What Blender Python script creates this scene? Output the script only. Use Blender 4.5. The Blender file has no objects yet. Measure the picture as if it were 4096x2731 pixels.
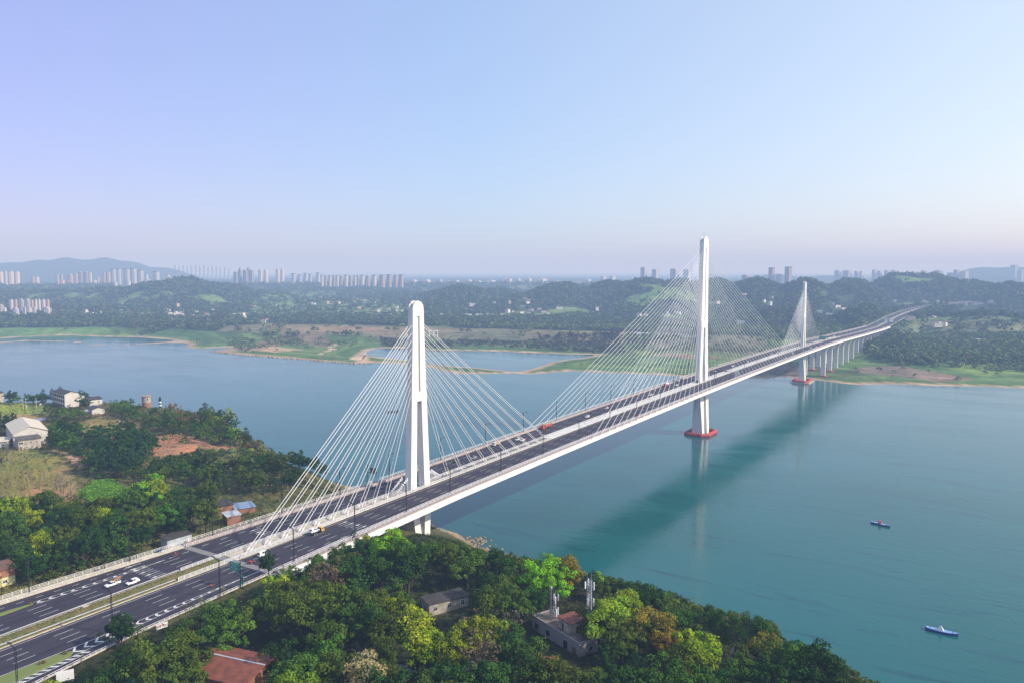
# Cable-stayed river bridge seen from the air over a wooded bank.  Blender 4.5, self-contained.
import bpy, math, random
import numpy as np
from mathutils import Vector, Matrix

scene = bpy.context.scene
COL = scene.collection
R = random.Random(7)
NR = np.random.default_rng(11)

# ------------------------------------------------------------------ survey: camera of the photograph
FX, PITCH, PSI = 3186.03, 0.08724, 0.56433
CAM = np.array([-304.847, -248.821, 153.704])
LSP = 425.0
_fw = np.array([math.cos(PSI) * math.cos(PITCH), math.sin(PSI) * math.cos(PITCH), -math.sin(PITCH)])
_rt = np.array([math.sin(PSI), -math.cos(PSI), 0.0])
_up = np.cross(_rt, _fw)
KD = 4096 / 2352.0


def at(dx, dy, z=0.0):
    """ground point of the survey sheet (2352 x 1568 grid) at height z"""
    u, v = dx * KD, dy * KD
    d = _fw * FX + _rt * (u - 2048) - _up * (v - 1365.5)
    t = (z - CAM[2]) / d[2]
    return CAM + t * d


def at_dist(dx, dy, dist):
    """point at horizontal distance dist on a sight line of the survey sheet"""
    u, v = dx * KD, dy * KD
    d = _fw * FX + _rt * (u - 2048) - _up * (v - 1365.5)
    t = dist / math.hypot(d[0], d[1])
    return CAM + t * d


def sheet(p):
    d = np.array(p, float) - CAM
    zc = d @ _fw
    return ((2048 + FX * (d @ _rt) / zc) / KD, (1365.5 - FX * (d @ _up) / zc) / KD)


def ss(x):
    x = np.clip(x, 0.0, 1.0)
    return x * x * (3 - 2 * x)


def zroad(x):
    """height of the carriageway over the river level"""
    s = (x - LSP) / LSP
    zb = 50.08 + 1.711 * s - 2.121 * s * s
    return np.where(x < 900, zb, np.interp(x, [900, 1000, 1220, 1430, 1560, 1700, 1850, 2000, 2150, 2300, 2450, 2700],
                                           [49.4, 47.9, 42.6, 38.4, 37.0, 38.5, 42.0, 46.0, 50.0, 54.0, 57.0, 61.0])) if np.ndim(x) else (
        float(zb) if x < 900 else float(np.interp(x, [900, 1000, 1220, 1430, 1560, 1700, 1850, 2000, 2150, 2300, 2450, 2700],
                                                  [49.4, 47.9, 42.6, 38.4, 37.0, 38.5, 42.0, 46.0, 50.0, 54.0, 57.0, 61.0])))


def yroad(x):
    return np.interp(x, [-300, 1500, 1700, 1850, 2000, 2150, 2300, 2450, 2700], [0, 0, 2, 2, -3, -14, -38, -76, -150])


# lateral layout of the approach (positive y is upstream, away from the camera)
def E_near(x): return float(np.interp(x, [-300, -197, -135, -60, 0], [-0.6, -1.9, -3.2, -4.6, -4.9]))
def E_far(x): return float(np.interp(x, [-300, -182, -121, -60, 0], [9.6, 8.4, 7.3, 5.6, 4.9]))
def C_near(x): return float(np.interp(x, [-300, -198, -183, -165, -122, -60, 0], [-47, -29.6, -27.6, -25.8, -24.2, -22.0, -20.4]))
def C_far(x): return float(np.interp(x, [-300, -178, -140, -115, -80, -30, 0], [45, 32.0, 28.5, 26.3, 23.5, 21.3, 20.4]))
LW = 3.73

# ------------------------------------------------------------------ object helpers
PENDING = []      # labels that are worked out at the end from what stands near


def tag(o, label=None, cat=None, group=None, kind=None):
    if label: o['label'] = label
    if cat: o['category'] = cat
    if group: o['group'] = group
    if kind: o['kind'] = kind
    return o


def empty(name, loc=(0, 0, 0), rz=0.0, label=None, cat=None, group=None, scale=None):
    o = bpy.data.objects.new(name, None)
    COL.objects.link(o)
    o.empty_display_size = 0.5
    o.location = loc
    o.rotation_euler = (0, 0, rz)
    if scale is not None: o.scale = scale
    return tag(o, label, cat, group)


def later(o, phrase, pos):
    PENDING.append((o, phrase, sheet(pos)))


class MB:
    """collects faces, then links them as one mesh object"""

    def __init__(self):
        self.v = []; self.f = []; self.m = []; self.n = 0

    def add(self, vs, fs, mi=0):
        b = self.n
        self.v.extend([tuple(map(float, q)) for q in vs])
        self.n += len(vs)
        for q in fs:
            self.f.append(tuple(b + i for i in q)); self.m.append(mi)
        return self

    def box(self, c, s, rz=0.0, mi=0, taper=1.0):
        hx, hy, hz = s[0] / 2, s[1] / 2, s[2] / 2
        cs, sn = math.cos(rz), math.sin(rz)
        vs = []
        for sz in (-1, 1):
            k = taper if sz > 0 else 1.0
            for sx, sy in ((-1, -1), (1, -1), (1, 1), (-1, 1)):
                x, y = sx * hx * k, sy * hy * k
                vs.append((c[0] + x * cs - y * sn, c[1] + x * sn + y * cs, c[2] + sz * hz))
        return self.add(vs, [(3, 2, 1, 0), (4, 5, 6, 7), (0, 1, 5, 4), (1, 2, 6, 5), (2, 3, 7, 6), (3, 0, 4, 7)], mi)

    def bar(self, a, b, w, h=None, mi=0, ends=True):
        """square bar from a to b"""
        a = Vector(a); b = Vector(b); h = h or w
        d = (b - a)
        if d.length < 1e-6: return self
        d.normalize()
        ref = Vector((0, 0, 1)) if abs(d.z) < 0.95 else Vector((1, 0, 0))
        s = d.cross(ref).normalized(); u = s.cross(d)
        vs = []
        for p in (a, b):
            for i, j in ((-1, -1), (1, -1), (1, 1), (-1, 1)):
                vs.append(p + s * (i * w / 2) + u * (j * h / 2))
        fs = [(0, 1, 5, 4), (1, 2, 6, 5), (2, 3, 7, 6), (3, 0, 4, 7)]
        if ends: fs += [(3, 2, 1, 0), (4, 5, 6, 7)]
        return self.add(vs, fs, mi)

    def tube(self, pts, rad, seg=6, mi=0, cap=True):
        pts = [Vector(p) for p in pts]
        n = len(pts)
        rr = rad if isinstance(rad, (list, tuple)) else [rad] * n
        vs = []
        for i, p in enumerate(pts):
            d = (pts[min(i + 1, n - 1)] - pts[max(i - 1, 0)])
            d = d.normalized() if d.length > 1e-9 else Vector((0, 0, 1))
            ref = Vector((0, 0, 1)) if abs(d.z) < 0.9 else Vector((1, 0, 0))
            s = d.cross(ref).normalized(); u = s.cross(d)
            for k in range(seg):
                a = 2 * math.pi * k / seg
                vs.append(p + (s * math.cos(a) + u * math.sin(a)) * rr[i])
        fs = []
        for i in range(n - 1):
            for k in range(seg):
                k2 = (k + 1) % seg
                fs.append((i * seg + k, i * seg + k2, (i + 1) * seg + k2, (i + 1) * seg + k))
        if cap:
            fs.append(tuple(range(seg))[::-1]); fs.append(tuple((n - 1) * seg + k for k in range(seg)))
        return self.add(vs, fs, mi)

    def loft(self, rings, mi=0, cap=True, close=True):
        n = len(rings[0]); vs = [p for r in rings for p in r]; fs = []
        for i in range(len(rings) - 1):
            for k in range(n if close else n - 1):
                k2 = (k + 1) % n
                fs.append((i * n + k, i * n + k2, (i + 1) * n + k2, (i + 1) * n + k))
        if cap and close:
            fs.append(tuple(range(n))[::-1]); fs.append(tuple((len(rings) - 1) * n + k for k in range(n)))
        return self.add(vs, fs, mi)

    def lathe(self, c, prof, seg=12, mi=0):
        rings = [[(c[0] + r * math.cos(2 * math.pi * k / seg), c[1] + r * math.sin(2 * math.pi * k / seg), c[2] + z) for k in range(seg)] for r, z in prof]
        return self.loft(rings, mi)

    def mesh(self, name):
        me = bpy.data.meshes.new(name)
        me.from_pydata(self.v, [], self.f)
        if any(self.m): me.polygons.foreach_set('material_index', self.m)
        me.update()
        return me

    def build(self, name, mats, parent=None, smooth=False, loc=None):
        me = self.mesh(name)
        for m in (mats if isinstance(mats, (list, tuple)) else [mats]): me.materials.append(m)
        if smooth: me.polygons.foreach_set('use_smooth', [True] * len(me.polygons))
        o = bpy.data.objects.new(name, me)
        COL.objects.link(o)
        if parent is not None: o.parent = parent
        if loc is not None: o.location = loc
        return o


def link_mesh(name, me, parent=None, loc=None):
    o = bpy.data.objects.new(name, me); COL.objects.link(o)
    if parent is not None: o.parent = parent
    if loc is not None: o.location = loc
    return o


def copy_tree(o, parent=None):
    c = o.copy(); COL.objects.link(c); c.parent = parent
    for ch in list(o.children): copy_tree(ch, c)
    return c


# ------------------------------------------------------------------ materials
def nmat(name):
    m = bpy.data.materials.new(name); m.use_nodes = True
    nt = m.node_tree; nt.nodes.clear()
    out = nt.nodes.new('ShaderNodeOutputMaterial')
    return m, nt, out


def N(nt, kind, **kw):
    n = nt.nodes.new(kind)
    for k, v in kw.items():
        if k.startswith('_'): setattr(n, k[1:], v)
        else: n.inputs[k.replace('__', ' ')].default_value = v
    return n


def mix_rgb(nt, fac, a, b, mode='MIX'):
    n = nt.nodes.new('ShaderNodeMix'); n.data_type = 'RGBA'; n.blend_type = mode
    for sock, val in ((n.inputs[0], fac), (n.inputs[6], a), (n.inputs[7], b)):
        if hasattr(val, 'is_linked') or hasattr(val, 'links'): nt.links.new(val, sock)
        elif isinstance(val, (int, float)): sock.default_value = val
        else: sock.default_value = (*val[:3], 1)
    return n.outputs[2]


def paint(name, col, rough=0.5, var=0.12, scale=0.6, metal=0.0, dirt=None, spec=0.4, detail=4, obj_color=False):
    """plain surface whose tone wanders a little, with optional second (dirt) tone"""
    m, nt, out = nmat(name)
    b = N(nt, 'ShaderNodeBsdfPrincipled', Roughness=rough, Metallic=metal)
    b.inputs['Specular IOR Level'].default_value = spec
    geo = nt.nodes.new('ShaderNodeNewGeometry')
    nz = N(nt, 'ShaderNodeTexNoise', Scale=scale, Detail=detail)
    nt.links.new(geo.outputs['Position'], nz.inputs['Vector'])
    rp = nt.nodes.new('ShaderNodeMapRange')
    rp.inputs['From Min'].default_value = 0.3; rp.inputs['From Max'].default_value = 0.7
    nt.links.new(nz.outputs['Fac'], rp.inputs['Value'])
    c2 = dirt if dirt else tuple(c * (1 - var * 2) for c in col)
    c1 = tuple(min(1, c * (1 + var * 0.5)) for c in col)
    c = mix_rgb(nt, rp.outputs['Result'], c2, c1)
    if obj_color:
        oi = nt.nodes.new('ShaderNodeObjectInfo')
        c = mix_rgb(nt, 1.0, c, oi.outputs['Color'], 'MULTIPLY')
    nt.links.new(c, b.inputs['Base Color'])
    nt.links.new(b.outputs[0], out.inputs[0])
    return m


def foliage(name, tint=(1, 1, 1), trans=0.25):
    m, nt, out = nmat(name)
    oi = nt.nodes.new('ShaderNodeObjectInfo')
    at_ = nt.nodes.new('ShaderNodeAttribute'); at_.attribute_name = 'shade'
    geo = nt.nodes.new('ShaderNodeNewGeometry')
    nz = N(nt, 'ShaderNodeTexNoise', Scale=0.22, Detail=3)
    nt.links.new(geo.outputs['Position'], nz.inputs['Vector'])
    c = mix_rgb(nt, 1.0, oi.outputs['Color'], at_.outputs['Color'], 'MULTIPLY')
    rp = nt.nodes.new('ShaderNodeMapRange')
    rp.inputs['From Min'].default_value = 0.35; rp.inputs['From Max'].default_value = 0.65
    rp.inputs['To Min'].default_value = 0.0; rp.inputs['To Max'].default_value = 1.0
    nt.links.new(nz.outputs['Fac'], rp.inputs['Value'])
    v = mix_rgb(nt, rp.outputs['Result'], (0.70, 0.84, 0.92), (1.18, 1.10, 0.80))
    c = mix_rgb(nt, 1.0, c, v, 'MULTIPLY')
    d = nt.nodes.new('ShaderNodeBsdfDiffuse'); t = nt.nodes.new('ShaderNodeBsdfTranslucent')
    nt.links.new(c, d.inputs[0]); nt.links.new(c, t.inputs[0])
    mx = nt.nodes.new('ShaderNodeMixShader'); mx.inputs[0].default_value = trans
    nt.links.new(d.outputs[0], mx.inputs[1]); nt.links.new(t.outputs[0], mx.inputs[2])
    nt.links.new(mx.outputs[0], out.inputs[0])
    return m


def ground_mat(name, scale=0.5, amp=0.5, fine=3.0):
    """vertex colour 'Col' roughened by two sizes of noise"""
    m, nt, out = nmat(name)
    b = N(nt, 'ShaderNodeBsdfPrincipled', Roughness=0.95)
    b.inputs['Specular IOR Level'].default_value = 0.1
    at_ = nt.nodes.new('ShaderNodeAttribute'); at_.attribute_name = 'Col'
    geo = nt.nodes.new('ShaderNodeNewGeometry')
    n1 = N(nt, 'ShaderNodeTexNoise', Scale=scale, Detail=6, Roughness=0.65)
    n2 = N(nt, 'ShaderNodeTexNoise', Scale=scale * 0.08, Detail=4)
    for n in (n1, n2): nt.links.new(geo.outputs['Position'], n.inputs['Vector'])
    r1 = nt.nodes.new('ShaderNodeMapRange'); r1.inputs['From Min'].default_value = 0.3; r1.inputs['From Max'].default_value = 0.7
    r1.inputs['To Min'].default_value = 1 - amp; r1.inputs['To Max'].default_value = 1 + amp
    nt.links.new(n1.outputs['Fac'], r1.inputs['Value'])
    r2 = nt.nodes.new('ShaderNodeMapRange'); r2.inputs['From Min'].default_value = 0.35; r2.inputs['From Max'].default_value = 0.65
    nt.links.new(n2.outputs['Fac'], r2.inputs['Value'])
    v2 = mix_rgb(nt, r2.outputs['Result'], (0.8, 0.9, 0.95), (1.2, 1.08, 0.95))
    c = mix_rgb(nt, 1.0, at_.outputs['Color'], v2, 'MULTIPLY')
    c = mix_rgb(nt, 1.0, c, r1.outputs['Result'], 'MULTIPLY')
    nt.links.new(c, b.inputs['Base Color'])
    bp = N(nt, 'ShaderNodeBump', Strength=0.5, Distance=0.6)
    nt.links.new(n1.outputs['Fac'], bp.inputs['Height']); nt.links.new(bp.outputs[0], b.inputs['Normal'])
    nt.links.new(b.outputs[0], out.inputs[0])
    return m


def concrete(name, col, streak, lift=4.5):
    m, nt, out = nmat(name)
    b = N(nt, 'ShaderNodeBsdfPrincipled', Roughness=0.8)
    b.inputs['Specular IOR Level'].default_value = 0.3
    geo = nt.nodes.new('ShaderNodeNewGeometry')
    mp = nt.nodes.new('ShaderNodeMapping'); mp.inputs['Scale'].default_value = (0.9, 0.9, 0.035)
    nt.links.new(geo.outputs['Position'], mp.inputs['Vector'])
    n1 = N(nt, 'ShaderNodeTexNoise', Scale=1.0, Detail=6, Roughness=0.6); nt.links.new(mp.outputs[0], n1.inputs['Vector'])
    n2 = N(nt, 'ShaderNodeTexNoise', Scale=0.07, Detail=5); nt.links.new(geo.outputs['Position'], n2.inputs['Vector'])
    r1 = nt.nodes.new('ShaderNodeMapRange'); r1.inputs['From Min'].default_value = 0.48; r1.inputs['From Max'].default_value = 0.75
    nt.links.new(n1.outputs['Fac'], r1.inputs['Value'])
    sep = nt.nodes.new('ShaderNodeSeparateXYZ'); nt.links.new(geo.outputs['Position'], sep.inputs[0])
    d = N(nt, 'ShaderNodeMath', _operation='DIVIDE'); nt.links.new(sep.outputs[2], d.inputs[0]); d.inputs[1].default_value = lift
    f = N(nt, 'ShaderNodeMath', _operation='FRACT'); nt.links.new(d.outputs[0], f.inputs[0])
    g = N(nt, 'ShaderNodeMath', _operation='LESS_THAN'); nt.links.new(f.outputs[0], g.inputs[0]); g.inputs[1].default_value = 0.05
    gm = N(nt, 'ShaderNodeMath', _operation='MULTIPLY'); nt.links.new(g.outputs[0], gm.inputs[0]); gm.inputs[1].default_value = 0.35
    c = mix_rgb(nt, r1.outputs['Result'], col, streak)
    v = mix_rgb(nt, n2.outputs['Fac'], (0.90, 0.90, 0.91), (1.08, 1.08, 1.06))
    c = mix_rgb(nt, 1.0, c, v, 'MULTIPLY')
    c = mix_rgb(nt, gm.outputs[0], c, streak)
    nt.links.new(c, b.inputs['Base Color']); nt.links.new(b.outputs[0], out.inputs[0])
    return m


def corrugated(name, col, dirt, scale=9.0, axis=0):
    m, nt, out = nmat(name)
    b = N(nt, 'ShaderNodeBsdfPrincipled', Roughness=0.7)
    tc = nt.nodes.new('ShaderNodeTexCoord')
    mp = nt.nodes.new('ShaderNodeMapping')
    if axis: mp.inputs['Rotation'].default_value = (0, 0, math.pi / 2)
    nt.links.new(tc.outputs['Object'], mp.inputs['Vector'])
    w = N(nt, 'ShaderNodeTexWave', Scale=scale * 0.16); nt.links.new(mp.outputs[0], w.inputs['Vector'])
    nz = N(nt, 'ShaderNodeTexNoise', Scale=0.5, Detail=6); nt.links.new(tc.outputs['Object'], nz.inputs['Vector'])
    rp = nt.nodes.new('ShaderNodeMapRange'); rp.inputs['From Min'].default_value = 0.35; rp.inputs['From Max'].default_value = 0.65
    nt.links.new(nz.outputs['Fac'], rp.inputs['Value'])
    c = mix_rgb(nt, rp.outputs['Result'], dirt, col)
    c = mix_rgb(nt, 0.35, c, w.outputs['Color'], 'MULTIPLY')
    nt.links.new(c, b.inputs['Base Color'])
    bp = N(nt, 'ShaderNodeBump', Strength=0.6, Distance=0.06); nt.links.new(w.outputs['Fac'], bp.inputs['Height'])
    nt.links.new(bp.outputs[0], b.inputs['Normal'])
    nt.links.new(b.outputs[0], out.inputs[0])
    return m


def brick(name, c1, c2, mortar, scale=1.6):
    m, nt, out = nmat(name)
    b = N(nt, 'ShaderNodeBsdfPrincipled', Roughness=0.9)
    tc = nt.nodes.new('ShaderNodeTexCoord')
    mp = nt.nodes.new('ShaderNodeMapping'); mp.inputs['Rotation'].default_value = (math.pi / 2, 0, 0)
    nt.links.new(tc.outputs['Object'], mp.inputs['Vector'])
    bk = N(nt, 'ShaderNodeTexBrick', Scale=scale)
    bk.inputs['Color1'].default_value = (*c1, 1); bk.inputs['Color2'].default_value = (*c2, 1); bk.inputs['Mortar'].default_value = (*mortar, 1)
    nt.links.new(mp.outputs[0], bk.inputs['Vector'])
    nt.links.new(bk.outputs['Color'], b.inputs['Base Color']); nt.links.new(b.outputs[0], out.inputs[0])
    return m


def facade(name, wall, glass, sx, sz, rough=0.7):
    """far block: storeys of windows with lighter slabs, tone per object"""
    m, nt, out = nmat(name)
    b = N(nt, 'ShaderNodeBsdfPrincipled', Roughness=rough)
    tc = nt.nodes.new('ShaderNodeTexCoord'); oi = nt.nodes.new('ShaderNodeObjectInfo')
    sep = nt.nodes.new('ShaderNodeSeparateXYZ'); nt.links.new(tc.outputs['Object'], sep.inputs[0])
    ad = N(nt, 'ShaderNodeMath', _operation='ADD'); nt.links.new(sep.outputs[0], ad.inputs[0]); nt.links.new(sep.outputs[1], ad.inputs[1])

    def stripes(src, period, duty):
        d = N(nt, 'ShaderNodeMath', _operation='DIVIDE'); nt.links.new(src, d.inputs[0]); d.inputs[1].default_value = period
        f = N(nt, 'ShaderNodeMath', _operation='FRACT'); nt.links.new(d.outputs[0], f.inputs[0])
        g = N(nt, 'ShaderNodeMath', _operation='LESS_THAN'); nt.links.new(f.outputs[0], g.inputs[0]); g.inputs[1].default_value = duty
        return g.outputs[0]
    a = stripes(ad.outputs[0], sx, 0.55); z = stripes(sep.outputs[2], sz, 0.55)
    mu = N(nt, 'ShaderNodeMath', _operation='MULTIPLY'); nt.links.new(a, mu.inputs[0]); nt.links.new(z, mu.inputs[1])
    wc = mix_rgb(nt, 1.0, wall, oi.outputs['Color'], 'MULTIPLY')
    c = mix_rgb(nt, mu.outputs[0], wc, glass)
    nt.links.new(c, b.inputs['Base Color']); nt.links.new(b.outputs[0], out.inputs[0])
    return m


M = {}
M['white_concrete'] = concrete('white_concrete', (0.78, 0.775, 0.76), (0.60, 0.58, 0.54))
M['white_paint'] = paint('white_paint', (0.80, 0.80, 0.79), 0.45, 0.05, 0.5)
M['cable'] = paint('cable', (0.80, 0.79, 0.76), 0.4, 0.03, 0.2)
M['fairing'] = concrete('fairing', (0.80, 0.785, 0.75), (0.58, 0.54, 0.46), 50.0)
M['recess'] = paint('recess', (0.74, 0.70, 0.60), 0.8, 0.08, 0.15)
M['dark'] = paint('dark', (0.02, 0.02, 0.022), 0.5, 0.1)
M['lamp_metal'] = paint('lamp_metal', (0.035, 0.036, 0.04), 0.45, 0.1, metal=0.3)
M['red_paint'] = paint('red_paint', (0.58, 0.05, 0.04), 0.6, 0.1, 0.5, dirt=(0.34, 0.045, 0.035), detail=7)
M['red_stripe'] = paint('red_stripe', (0.36, 0.05, 0.05), 0.7, 0.1, 0.4)
M['walk'] = paint('walk', (0.33, 0.27, 0.25), 0.85, 0.1, 0.6)
M['kerb'] = paint('kerb', (0.62, 0.55, 0.42), 0.85, 0.12, 0.5)
M['median'] = paint('median', (0.52, 0.46, 0.37), 0.85, 0.12, 0.4)
M['median_grey'] = paint('median_grey', (0.24, 0.225, 0.21), 0.85, 0.12, 0.4)
M['marking'] = paint('marking', (0.72, 0.71, 0.66), 0.7, 0.12, 1.2)
M['marking_y'] = paint('marking_y', (0.68, 0.62, 0.42), 0.7, 0.12, 1.2)
M['joint'] = paint('joint', (0.24, 0.23, 0.22), 0.9, 0.1, 0.6)
M['galv'] = paint('galv', (0.62, 0.64, 0.66), 0.35, 0.08, 0.4, metal=0.3)
M['steel'] = paint('steel', (0.28, 0.29, 0.30), 0.5, 0.1, 0.5, metal=0.3)
M['glass'] = paint('glass', (0.015, 0.018, 0.025), 0.08, 0.1, spec=0.8)
M['tyre'] = paint('tyre', (0.018, 0.018, 0.018), 0.85, 0.1)
M['rim'] = paint('rim', (0.45, 0.45, 0.46), 0.35, 0.05, metal=0.6)
M['car'] = paint('car', (1, 1, 1), 0.25, 0.0, spec=0.6, obj_color=True)
M['plain'] = paint('plain', (1, 1, 1), 0.7, 0.10, 0.8, obj_color=True)
M['light'] = paint('light', (0.85, 0.85, 0.82), 0.2, 0.0)
M['sign_green'] = paint('sign_green', (0.0, 0.30, 0.20), 0.5, 0.05)
M['sign_back'] = paint('sign_back', (0.09, 0.06, 0.06), 0.6, 0.1)
M['bark'] = paint('bark', (0.085, 0.065, 0.045), 0.95, 0.2, 2.0)
M['pale_bark'] = paint('pale_bark', (0.28, 0.24, 0.18), 0.95, 0.2, 2.0)
M['leaf'] = foliage('leaf')
M['brick'] = brick('brick', (0.33, 0.13, 0.07), (0.27, 0.10, 0.05), (0.30, 0.24, 0.19), 3.0)
M['plaster'] = paint('plaster', (0.50, 0.44, 0.36), 0.9, 0.15, 0.5, dirt=(0.28, 0.24, 0.19))  # toned slightly darker, tree shade on the cottage put into the colour
M['plaster_white'] = paint('plaster_white', (0.66, 0.63, 0.56), 0.85, 0.06, 0.3, dirt=(0.50, 0.46, 0.40))
M['plaster_yellow'] = paint('plaster_yellow', (0.72, 0.66, 0.33), 0.85, 0.08, 0.4)
M['tile_white_shaded'] = brick('tile_white_shaded', (0.34, 0.32, 0.32), (0.29, 0.28, 0.285), (0.17, 0.155, 0.15), 2.0)  # white tile darkened, the trees' shade on the wall is in its colour
M['rust_roof'] = corrugated('rust_roof', (0.32, 0.095, 0.048), (0.19, 0.06, 0.036), 8)
M['dark_roof'] = corrugated('dark_roof', (0.085, 0.07, 0.06), (0.05, 0.042, 0.04), 8)
M['grey_tile'] = corrugated('grey_tile', (0.17, 0.15, 0.135), (0.08, 0.07, 0.065), 14)
M['cream_roof'] = corrugated('cream_roof', (0.80, 0.72, 0.55), (0.70, 0.62, 0.48), 4)
M['brown_roof'] = corrugated('brown_roof', (0.20, 0.11, 0.075), (0.13, 0.08, 0.06), 8)
M['blue_roof'] = corrugated('blue_roof', (0.22, 0.33, 0.5), (0.3, 0.38, 0.5), 7)
M['sheet_white'] = corrugated('sheet_white', (0.6, 0.64, 0.68), (0.4, 0.43, 0.46), 7)
M['flat_roof'] = paint('flat_roof', (0.20, 0.16, 0.12), 0.95, 0.25, 0.5)
M['wood'] = paint('wood', (0.16, 0.09, 0.055), 0.8, 0.15, 0.8)
M['skin'] = paint('skin', (0.42, 0.25, 0.17), 0.6, 0.05)
M['facade_a'] = facade('facade_a', (0.62, 0.58, 0.55), (0.10, 0.11, 0.14), 6.5, 3.1)
M['facade_b'] = facade('facade_b', (0.50, 0.47, 0.47), (0.13, 0.13, 0.15), 9.0, 3.1)
M['facade_h'] = facade('facade_h', (0.75, 0.72, 0.68), (0.14, 0.14, 0.15), 3.6, 3.0)


def asphalt(name):
    m, nt, out = nmat(name)
    b = N(nt, 'ShaderNodeBsdfPrincipled', Roughness=0.8)
    b.inputs['Specular IOR Level'].default_value = 0.3
    geo = nt.nodes.new('ShaderNodeNewGeometry')
    mp = nt.nodes.new('ShaderNodeMapping'); mp.inputs['Scale'].default_value = (0.012, 0.55, 0.3)
    nt.links.new(geo.outputs['Position'], mp.inputs['Vector'])
    n1 = N(nt, 'ShaderNodeTexNoise', Scale=1.6, Detail=4); nt.links.new(mp.outputs[0], n1.inputs['Vector'])
    n2 = N(nt, 'ShaderNodeTexNoise', Scale=0.25, Detail=8); nt.links.new(geo.outputs['Position'], n2.inputs['Vector'])
    r1 = nt.nodes.new('ShaderNodeMapRange'); r1.inputs['From Min'].default_value = 0.3; r1.inputs['From Max'].default_value = 0.7
    nt.links.new(n1.outputs['Fac'], r1.inputs['Value'])
    c = mix_rgb(nt, r1.outputs['Result'], (0.026, 0.023, 0.036), (0.056, 0.049, 0.062))
    v = mix_rgb(nt, n2.outputs['Fac'], (0.7, 0.7, 0.7), (1.35, 1.3, 1.3))
    c = mix_rgb(nt, 1.0, c, v, 'MULTIPLY')
    nt.links.new(c, b.inputs['Base Color']); nt.links.new(b.outputs[0], out.inputs[0])
    return m


M['asphalt'] = asphalt('asphalt')
# ------------------------------------------------------------------ terrain
def inside(px, py, poly):
    r = np.zeros(px.shape, bool); n = len(poly); j = n - 1
    for i in range(n):
        xi, yi = poly[i]; xj, yj = poly[j]
        c = ((yi > py) != (yj > py)) & (px < (xj - xi) * (py - yi) / (yj - yi + 1e-12) + xi)
        r ^= c; j = i
    return r


def dist_line(px, py, line, closed=False):
    d = np.full(px.shape, 1e9); n = len(line)
    for i in range(n if closed else n - 1):
        ax, ay = line[i]; bx, by = line[(i + 1) % n]
        vx, vy = bx - ax, by - ay; L2 = vx * vx + vy * vy + 1e-9
        t = np.clip(((px - ax) * vx + (py - ay) * vy) / L2, 0, 1)
        d = np.minimum(d, np.hypot(px - ax - t * vx, py - ay - t * vy))
    return d


def vnoise(x, y, s, seed=0):
    """smooth value noise"""
    rs = np.random.default_rng(seed).random((257, 257))
    u = x / s + 1000.3; v = y / s + 1000.7
    i = np.floor(u).astype(int); j = np.floor(v).astype(int)
    fu = ss(u - i); fv = ss(v - j)
    g = lambda a, b: rs[a % 257, b % 257]
    return (g(i, j) * (1 - fu) * (1 - fv) + g(i + 1, j) * fu * (1 - fv) + g(i, j + 1) * (1 - fu) * fv + g(i + 1, j + 1) * fu * fv) * 2 - 1


SHORE = ([-420, -330, -250, -207, -170, -130, -90, -40, 0, 20, 60, 110, 150, 190, 230, 270, 330, 390, 440, 500, 560, 650, 760, 900],
         [-80, -35, -6, 10, 24, 34, 42, 50, 55, 63, 78, 95, 107, 113, 117, 121, 119, 100, 78, 35, -15, -70, -160, -300])


def h_near(x, y):
    x = np.asarray(x, float); y = np.asarray(y, float)
    d = np.interp(y, *SHORE) - x + vnoise(x, y, 18, 3) * 2.5
    w = np.interp(y, [-60, 0, 60, 110, 200, 300, 420, 600], [112, 118, 105, 75, 60, 46, 46, 70])
    hp = 44.0 + np.interp(y, [30, 120, 420], [0, 1, 3])
    low = np.interp(y, [80, 110, 200, 230], [0, 1, 1, 0])
    h = 3.0 * ss(d / (14 + 8 * low)) + (hp - 3) * ss((d - 6 - 24 * low) / (w - 6))
    h = h + vnoise(x, y, 40, 5) * 1.4 * ss(d / 60) + vnoise(x, y, 13, 6) * 0.5 * ss(d / 40)
    h = np.where(d < 0, np.maximum(d * 0.14, -7), h)
    # the carriageway is cut into the plateau
    zr = zroad(x)
    cn = np.interp(x, [-300, -198, -183, -165, -122, -60, 0], [-47, -29.6, -27.6, -25.8, -24.2, -22.0, -20.4])
    cf = np.interp(x, [-300, -178, -140, -115, -80, -30, 0], [45, 32.0, 28.5, 26.3, 23.5, 21.3, 20.4])
    out = np.maximum(np.maximum(cn - 4 - y, y - cf - 6), 0)
    k = 1 - ss(out / 9)
    h = np.where(x < -111, h * (1 - k) + (zr - 0.7) * k, h)
    under = (1 - ss((np.abs(y) - 27) / 12)) * ss((x + 113) / 6)
    h = np.where((x > -113) & (h > zr - 7.5), h * (1 - under) + (zr - 7.5) * under, h)
    return h


def grid_mesh(name, xs, ys, hfun, cfun, mat):
    X, Y = np.meshgrid(xs, ys, indexing='ij')
    Z = hfun(X, Y)
    nx, ny = X.shape
    co = np.stack([X, Y, Z], -1).reshape(-1, 3)
    idx = np.arange(nx * ny).reshape(nx, ny)
    f = np.stack([idx[:-1, :-1], idx[1:, :-1], idx[1:, 1:], idx[:-1, 1:]], -1).reshape(-1, 4)
    me = quick_mesh(name, co, f)
    c = cfun(X, Y, Z).reshape(-1, 3)
    a = me.color_attributes.new('Col', 'FLOAT_COLOR', 'POINT')
    a.data.foreach_set('color', np.concatenate([c, np.ones((len(c), 1))], 1).astype(np.float32).ravel())
    me.polygons.foreach_set('use_smooth', np.ones(len(f), bool))
    me.materials.append(mat)
    return link_mesh(name, me)


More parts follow.
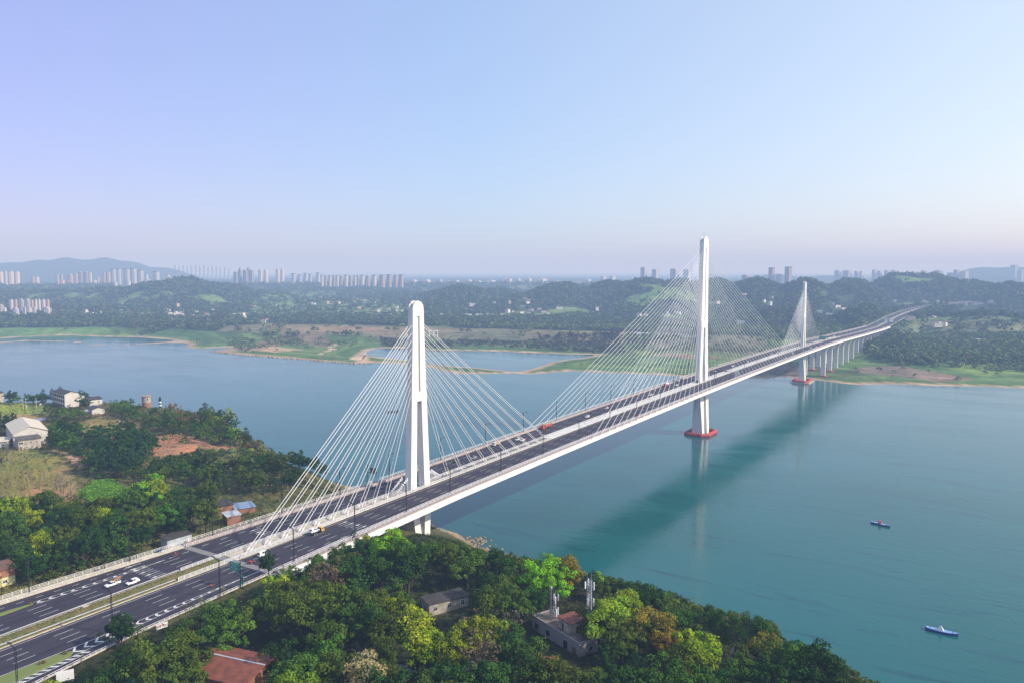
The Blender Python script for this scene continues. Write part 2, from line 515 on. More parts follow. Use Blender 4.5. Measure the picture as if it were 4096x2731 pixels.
def quick_mesh(name, co, f):
    me = bpy.data.meshes.new(name)
    k = f.shape[1]
    me.vertices.add(len(co)); me.vertices.foreach_set('co', np.asarray(co, np.float32).ravel())
    me.loops.add(f.size); me.loops.foreach_set('vertex_index', f.astype(np.int32).ravel())
    me.polygons.add(len(f)); me.polygons.foreach_set('loop_start', np.arange(0, f.size, k, dtype=np.int32))
    try: me.polygons.foreach_set('loop_total', np.full(len(f), k, np.int32))
    except Exception: pass
    me.update(calc_edges=True)
    return me


def P2(pts, z):
    return [tuple(at(a, b, z)[:2]) for a, b in pts]


# patches of ground on the near bank: outline on the survey sheet, colour
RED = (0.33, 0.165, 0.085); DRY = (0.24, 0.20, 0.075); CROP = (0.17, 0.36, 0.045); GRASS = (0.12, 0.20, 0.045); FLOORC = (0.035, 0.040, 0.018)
NEAR_PATCH = [
    ([(0, 1060), (60, 1040), (150, 1040), (180, 1120), (195, 1190), (120, 1200), (0, 1200)], (0.27, 0.20, 0.085), 45),
    ([(60, 1120), (150, 1130), (200, 1180), (160, 1200), (50, 1190)], (0.33, 0.19, 0.10), 45),
    ([(0, 1040), (70, 1030), (150, 1050), (120, 1080), (0, 1080)], (0.20, 0.19, 0.06), 45),
    ([(178, 1135), (210, 1108), (255, 1102), (285, 1122), (320, 1138), (312, 1160), (290, 1180), (262, 1170), (215, 1160)], CROP, 45),
    ([(225, 1122), (248, 1118), (262, 1150), (240, 1150)], (0.06, 0.12, 0.03), 45),
    ([(180, 970), (240, 955), (310, 965), (330, 985), (300, 1000), (250, 1005), (190, 1000)], (0.26, 0.21, 0.08), 46),
    ([(165, 1045), (215, 1008), (262, 998), (262, 1015), (215, 1030), (190, 1060), (170, 1070)], (0.40, 0.19, 0.10), 46),
    ([(140, 1035), (175, 1048), (195, 1062), (180, 1068), (150, 1050)], (0.42, 0.28, 0.17), 46),
    ([(345, 1030), (360, 1012), (420, 1012), (480, 1030), (560, 1038), (530, 1045), (470, 1043), (420, 1060), (360, 1065)], (0.42, 0.21, 0.115), 42),
    ([(0, 900), (60, 905), (120, 925), (110, 945), (60, 955), (0, 960)], (0.20, 0.24, 0.06), 47),
    ([(0, 930), (70, 932), (70, 945), (0, 950)], (0.28, 0.33, 0.05), 47),
    ([(0, 955), (70, 950), (110, 960), (60, 972), (0, 975)], (0.30, 0.21, 0.09), 47),
    ([(600, 1100), (640, 1070), (690, 1090), (690, 1110), (640, 1120)], (0.26, 0.17, 0.09), 30),
    ([(680, 1095), (690, 1086), (740, 1094), (790, 1112), (790, 1120), (700, 1120), (680, 1108)], (0.13, 0.30, 0.04), 4),
    ([(440, 1085), (560, 1070), (640, 1100), (560, 1130), (440, 1110)], (0.12, 0.12, 0.05), 42),
]


def c_near(X, Y, Z):
    n = X.shape
    c = np.empty(n + (3,)); base = np.array([0.085, 0.095, 0.035])
    c[:] = base
    t = (vnoise(X, Y, 25, 9) * 0.5 + 0.5)[..., None]
    c = c * (0.7 + 0.6 * t) + np.array([0.05, 0.03, 0.01]) * t
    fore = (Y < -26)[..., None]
    c = np.where(fore, np.array(FLOORC) * (0.7 + 0.8 * t), c)  # forest floor toned dark, shade between the crowns is in the colour
    for pts, col, z in NEAR_PATCH:
        m = inside(X + vnoise(X, Y, 9, 21) * 1.8, Y + vnoise(X, Y, 8, 22) * 1.8, P2(pts, z))
        c[m] = np.array(col) * (0.8 + 0.4 * t[m])
    d = np.interp(Y, *SHORE) - X
    sand = ((d > -12) & (d < 5) & (Z < 3.2))
    c[sand] = np.array([0.36, 0.28, 0.18]) * (0.8 + 0.5 * t[sand])
    return c


M['ground_near'] = ground_mat('ground_near', 0.55, 0.45)
M['ground_far'] = ground_mat('ground_far', 0.06, 0.35)
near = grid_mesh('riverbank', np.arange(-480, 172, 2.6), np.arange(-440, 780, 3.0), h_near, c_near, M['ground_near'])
tag(near, kind='structure')

# ---- far bank -----------------------------------------------------------
def S2D(pts): return [(a / KD, b / KD) for a, b in pts]


def crop(x0, y0, s, pts): return [((x0 + a / s) / KD, (y0 + b / s) / KD) for a, b in pts]


_shore_d = ([(-260, 792), (-120, 786)] + crop(0, 950, 2.296, [(0, 925), (400, 903), (640, 897), (900, 908), (1240, 915), (1400, 925), (1590, 935), (1600, 948), (1680, 962), (1720, 985), (1690, 1003), (1810, 1020), (2110, 1004), (2130, 1010), (1935, 1050), (2351, 1084)])
            + crop(1024, 950, 2.296, [(350, 1112), (640, 1137), (900, 1158), (1065, 1158), (1000, 1143), (1180, 1148), (1400, 1160), (1600, 1192), (1750, 1225), (1860, 1250), (2100, 1246), (2350, 1244)])
            + crop(2048, 850, 2.296, [(60, 1477), (170, 1482), (540, 1452), (800, 1465), (1200, 1482), (1500, 1500), (1800, 1510), (2100, 1515), (2350, 1520)])
            + crop(3072, 1050, 2.296, [(60, 1045), (150, 1048), (270, 1060), (420, 1072), (560, 1095), (700, 1112), (850, 1122), (1200, 1118), (1500, 1128), (1800, 1135), (2351, 1150)]) + [(2450, 893), (2700, 905), (3100, 925)])
_shore_w = P2(_shore_d, 0.0)
FARPOLY = _shore_w + [(1200, -2500), (40000, -9000), (40000, 60000), (300, 60000), (200, 5000)]
LAGOON = P2(crop(1024, 950, 2.296, [(1000, 1060), (1015, 1045), (1100, 1018), (1300, 1012), (1500, 1022), (1700, 1036), (2270, 1042), (2351, 1050)])
            + crop(2048, 850, 2.296, [(300, 1292), (640, 1302), (740, 1300), (760, 1312), (640, 1335), (480, 1350), (350, 1378), (200, 1425), (60, 1462)])
            + crop(1024, 950, 2.296, [(2330, 1228), (2000, 1192), (1800, 1180), (1560, 1150), (1400, 1125), (1170, 1108), (1010, 1082)]), 0.0)
BARS = [P2(crop(0, 950, 2.296, p), 0.0) for p in (
    [(-200, 972), (0, 958), (250, 941), (450, 946), (640, 950), (640, 955), (450, 952), (250, 948), (0, 966), (-200, 980)],
    [(665, 958), (700, 953), (755, 957), (750, 963), (680, 964)],
    [(815, 981), (900, 979), (1012, 981), (1010, 986), (820, 987)],
    [(1130, 979), (1190, 976), (1190, 983), (1130, 984)],
    [(1240, 974), (1400, 966), (1560, 954), (1600, 948), (1690, 968), (1560, 964), (1400, 973), (1240, 980)])]
MAINLINE = P2([(-300, 774), (0, 768), (200, 764), (400, 772), (560, 778), (640, 783), (760, 788), (850, 790), (900, 778), (1100, 783), (1240, 790), (1380, 786), (1420, 800), (1500, 800), (1620, 800), (1760, 806), (1880, 812), (1960, 830), (2060, 846), (2200, 852), (2352, 848), (2700, 850)], 5.0)
MAINPOLY = MAINLINE + [(2000, -4000), (40000, -9000), (40000, 60000), (300, 60000), (300, 5000)]


def hill_spec(dx, dy, dist, sx, sd):
    p = at_dist(dx, dy, dist); z = CAM[2] - (dy * KD - 1087.0) / FX * dist
    a = math.atan2(p[1] - CAM[1], p[0] - CAM[0])
    return (p[0], p[1], z, sx * KD / FX * dist, sd, a)


HILLS = [hill_spec(*h) for h in (
    (430, 642, 3700, 75, 420), (350, 652, 3600, 60, 350), (520, 655, 3800, 60, 400), (250, 660, 3800, 80, 400), (120, 664, 3900, 90, 400), (-20, 664, 3900, 90, 400),
    (700, 664, 4300, 110, 500), (820, 668, 4300, 90, 500), (930, 672, 4000, 70, 450), (620, 672, 3500, 70, 350), (760, 690, 3100, 90, 300),
    (1060, 658, 3300, 80, 420), (1150, 664, 3400, 60, 400), (1180, 680, 2900, 60, 260), (980, 690, 2900, 60, 250),
    (1290, 652, 3200, 80, 400), (1400, 648, 3200, 60, 350), (1490, 640, 3000, 75, 380), (1570, 645, 3000, 60, 380), (1640, 644, 3100, 60, 380), (1740, 642, 3000, 70, 380),
    (1850, 643, 2900, 60, 350), (1960, 640, 3100, 60, 300), (2070, 627, 3400, 62, 300), (2140, 629, 3400, 60, 300), (2230, 641, 3400, 60, 300), (2330, 648, 3300, 70, 300), (2420, 650, 3300, 80, 300),
    (2160, 706, 2250, 60, 160), (2280, 700, 2250, 90, 170), (2000, 690, 2200, 60, 170), (1800, 700, 2200, 80, 150))]
MOUNTAINS = [hill_spec(*h) for h in ((-60, 606, 9500, 70, 900), (30, 606, 9500, 50, 900), (90, 600, 9500, 40, 900), (150, 594, 9500, 40, 900), (190, 602, 9500, 35, 900), (240, 595, 9500, 42, 900), (300, 604, 9500, 40, 900), (370, 616, 9500, 60, 900),
                                     (2260, 617, 8500, 60, 900), (2330, 616, 8500, 50, 900), (2420, 612, 8500, 60, 900), (1780, 628, 8000, 60, 900), (1900, 632, 8000, 80, 900))]


def bumps(X, Y, specs, power=7.0):
    acc = np.zeros(X.shape)
    for x, y, z, sx, sd, a in specs:
        u = (X - x) * math.cos(a) + (Y - y) * math.sin(a); v = -(X - x) * math.sin(a) + (Y - y) * math.cos(a)
        e = z * np.exp(-0.5 * ((u / sd) ** 2 + (v / sx) ** 2))
        acc += np.maximum(e, 0) ** power
    return acc ** (1 / power)


def far_fields(X, Y):
    X = np.asarray(X, float); Y = np.asarray(Y, float)
    wx = X + vnoise(X, Y, 60, 31) * 5; wy = Y + vnoise(X, Y, 60, 32) * 5
    ds = dist_line(wx, wy, _shore_w) * np.where(inside(wx, wy, FARPOLY), 1, -1)
    dl = dist_line(wx, wy, LAGOON, True) * np.where(inside(wx, wy, LAGOON), -1, 1)
    d = np.minimum(ds, dl)
    for b in BARS: d = np.maximum(d, dist_line(X, Y, b, True) * np.where(inside(X, Y, b), 1, -1))
    dm = dist_line(wx, wy, MAINLINE) * np.where(inside(wx, wy, MAINPOLY), 1, -1)
    return d, dm


def h_far(X, Y):
    d, dm = far_fields(X, Y)
    r = np.hypot(X - CAM[0], Y - CAM[1])
    h = 1.0 * ss(d / 12) + 3.5 * ss(d / 110)
    h = h + np.where(d > 0, 9.5 * ss(dm / 75), 0) + 14 * ss((r - 2300) / 900) * ss(dm / 100)
    h = h + vnoise(X, Y, 45, 41) * 0.5 * ss(d / 40)
    hb = bumps(X, Y, HILLS) * 0.95 - 11
    wob = 1 + 0.10 * vnoise(X, Y, 210, 42) + 0.07 * vnoise(X, Y, 90, 43)
    hb = hb * wob
    h = np.maximum(h, np.where(dm > 0, h * 0.3 + hb, 0))
    h = np.maximum(h, bumps(X, Y, MOUNTAINS, 8.0) * (1 + 0.05 * vnoise(X, Y, 700, 45)))
    h = np.where((r > 4250) & (h < 76), np.maximum(h, 20 + 56 * ss((r - 4250) / 900)), h)
    h = np.where(d < 0, np.maximum(d * 0.05, -7), h)
    # embankment and cutting of the far road
    yr = yroad(X); off = np.abs(Y - yr); k = (1 - ss((off - 30) / 45)) * ss((X - 1500) / 60) * (1 - ss((X - 2330) / 120))
    h = h * (1 - k) + (zroad(X) - 0.9) * k
    u = (1 - ss((off - 26) / 30)) * (X < 1560) * (X > 1000)
    h = np.minimum(h, h * (1 - u) + np.minimum(h, zroad(X) - 9) * u)
    return h


FAR_PATCH = [
    # brown plain behind the terrace edge
    ([(520, 748), (700, 742), (960, 750), (1200, 757), (1440, 762), (1600, 768), (1760, 772), (1760, 800), (1600, 796), (1430, 780), (1200, 775), (1000, 770), (850, 772), (640, 765), (500, 760)], (0.165, 0.155, 0.085), 14),
    ([(640, 750), (900, 752), (1100, 760), (900, 768), (700, 762)], (0.235, 0.185, 0.11), 14),
    ([(2090, 758), (2352, 760), (2500, 760), (2500, 782), (2200, 784), (2080, 778)], (0.13, 0.155, 0.075), 14),
    # earthworks and tracks on the left spit
    ([(560, 795), (610, 780), (680, 770), (740, 775), (775, 790), (760, 798), (700, 790), (640, 793), (590, 800)], (0.20, 0.155, 0.10), 5),
    ([(492, 806), (560, 793), (640, 796), (700, 803), (640, 806), (560, 802)], (0.33, 0.25, 0.16), 4),
    ([(800, 822), (830, 808), (845, 815), (850, 832), (830, 832)], (0.42, 0.33, 0.23), 2),
    ([(760, 786), (772, 792), (768, 800), (752, 806), (748, 815), (744, 808), (758, 797)], (0.36, 0.29, 0.20), 4),
    ([(1500, 815), (1560, 812), (1640, 820), (1640, 826), (1560, 822)], (0.26, 0.19, 0.12), 4),
    ([(1720, 840), (1800, 836), (1860, 846), (1860, 866), (1790, 868), (1720, 860)], (0.16, 0.12, 0.085), 3),
    ([(1960, 846), (2030, 842), (2120, 852), (2230, 870), (2140, 872), (2040, 862), (1980, 860)], (0.24, 0.165, 0.115), 3),
    ([(2175, 848), (2240, 836), (2320, 838), (2330, 858), (2260, 864)], (0.17, 0.27, 0.06), 4),
    ([(100, 770), (180, 762), (250, 768), (200, 778), (110, 780)], (0.27, 0.24, 0.17), 6),
    ([(0, 762), (60, 760), (240, 758), (330, 770), (200, 774), (0, 772)], (0.11, 0.20, 0.05), 6),
]


def c_far(X, Y, Z):
    d, dm = far_fields(X, Y)
    r = np.hypot(X - CAM[0], Y - CAM[1])
    t = (vnoise(X, Y, 70, 51) * 0.5 + 0.5)[..., None]; t2 = (vnoise(X, Y, 22, 52) * 0.5 + 0.5)[..., None]; t3 = (vnoise(X, Y, 190, 53) * 0.5 + 0.5)[..., None]
    green = np.array([0.085, 0.165, 0.045]); scrub = np.array([0.10, 0.115, 0.05])
    c = green * (0.7 + 0.5 * t) * (1 - (t3 > 0.62) * 0.35) + scrub * (t3 > 0.55) * 0.35
    wood = np.array([0.042, 0.070, 0.030]) * (0.75 + 0.6 * t2)
    fld = np.array([0.12, 0.19, 0.05]) * (0.8 + 0.5 * t2)
    band = (vnoise(d, X * .04 + Y * .02, 15, 71) * .5 + .5)[..., None]
    c = c * (.72 + .5 * band) + np.array([.035, .02, .01]) * (band > .62)
    hilly = ss((dm - 30) / 80)[..., None]
    hc = np.where((t3 > 0.66) & (t > 0.35), fld, wood)
    c = c * (1 - hilly) + hc * hilly
    for pts, col, z in FAR_PATCH:
        m = inside(X + vnoise(X, Y, 50, 61) * 9, Y + vnoise(X, Y, 40, 62) * 9, P2(pts, z))
        c[m] = (np.array(col) * (0.75 + 0.5 * t2) * (0.85 + 0.3 * t))[m]
    gf = inside(X, Y, P2([(500, 668), (640, 652), (700, 648), (900, 655), (1000, 668), (900, 690), (760, 700), (640, 690), (560, 690)], 95)) & (r > 2500) & (r < 5200)
    c[gf] = np.where(t2[gf] > 0.45, fld[gf] * 1.1, wood[gf] * 1.4)
    sand = (d < 13) & (dm < 60)
    c[sand] = np.array([0.38, 0.29, 0.20]) * (0.75 + 0.5 * t2[sand])
    far = r > 4700
    c[far] = np.array([0.13, 0.15, 0.08]) * (0.7 + 0.6 * t[far])
    mtn = (r > 6500) & (Z > 70)
    c[mtn] = np.array([0.04, 0.06, 0.035])
    return c


def graded(a, b, step, tail, hi):
    g = list(np.arange(a, b, step)); s = step
    while g[-1] < hi: s *= tail; g.append(g[-1] + s)
    return np.array(g)


_xs = graded(440, 2300, 11, 1.035, 30000)
_yp = graded(0, 1700, 11, 1.04, 24000); _yn = -graded(0, 1100, 13, 1.09, 9000)[1:][::-1]
land = grid_mesh('far_bank', _xs, np.concatenate([_yn, _yp]), h_far, c_far, M['ground_far'])
tag(land, kind='structure')


# ---- river --------------------------------------------------------------
def water_mat():
    m, nt, out = nmat('river_water')
    b = N(nt, 'ShaderNodeBsdfPrincipled', Roughness=0.10, IOR=1.33)
    b.inputs['Specular IOR Level'].default_value = 0.36
    geo = nt.nodes.new('ShaderNodeNewGeometry')
    mp = nt.nodes.new('ShaderNodeMapping'); mp.inputs['Rotation'].default_value = (0, 0, 0.5); mp.inputs['Scale'].default_value = (1.0, 0.45, 1.0)
    nt.links.new(geo.outputs['Position'], mp.inputs['Vector'])
    n1 = N(nt, 'ShaderNodeTexNoise', Scale=0.42, Detail=5, Roughness=0.62, Distortion=0.4)
    n2 = N(nt, 'ShaderNodeTexNoise', Scale=0.016, Detail=5, Roughness=0.6, Distortion=0.8)
    n3 = N(nt, 'ShaderNodeTexNoise', Scale=0.004, Detail=3, Distortion=0.6)
    n4 = N(nt, 'ShaderNodeTexNoise', Scale=0.11, Detail=3, Roughness=0.6, Distortion=0.8)
    for n in (n1, n2, n4): nt.links.new(mp.outputs[0], n.inputs['Vector'])
    nt.links.new(geo.outputs['Position'], n3.inputs['Vector'])
    r2 = nt.nodes.new('ShaderNodeMapRange'); r2.inputs['From Min'].default_value = 0.36; r2.inputs['From Max'].default_value = 0.66
    nt.links.new(n2.outputs['Fac'], r2.inputs['Value'])
    r3 = nt.nodes.new('ShaderNodeMapRange'); r3.inputs['From Min'].default_value = 0.35; r3.inputs['From Max'].default_value = 0.65
    nt.links.new(n3.outputs['Fac'], r3.inputs['Value'])
    mp5 = nt.nodes.new('ShaderNodeMapping'); mp5.inputs['Rotation'].default_value = (0, 0, -0.10); mp5.inputs['Scale'].default_value = (0.075, 0.010, 1.0)
    nt.links.new(geo.outputs['Position'], mp5.inputs['Vector'])
    n5 = N(nt, 'ShaderNodeTexNoise', Scale=1.0, Detail=5, Roughness=0.62, Distortion=1.2); nt.links.new(mp5.outputs[0], n5.inputs['Vector'])
    r5 = nt.nodes.new('ShaderNodeMapRange'); r5.inputs['From Min'].default_value = 0.56; r5.inputs['From Max'].default_value = 0.70
    nt.links.new(n5.outputs['Fac'], r5.inputs['Value'])
    c = mix_rgb(nt, r2.outputs['Result'], WATER_A, WATER_B)
    c = mix_rgb(nt, r3.outputs['Result'], c, WATER_C)
    c = mix_rgb(nt, r5.outputs['Result'], c, (0.003, 0.062, 0.082))
    nt.links.new(c, b.inputs['Base Color'])
    rr = nt.nodes.new('ShaderNodeMapRange'); rr.inputs['To Min'].default_value = 0.09; rr.inputs['To Max'].default_value = 0.16
    nt.links.new(r2.outputs['Result'], rr.inputs['Value']); nt.links.new(rr.outputs['Result'], b.inputs['Roughness'])
    bs = nt.nodes.new('ShaderNodeMapRange'); bs.inputs['To Min'].default_value = 0.05; bs.inputs['To Max'].default_value = 0.20
    nt.links.new(r2.outputs['Result'], bs.inputs['Value'])
    bp = N(nt, 'ShaderNodeBump', Distance=0.55); nt.links.new(bs.outputs['Result'], bp.inputs['Strength'])
    hh = N(nt, 'ShaderNodeMath', _operation='MULTIPLY_ADD'); nt.links.new(n4.outputs['Fac'], hh.inputs[0]); hh.inputs[1].default_value = 1.3; nt.links.new(n1.outputs['Fac'], hh.inputs[2])
    nt.links.new(hh.outputs[0], bp.inputs['Height']); nt.links.new(bp.outputs[0], b.inputs['Normal'])
    nt.links.new(b.outputs[0], out.inputs[0])
    return m


WATER_A = (0.005, 0.078, 0.074); WATER_B = (0.006, 0.104, 0.098); WATER_C = (0.008, 0.108, 0.112)
w = MB(); w.add([(-500, -3000, 0), (2600, -3000, 0), (2600, 9000, 0), (-500, 9000, 0)], [(0, 1, 2, 3)])
tag(w.build('river', water_mat()), kind='structure')

# ---- haze that fills the valley ---------------------------------------------
def haze_mat(name, c):
    m, nt, out = nmat(name)
    ab = N(nt, 'ShaderNodeVolumeAbsorption', Density=1.0); em = N(nt, 'ShaderNodeEmission')
    ab.inputs['Color'].default_value = (1 - HAZE_S[0], 1 - HAZE_S[1], 1 - HAZE_S[2], 1)
    em.inputs['Color'].default_value = (HAZE_S[0] * c[0] / HAZE_M, HAZE_S[1] * c[1] / HAZE_M, HAZE_S[2] * c[2] / HAZE_M, 1)
    em.inputs['Strength'].default_value = HAZE_M  # emission stands in for daylight scattered by the haze
    ad = nt.nodes.new('ShaderNodeAddShader')
    nt.links.new(ab.outputs[0], ad.inputs[0]); nt.links.new(em.outputs[0], ad.inputs[1])
    nt.links.new(ad.outputs[0], out.inputs['Volume'])
    return m


HAZE_S = (0.000105, 0.00014, 0.000185)    # extinction per metre, a little stronger in the blue
HAZE_M = 0.001
q = MB(); q.box((9000, 0, 235), (29000, 40000, 560))      # thin air given a lavender glow, filling the whole valley, the viewpoint included
o = q.build('haze', haze_mat('haze_air', (0.55, 0.62, 0.80))); o.location = (CAM[0], CAM[1], 0); o.rotation_euler = (0, 0, PSI); tag(o, kind='structure')

# ---- sky and sun -----------------------------------------------------------
SUN_EL = math.radians(33.5); SUN_AZ = math.atan2(-0.95, 0.32)
wd = bpy.data.worlds.new('World'); scene.world = wd; wd.use_nodes = True
nt = wd.node_tree; nt.nodes.clear()
out = nt.nodes.new('ShaderNodeOutputWorld'); bg = nt.nodes.new('ShaderNodeBackground')
sky = nt.nodes.new('ShaderNodeTexSky'); sky.sky_type = 'NISHITA'; sky.sun_disc = False
sky.sun_elevation = SUN_EL; sky.sun_rotation = math.pi / 2 - SUN_AZ
sky.altitude = 250; sky.air_density = 1.0; sky.dust_density = 0.7; sky.ozone_density = 2.5
# brighter, paler air towards the sun's side; lavender away from it
tc = nt.nodes.new('ShaderNodeTexCoord')
dp = N(nt, 'ShaderNodeVectorMath', _operation='DOT_PRODUCT')
dp.inputs[1].default_value = (math.cos(SUN_AZ), math.sin(SUN_AZ), 0.0)
nt.links.new(tc.outputs['Generated'], dp.inputs[0])
mr = nt.nodes.new('ShaderNodeMapRange'); mr.inputs['From Min'].default_value = -0.75; mr.inputs['From Max'].default_value = 0.35
nt.links.new(dp.outputs['Value'], mr.inputs['Value'])
cr = nt.nodes.new('ShaderNodeValToRGB'); cr.color_ramp.elements[0].color = (.57, .46, .62, 1); cr.color_ramp.elements[1].color = (.96, .80, .72, 1)
ce = cr.color_ramp.elements.new(0.42); ce.color = (.58, .60, .66, 1)
nt.links.new(mr.outputs['Result'], cr.inputs['Fac'])
tint = mix_rgb(nt, 1.0, cr.outputs['Color'], (2.45, 2.45, 2.45), 'MULTIPLY')
mul = mix_rgb(nt, 1.0, sky.outputs[0], tint, 'MULTIPLY')
cr2 = nt.nodes.new('ShaderNodeValToRGB'); cr2.color_ramp.elements[0].color = (.40, .43, .84, 1); cr2.color_ramp.elements[1].color = (.74, .86, .98, 1)
ce = cr2.color_ramp.elements.new(0.42); ce.color = (.46, .60, .92, 1)
nt.links.new(mr.outputs['Result'], cr2.inputs['Fac'])
vk = N(nt, 'ShaderNodeVectorMath', _operation='SCALE'); nt.links.new(cr2.outputs['Color'], vk.inputs[0]); vk.inputs['Scale'].default_value = 1 / 0.15
mul = mix_rgb(nt, 0.58, mul, vk.outputs[0])
nt.links.new(mul, bg.inputs['Color']); bg.inputs['Strength'].default_value = 0.15
nt.links.new(bg.outputs[0], out.inputs['Surface'])

sl = bpy.data.lights.new('sun', 'SUN'); sl.energy = 5.0; sl.angle = math.radians(0.5); sl.color = (1.0, 0.93, 0.82)
so = bpy.data.objects.new('sun', sl); COL.objects.link(so)
so.rotation_euler = Vector((-math.cos(SUN_AZ) * math.cos(SUN_EL), -math.sin(SUN_AZ) * math.cos(SUN_EL), -math.sin(SUN_EL))).to_track_quat('-Z', 'Y').to_euler()

cd = bpy.data.cameras.new('camera'); cam = bpy.data.objects.new('camera', cd); COL.objects.link(cam)
cam.location = CAM; cam.rotation_euler = (math.pi / 2 - PITCH, 0, PSI - math.pi / 2)
cd.sensor_width = 36.0; cd.lens = FX / 4096 * 36; cd.clip_end = 100000; cd.clip_start = 1.0
scene.camera = cam
scene.view_settings.view_transform = 'Standard'; scene.view_settings.look = 'None'; scene.view_settings.exposure = 0
scene.render.engine = 'CYCLES'
scene.cycles.max_bounces = 6; scene.cycles.diffuse_bounces = 1; scene.cycles.glossy_bounces = 2; scene.cycles.transmission_bounces = 4
scene.cycles.volume_bounces = 0; scene.cycles.use_denoising = True
scene.cycles.sample_clamp_indirect = 4.0
# ------------------------------------------------------------------ the bridge
T1, T2, T3 = -0.8, 424.8, 849.0
BX0, BX1 = -113.0, 1556.0            # expansion joint at the bank .. far abutment
bridge = empty('cable_stayed_bridge', (0, 0, 0), 0, 'long white cable-stayed road bridge with three pylons crossing the river', 'bridge')


def xsteps(a, b, s):
    n = max(1, int(math.ceil((b - a) / s)))
    return [a + (b - a) * i / n for i in range(n + 1)]


def ribbon(mb, xs, prof, mi=0, cap=True):
    """closed lateral profile [(y,z)] swept along the carriageway; prof may be a function of x"""
    rings = []
    for x in xs:
        p = prof(x) if callable(prof) else prof
        z0 = zroad(x); y0 = float(yroad(x)) if x > 1400 else 0.0
        rings.append([(x, y0 + y, z0 + z) for y, z in p])
    return mb.loft(rings, mi)


def strip(mb, xs, ya, yb, dz, mi=0):
    """open flat strip between two lateral lines"""
    vs = []; n = 0
    for x in xs:
        a = ya(x) if callable(ya) else ya; b = yb(x) if callable(yb) else yb
        z = zroad(x) + dz; y0 = float(yroad(x)) if x > 1400 else 0.0
        vs += [(x, y0 + a, z), (x, y0 + b, z)]; n += 1
    return mb.add(vs, [(2 * i, 2 * i + 2, 2 * i + 3, 2 * i + 1) if True else 0 for i in range(n - 1)], mi)


def cn(x): return C_near(x) if x < 0 else -20.4
def cf(x): return C_far(x) if x < 0 else 20.4


XM = [BX0, -95, -80, -60, -45, -30, -15, 0] + xsteps(0, 900, 15)[1:] + xsteps(900, BX1, 12)[1:]
# girder: soffit, webs and the pointed edge fairings
g = MB()


def girder_prof(x):
    a = cn(x); b = cf(x)
    return [(a - 3.4, -0.04), (a - 5.4, -0.75), (a - 5.5, -1.75), (a - 1.5, -3.0), (a + 8, -3.6), (b - 8, -3.6), (b + 1.5, -3.0), (b + 5.5, -1.75), (b + 5.4, -0.75), (b + 3.4, -0.04)]


ribbon(g, XM, girder_prof)
fr = g
for x in np.arange(-108, 900, 5.9):      # thin ribs across the sloping edge plate
    for s, c in ((-1, cn), (1, cf)):
        y = c(float(x)); z = zroad(float(x))
        fr.bar((x, y + s * 3.5, z - 0.06), (x, y + s * 5.36, z - 0.73), 0.14, 0.10, mi=1)
g.build('girder', [M['fairing'], M['kerb']], bridge)
# road surface
road_n = MB(); strip(road_n, XM, lambda x: cn(x) + 0.1, -3.05, 0.0)
road_f = MB(); strip(road_f, XM, 3.05, lambda x: cf(x) - 0.1, 0.0)
# raised walkways
for s, c in ((-1, cn), (1, cf)):
    a = MB(); ribbon(a, XM, lambda x: [(c(x), -0.03), (c(x), 0.28), (c(x) + s * 0.45, 0.28), (c(x) + s * 0.45, 0.8), (c(x) + s * 3.35, 0.8), (c(x) + s * 3.35, -0.03)] if s > 0 else
                     [(c(x) - 3.35, -0.03), (c(x) - 3.35, 0.8), (c(x) - 0.45, 0.8), (c(x) - 0.45, 0.28), (c(x), 0.28), (c(x), -0.03)])
    a.build('walkway', M['walk'], bridge)
    a = MB(); strip(a, XM, (lambda x: c(x) - s * 0.02) if True else 0, lambda x: c(x) + s * 0.44, 0.285); a.build('kerb_stone', M['kerb'], bridge)
    a = MB(); ribbon(a, XM, lambda x: [(c(x) + s * 0.47, 0.80), (c(x) + s * 0.47, 1.12), (c(x) + s * 0.62, 1.12), (c(x) + s * 0.62, 0.80)][::s])
    if s > 0: a.build('red_edge', M['red_stripe'], bridge)


def railing(name, x0, x1, yf, base, h, step, nbar, barw, postw, m, parent, panel=False, zf=None):
    mb = MB()
    zf = zf or zroad
    xs = xsteps(x0, x1, step)
    yr = lambda x: yf(x) + (float(yroad(x)) if x > 1400 else 0.0)
    for k in range(nbar):
        zz = base + h * (k + 1) / nbar - barw / 2
        for p, q in zip(xs[:-1], xs[1:]):
            mb.bar((p, yr(p), zf(p) + zz), (q, yr(q), zf(q) + zz), barw * 0.8, barw, ends=False)
    for x in xs:
        mb.box((x, yr(x), zf(x) + base + h / 2), (postw, postw, h))
    o = mb.build(name, m, parent)
    return o


RX1 = 1100
railing('median_railing', -136, RX1, lambda x: E_near(x) + 1.75 if x < 0 else -3.0, 0.0, 1.45, 2.4, 4, 0.13, 0.17, M['white_paint'], bridge)
railing('median_railing', -130, RX1, lambda x: E_far(x) - 1.75 if x < 0 else 3.0, 0.0, 1.45, 2.4, 4, 0.13, 0.17, M['white_paint'], bridge)
for s, c in ((-1, cn), (1, cf)):
    railing('guardrail', BX0, BX1, lambda x: c(x) + s * 0.22, 0.28, 0.95, 2.9, 2, 0.14, 0.15, M['white_paint'], bridge)
    railing('outer_railing', BX0, BX1, lambda x: c(x) + s * 3.2, 0.8, 1.25, 3.0, 2, 0.13, 0.13, M['white_paint'], bridge)
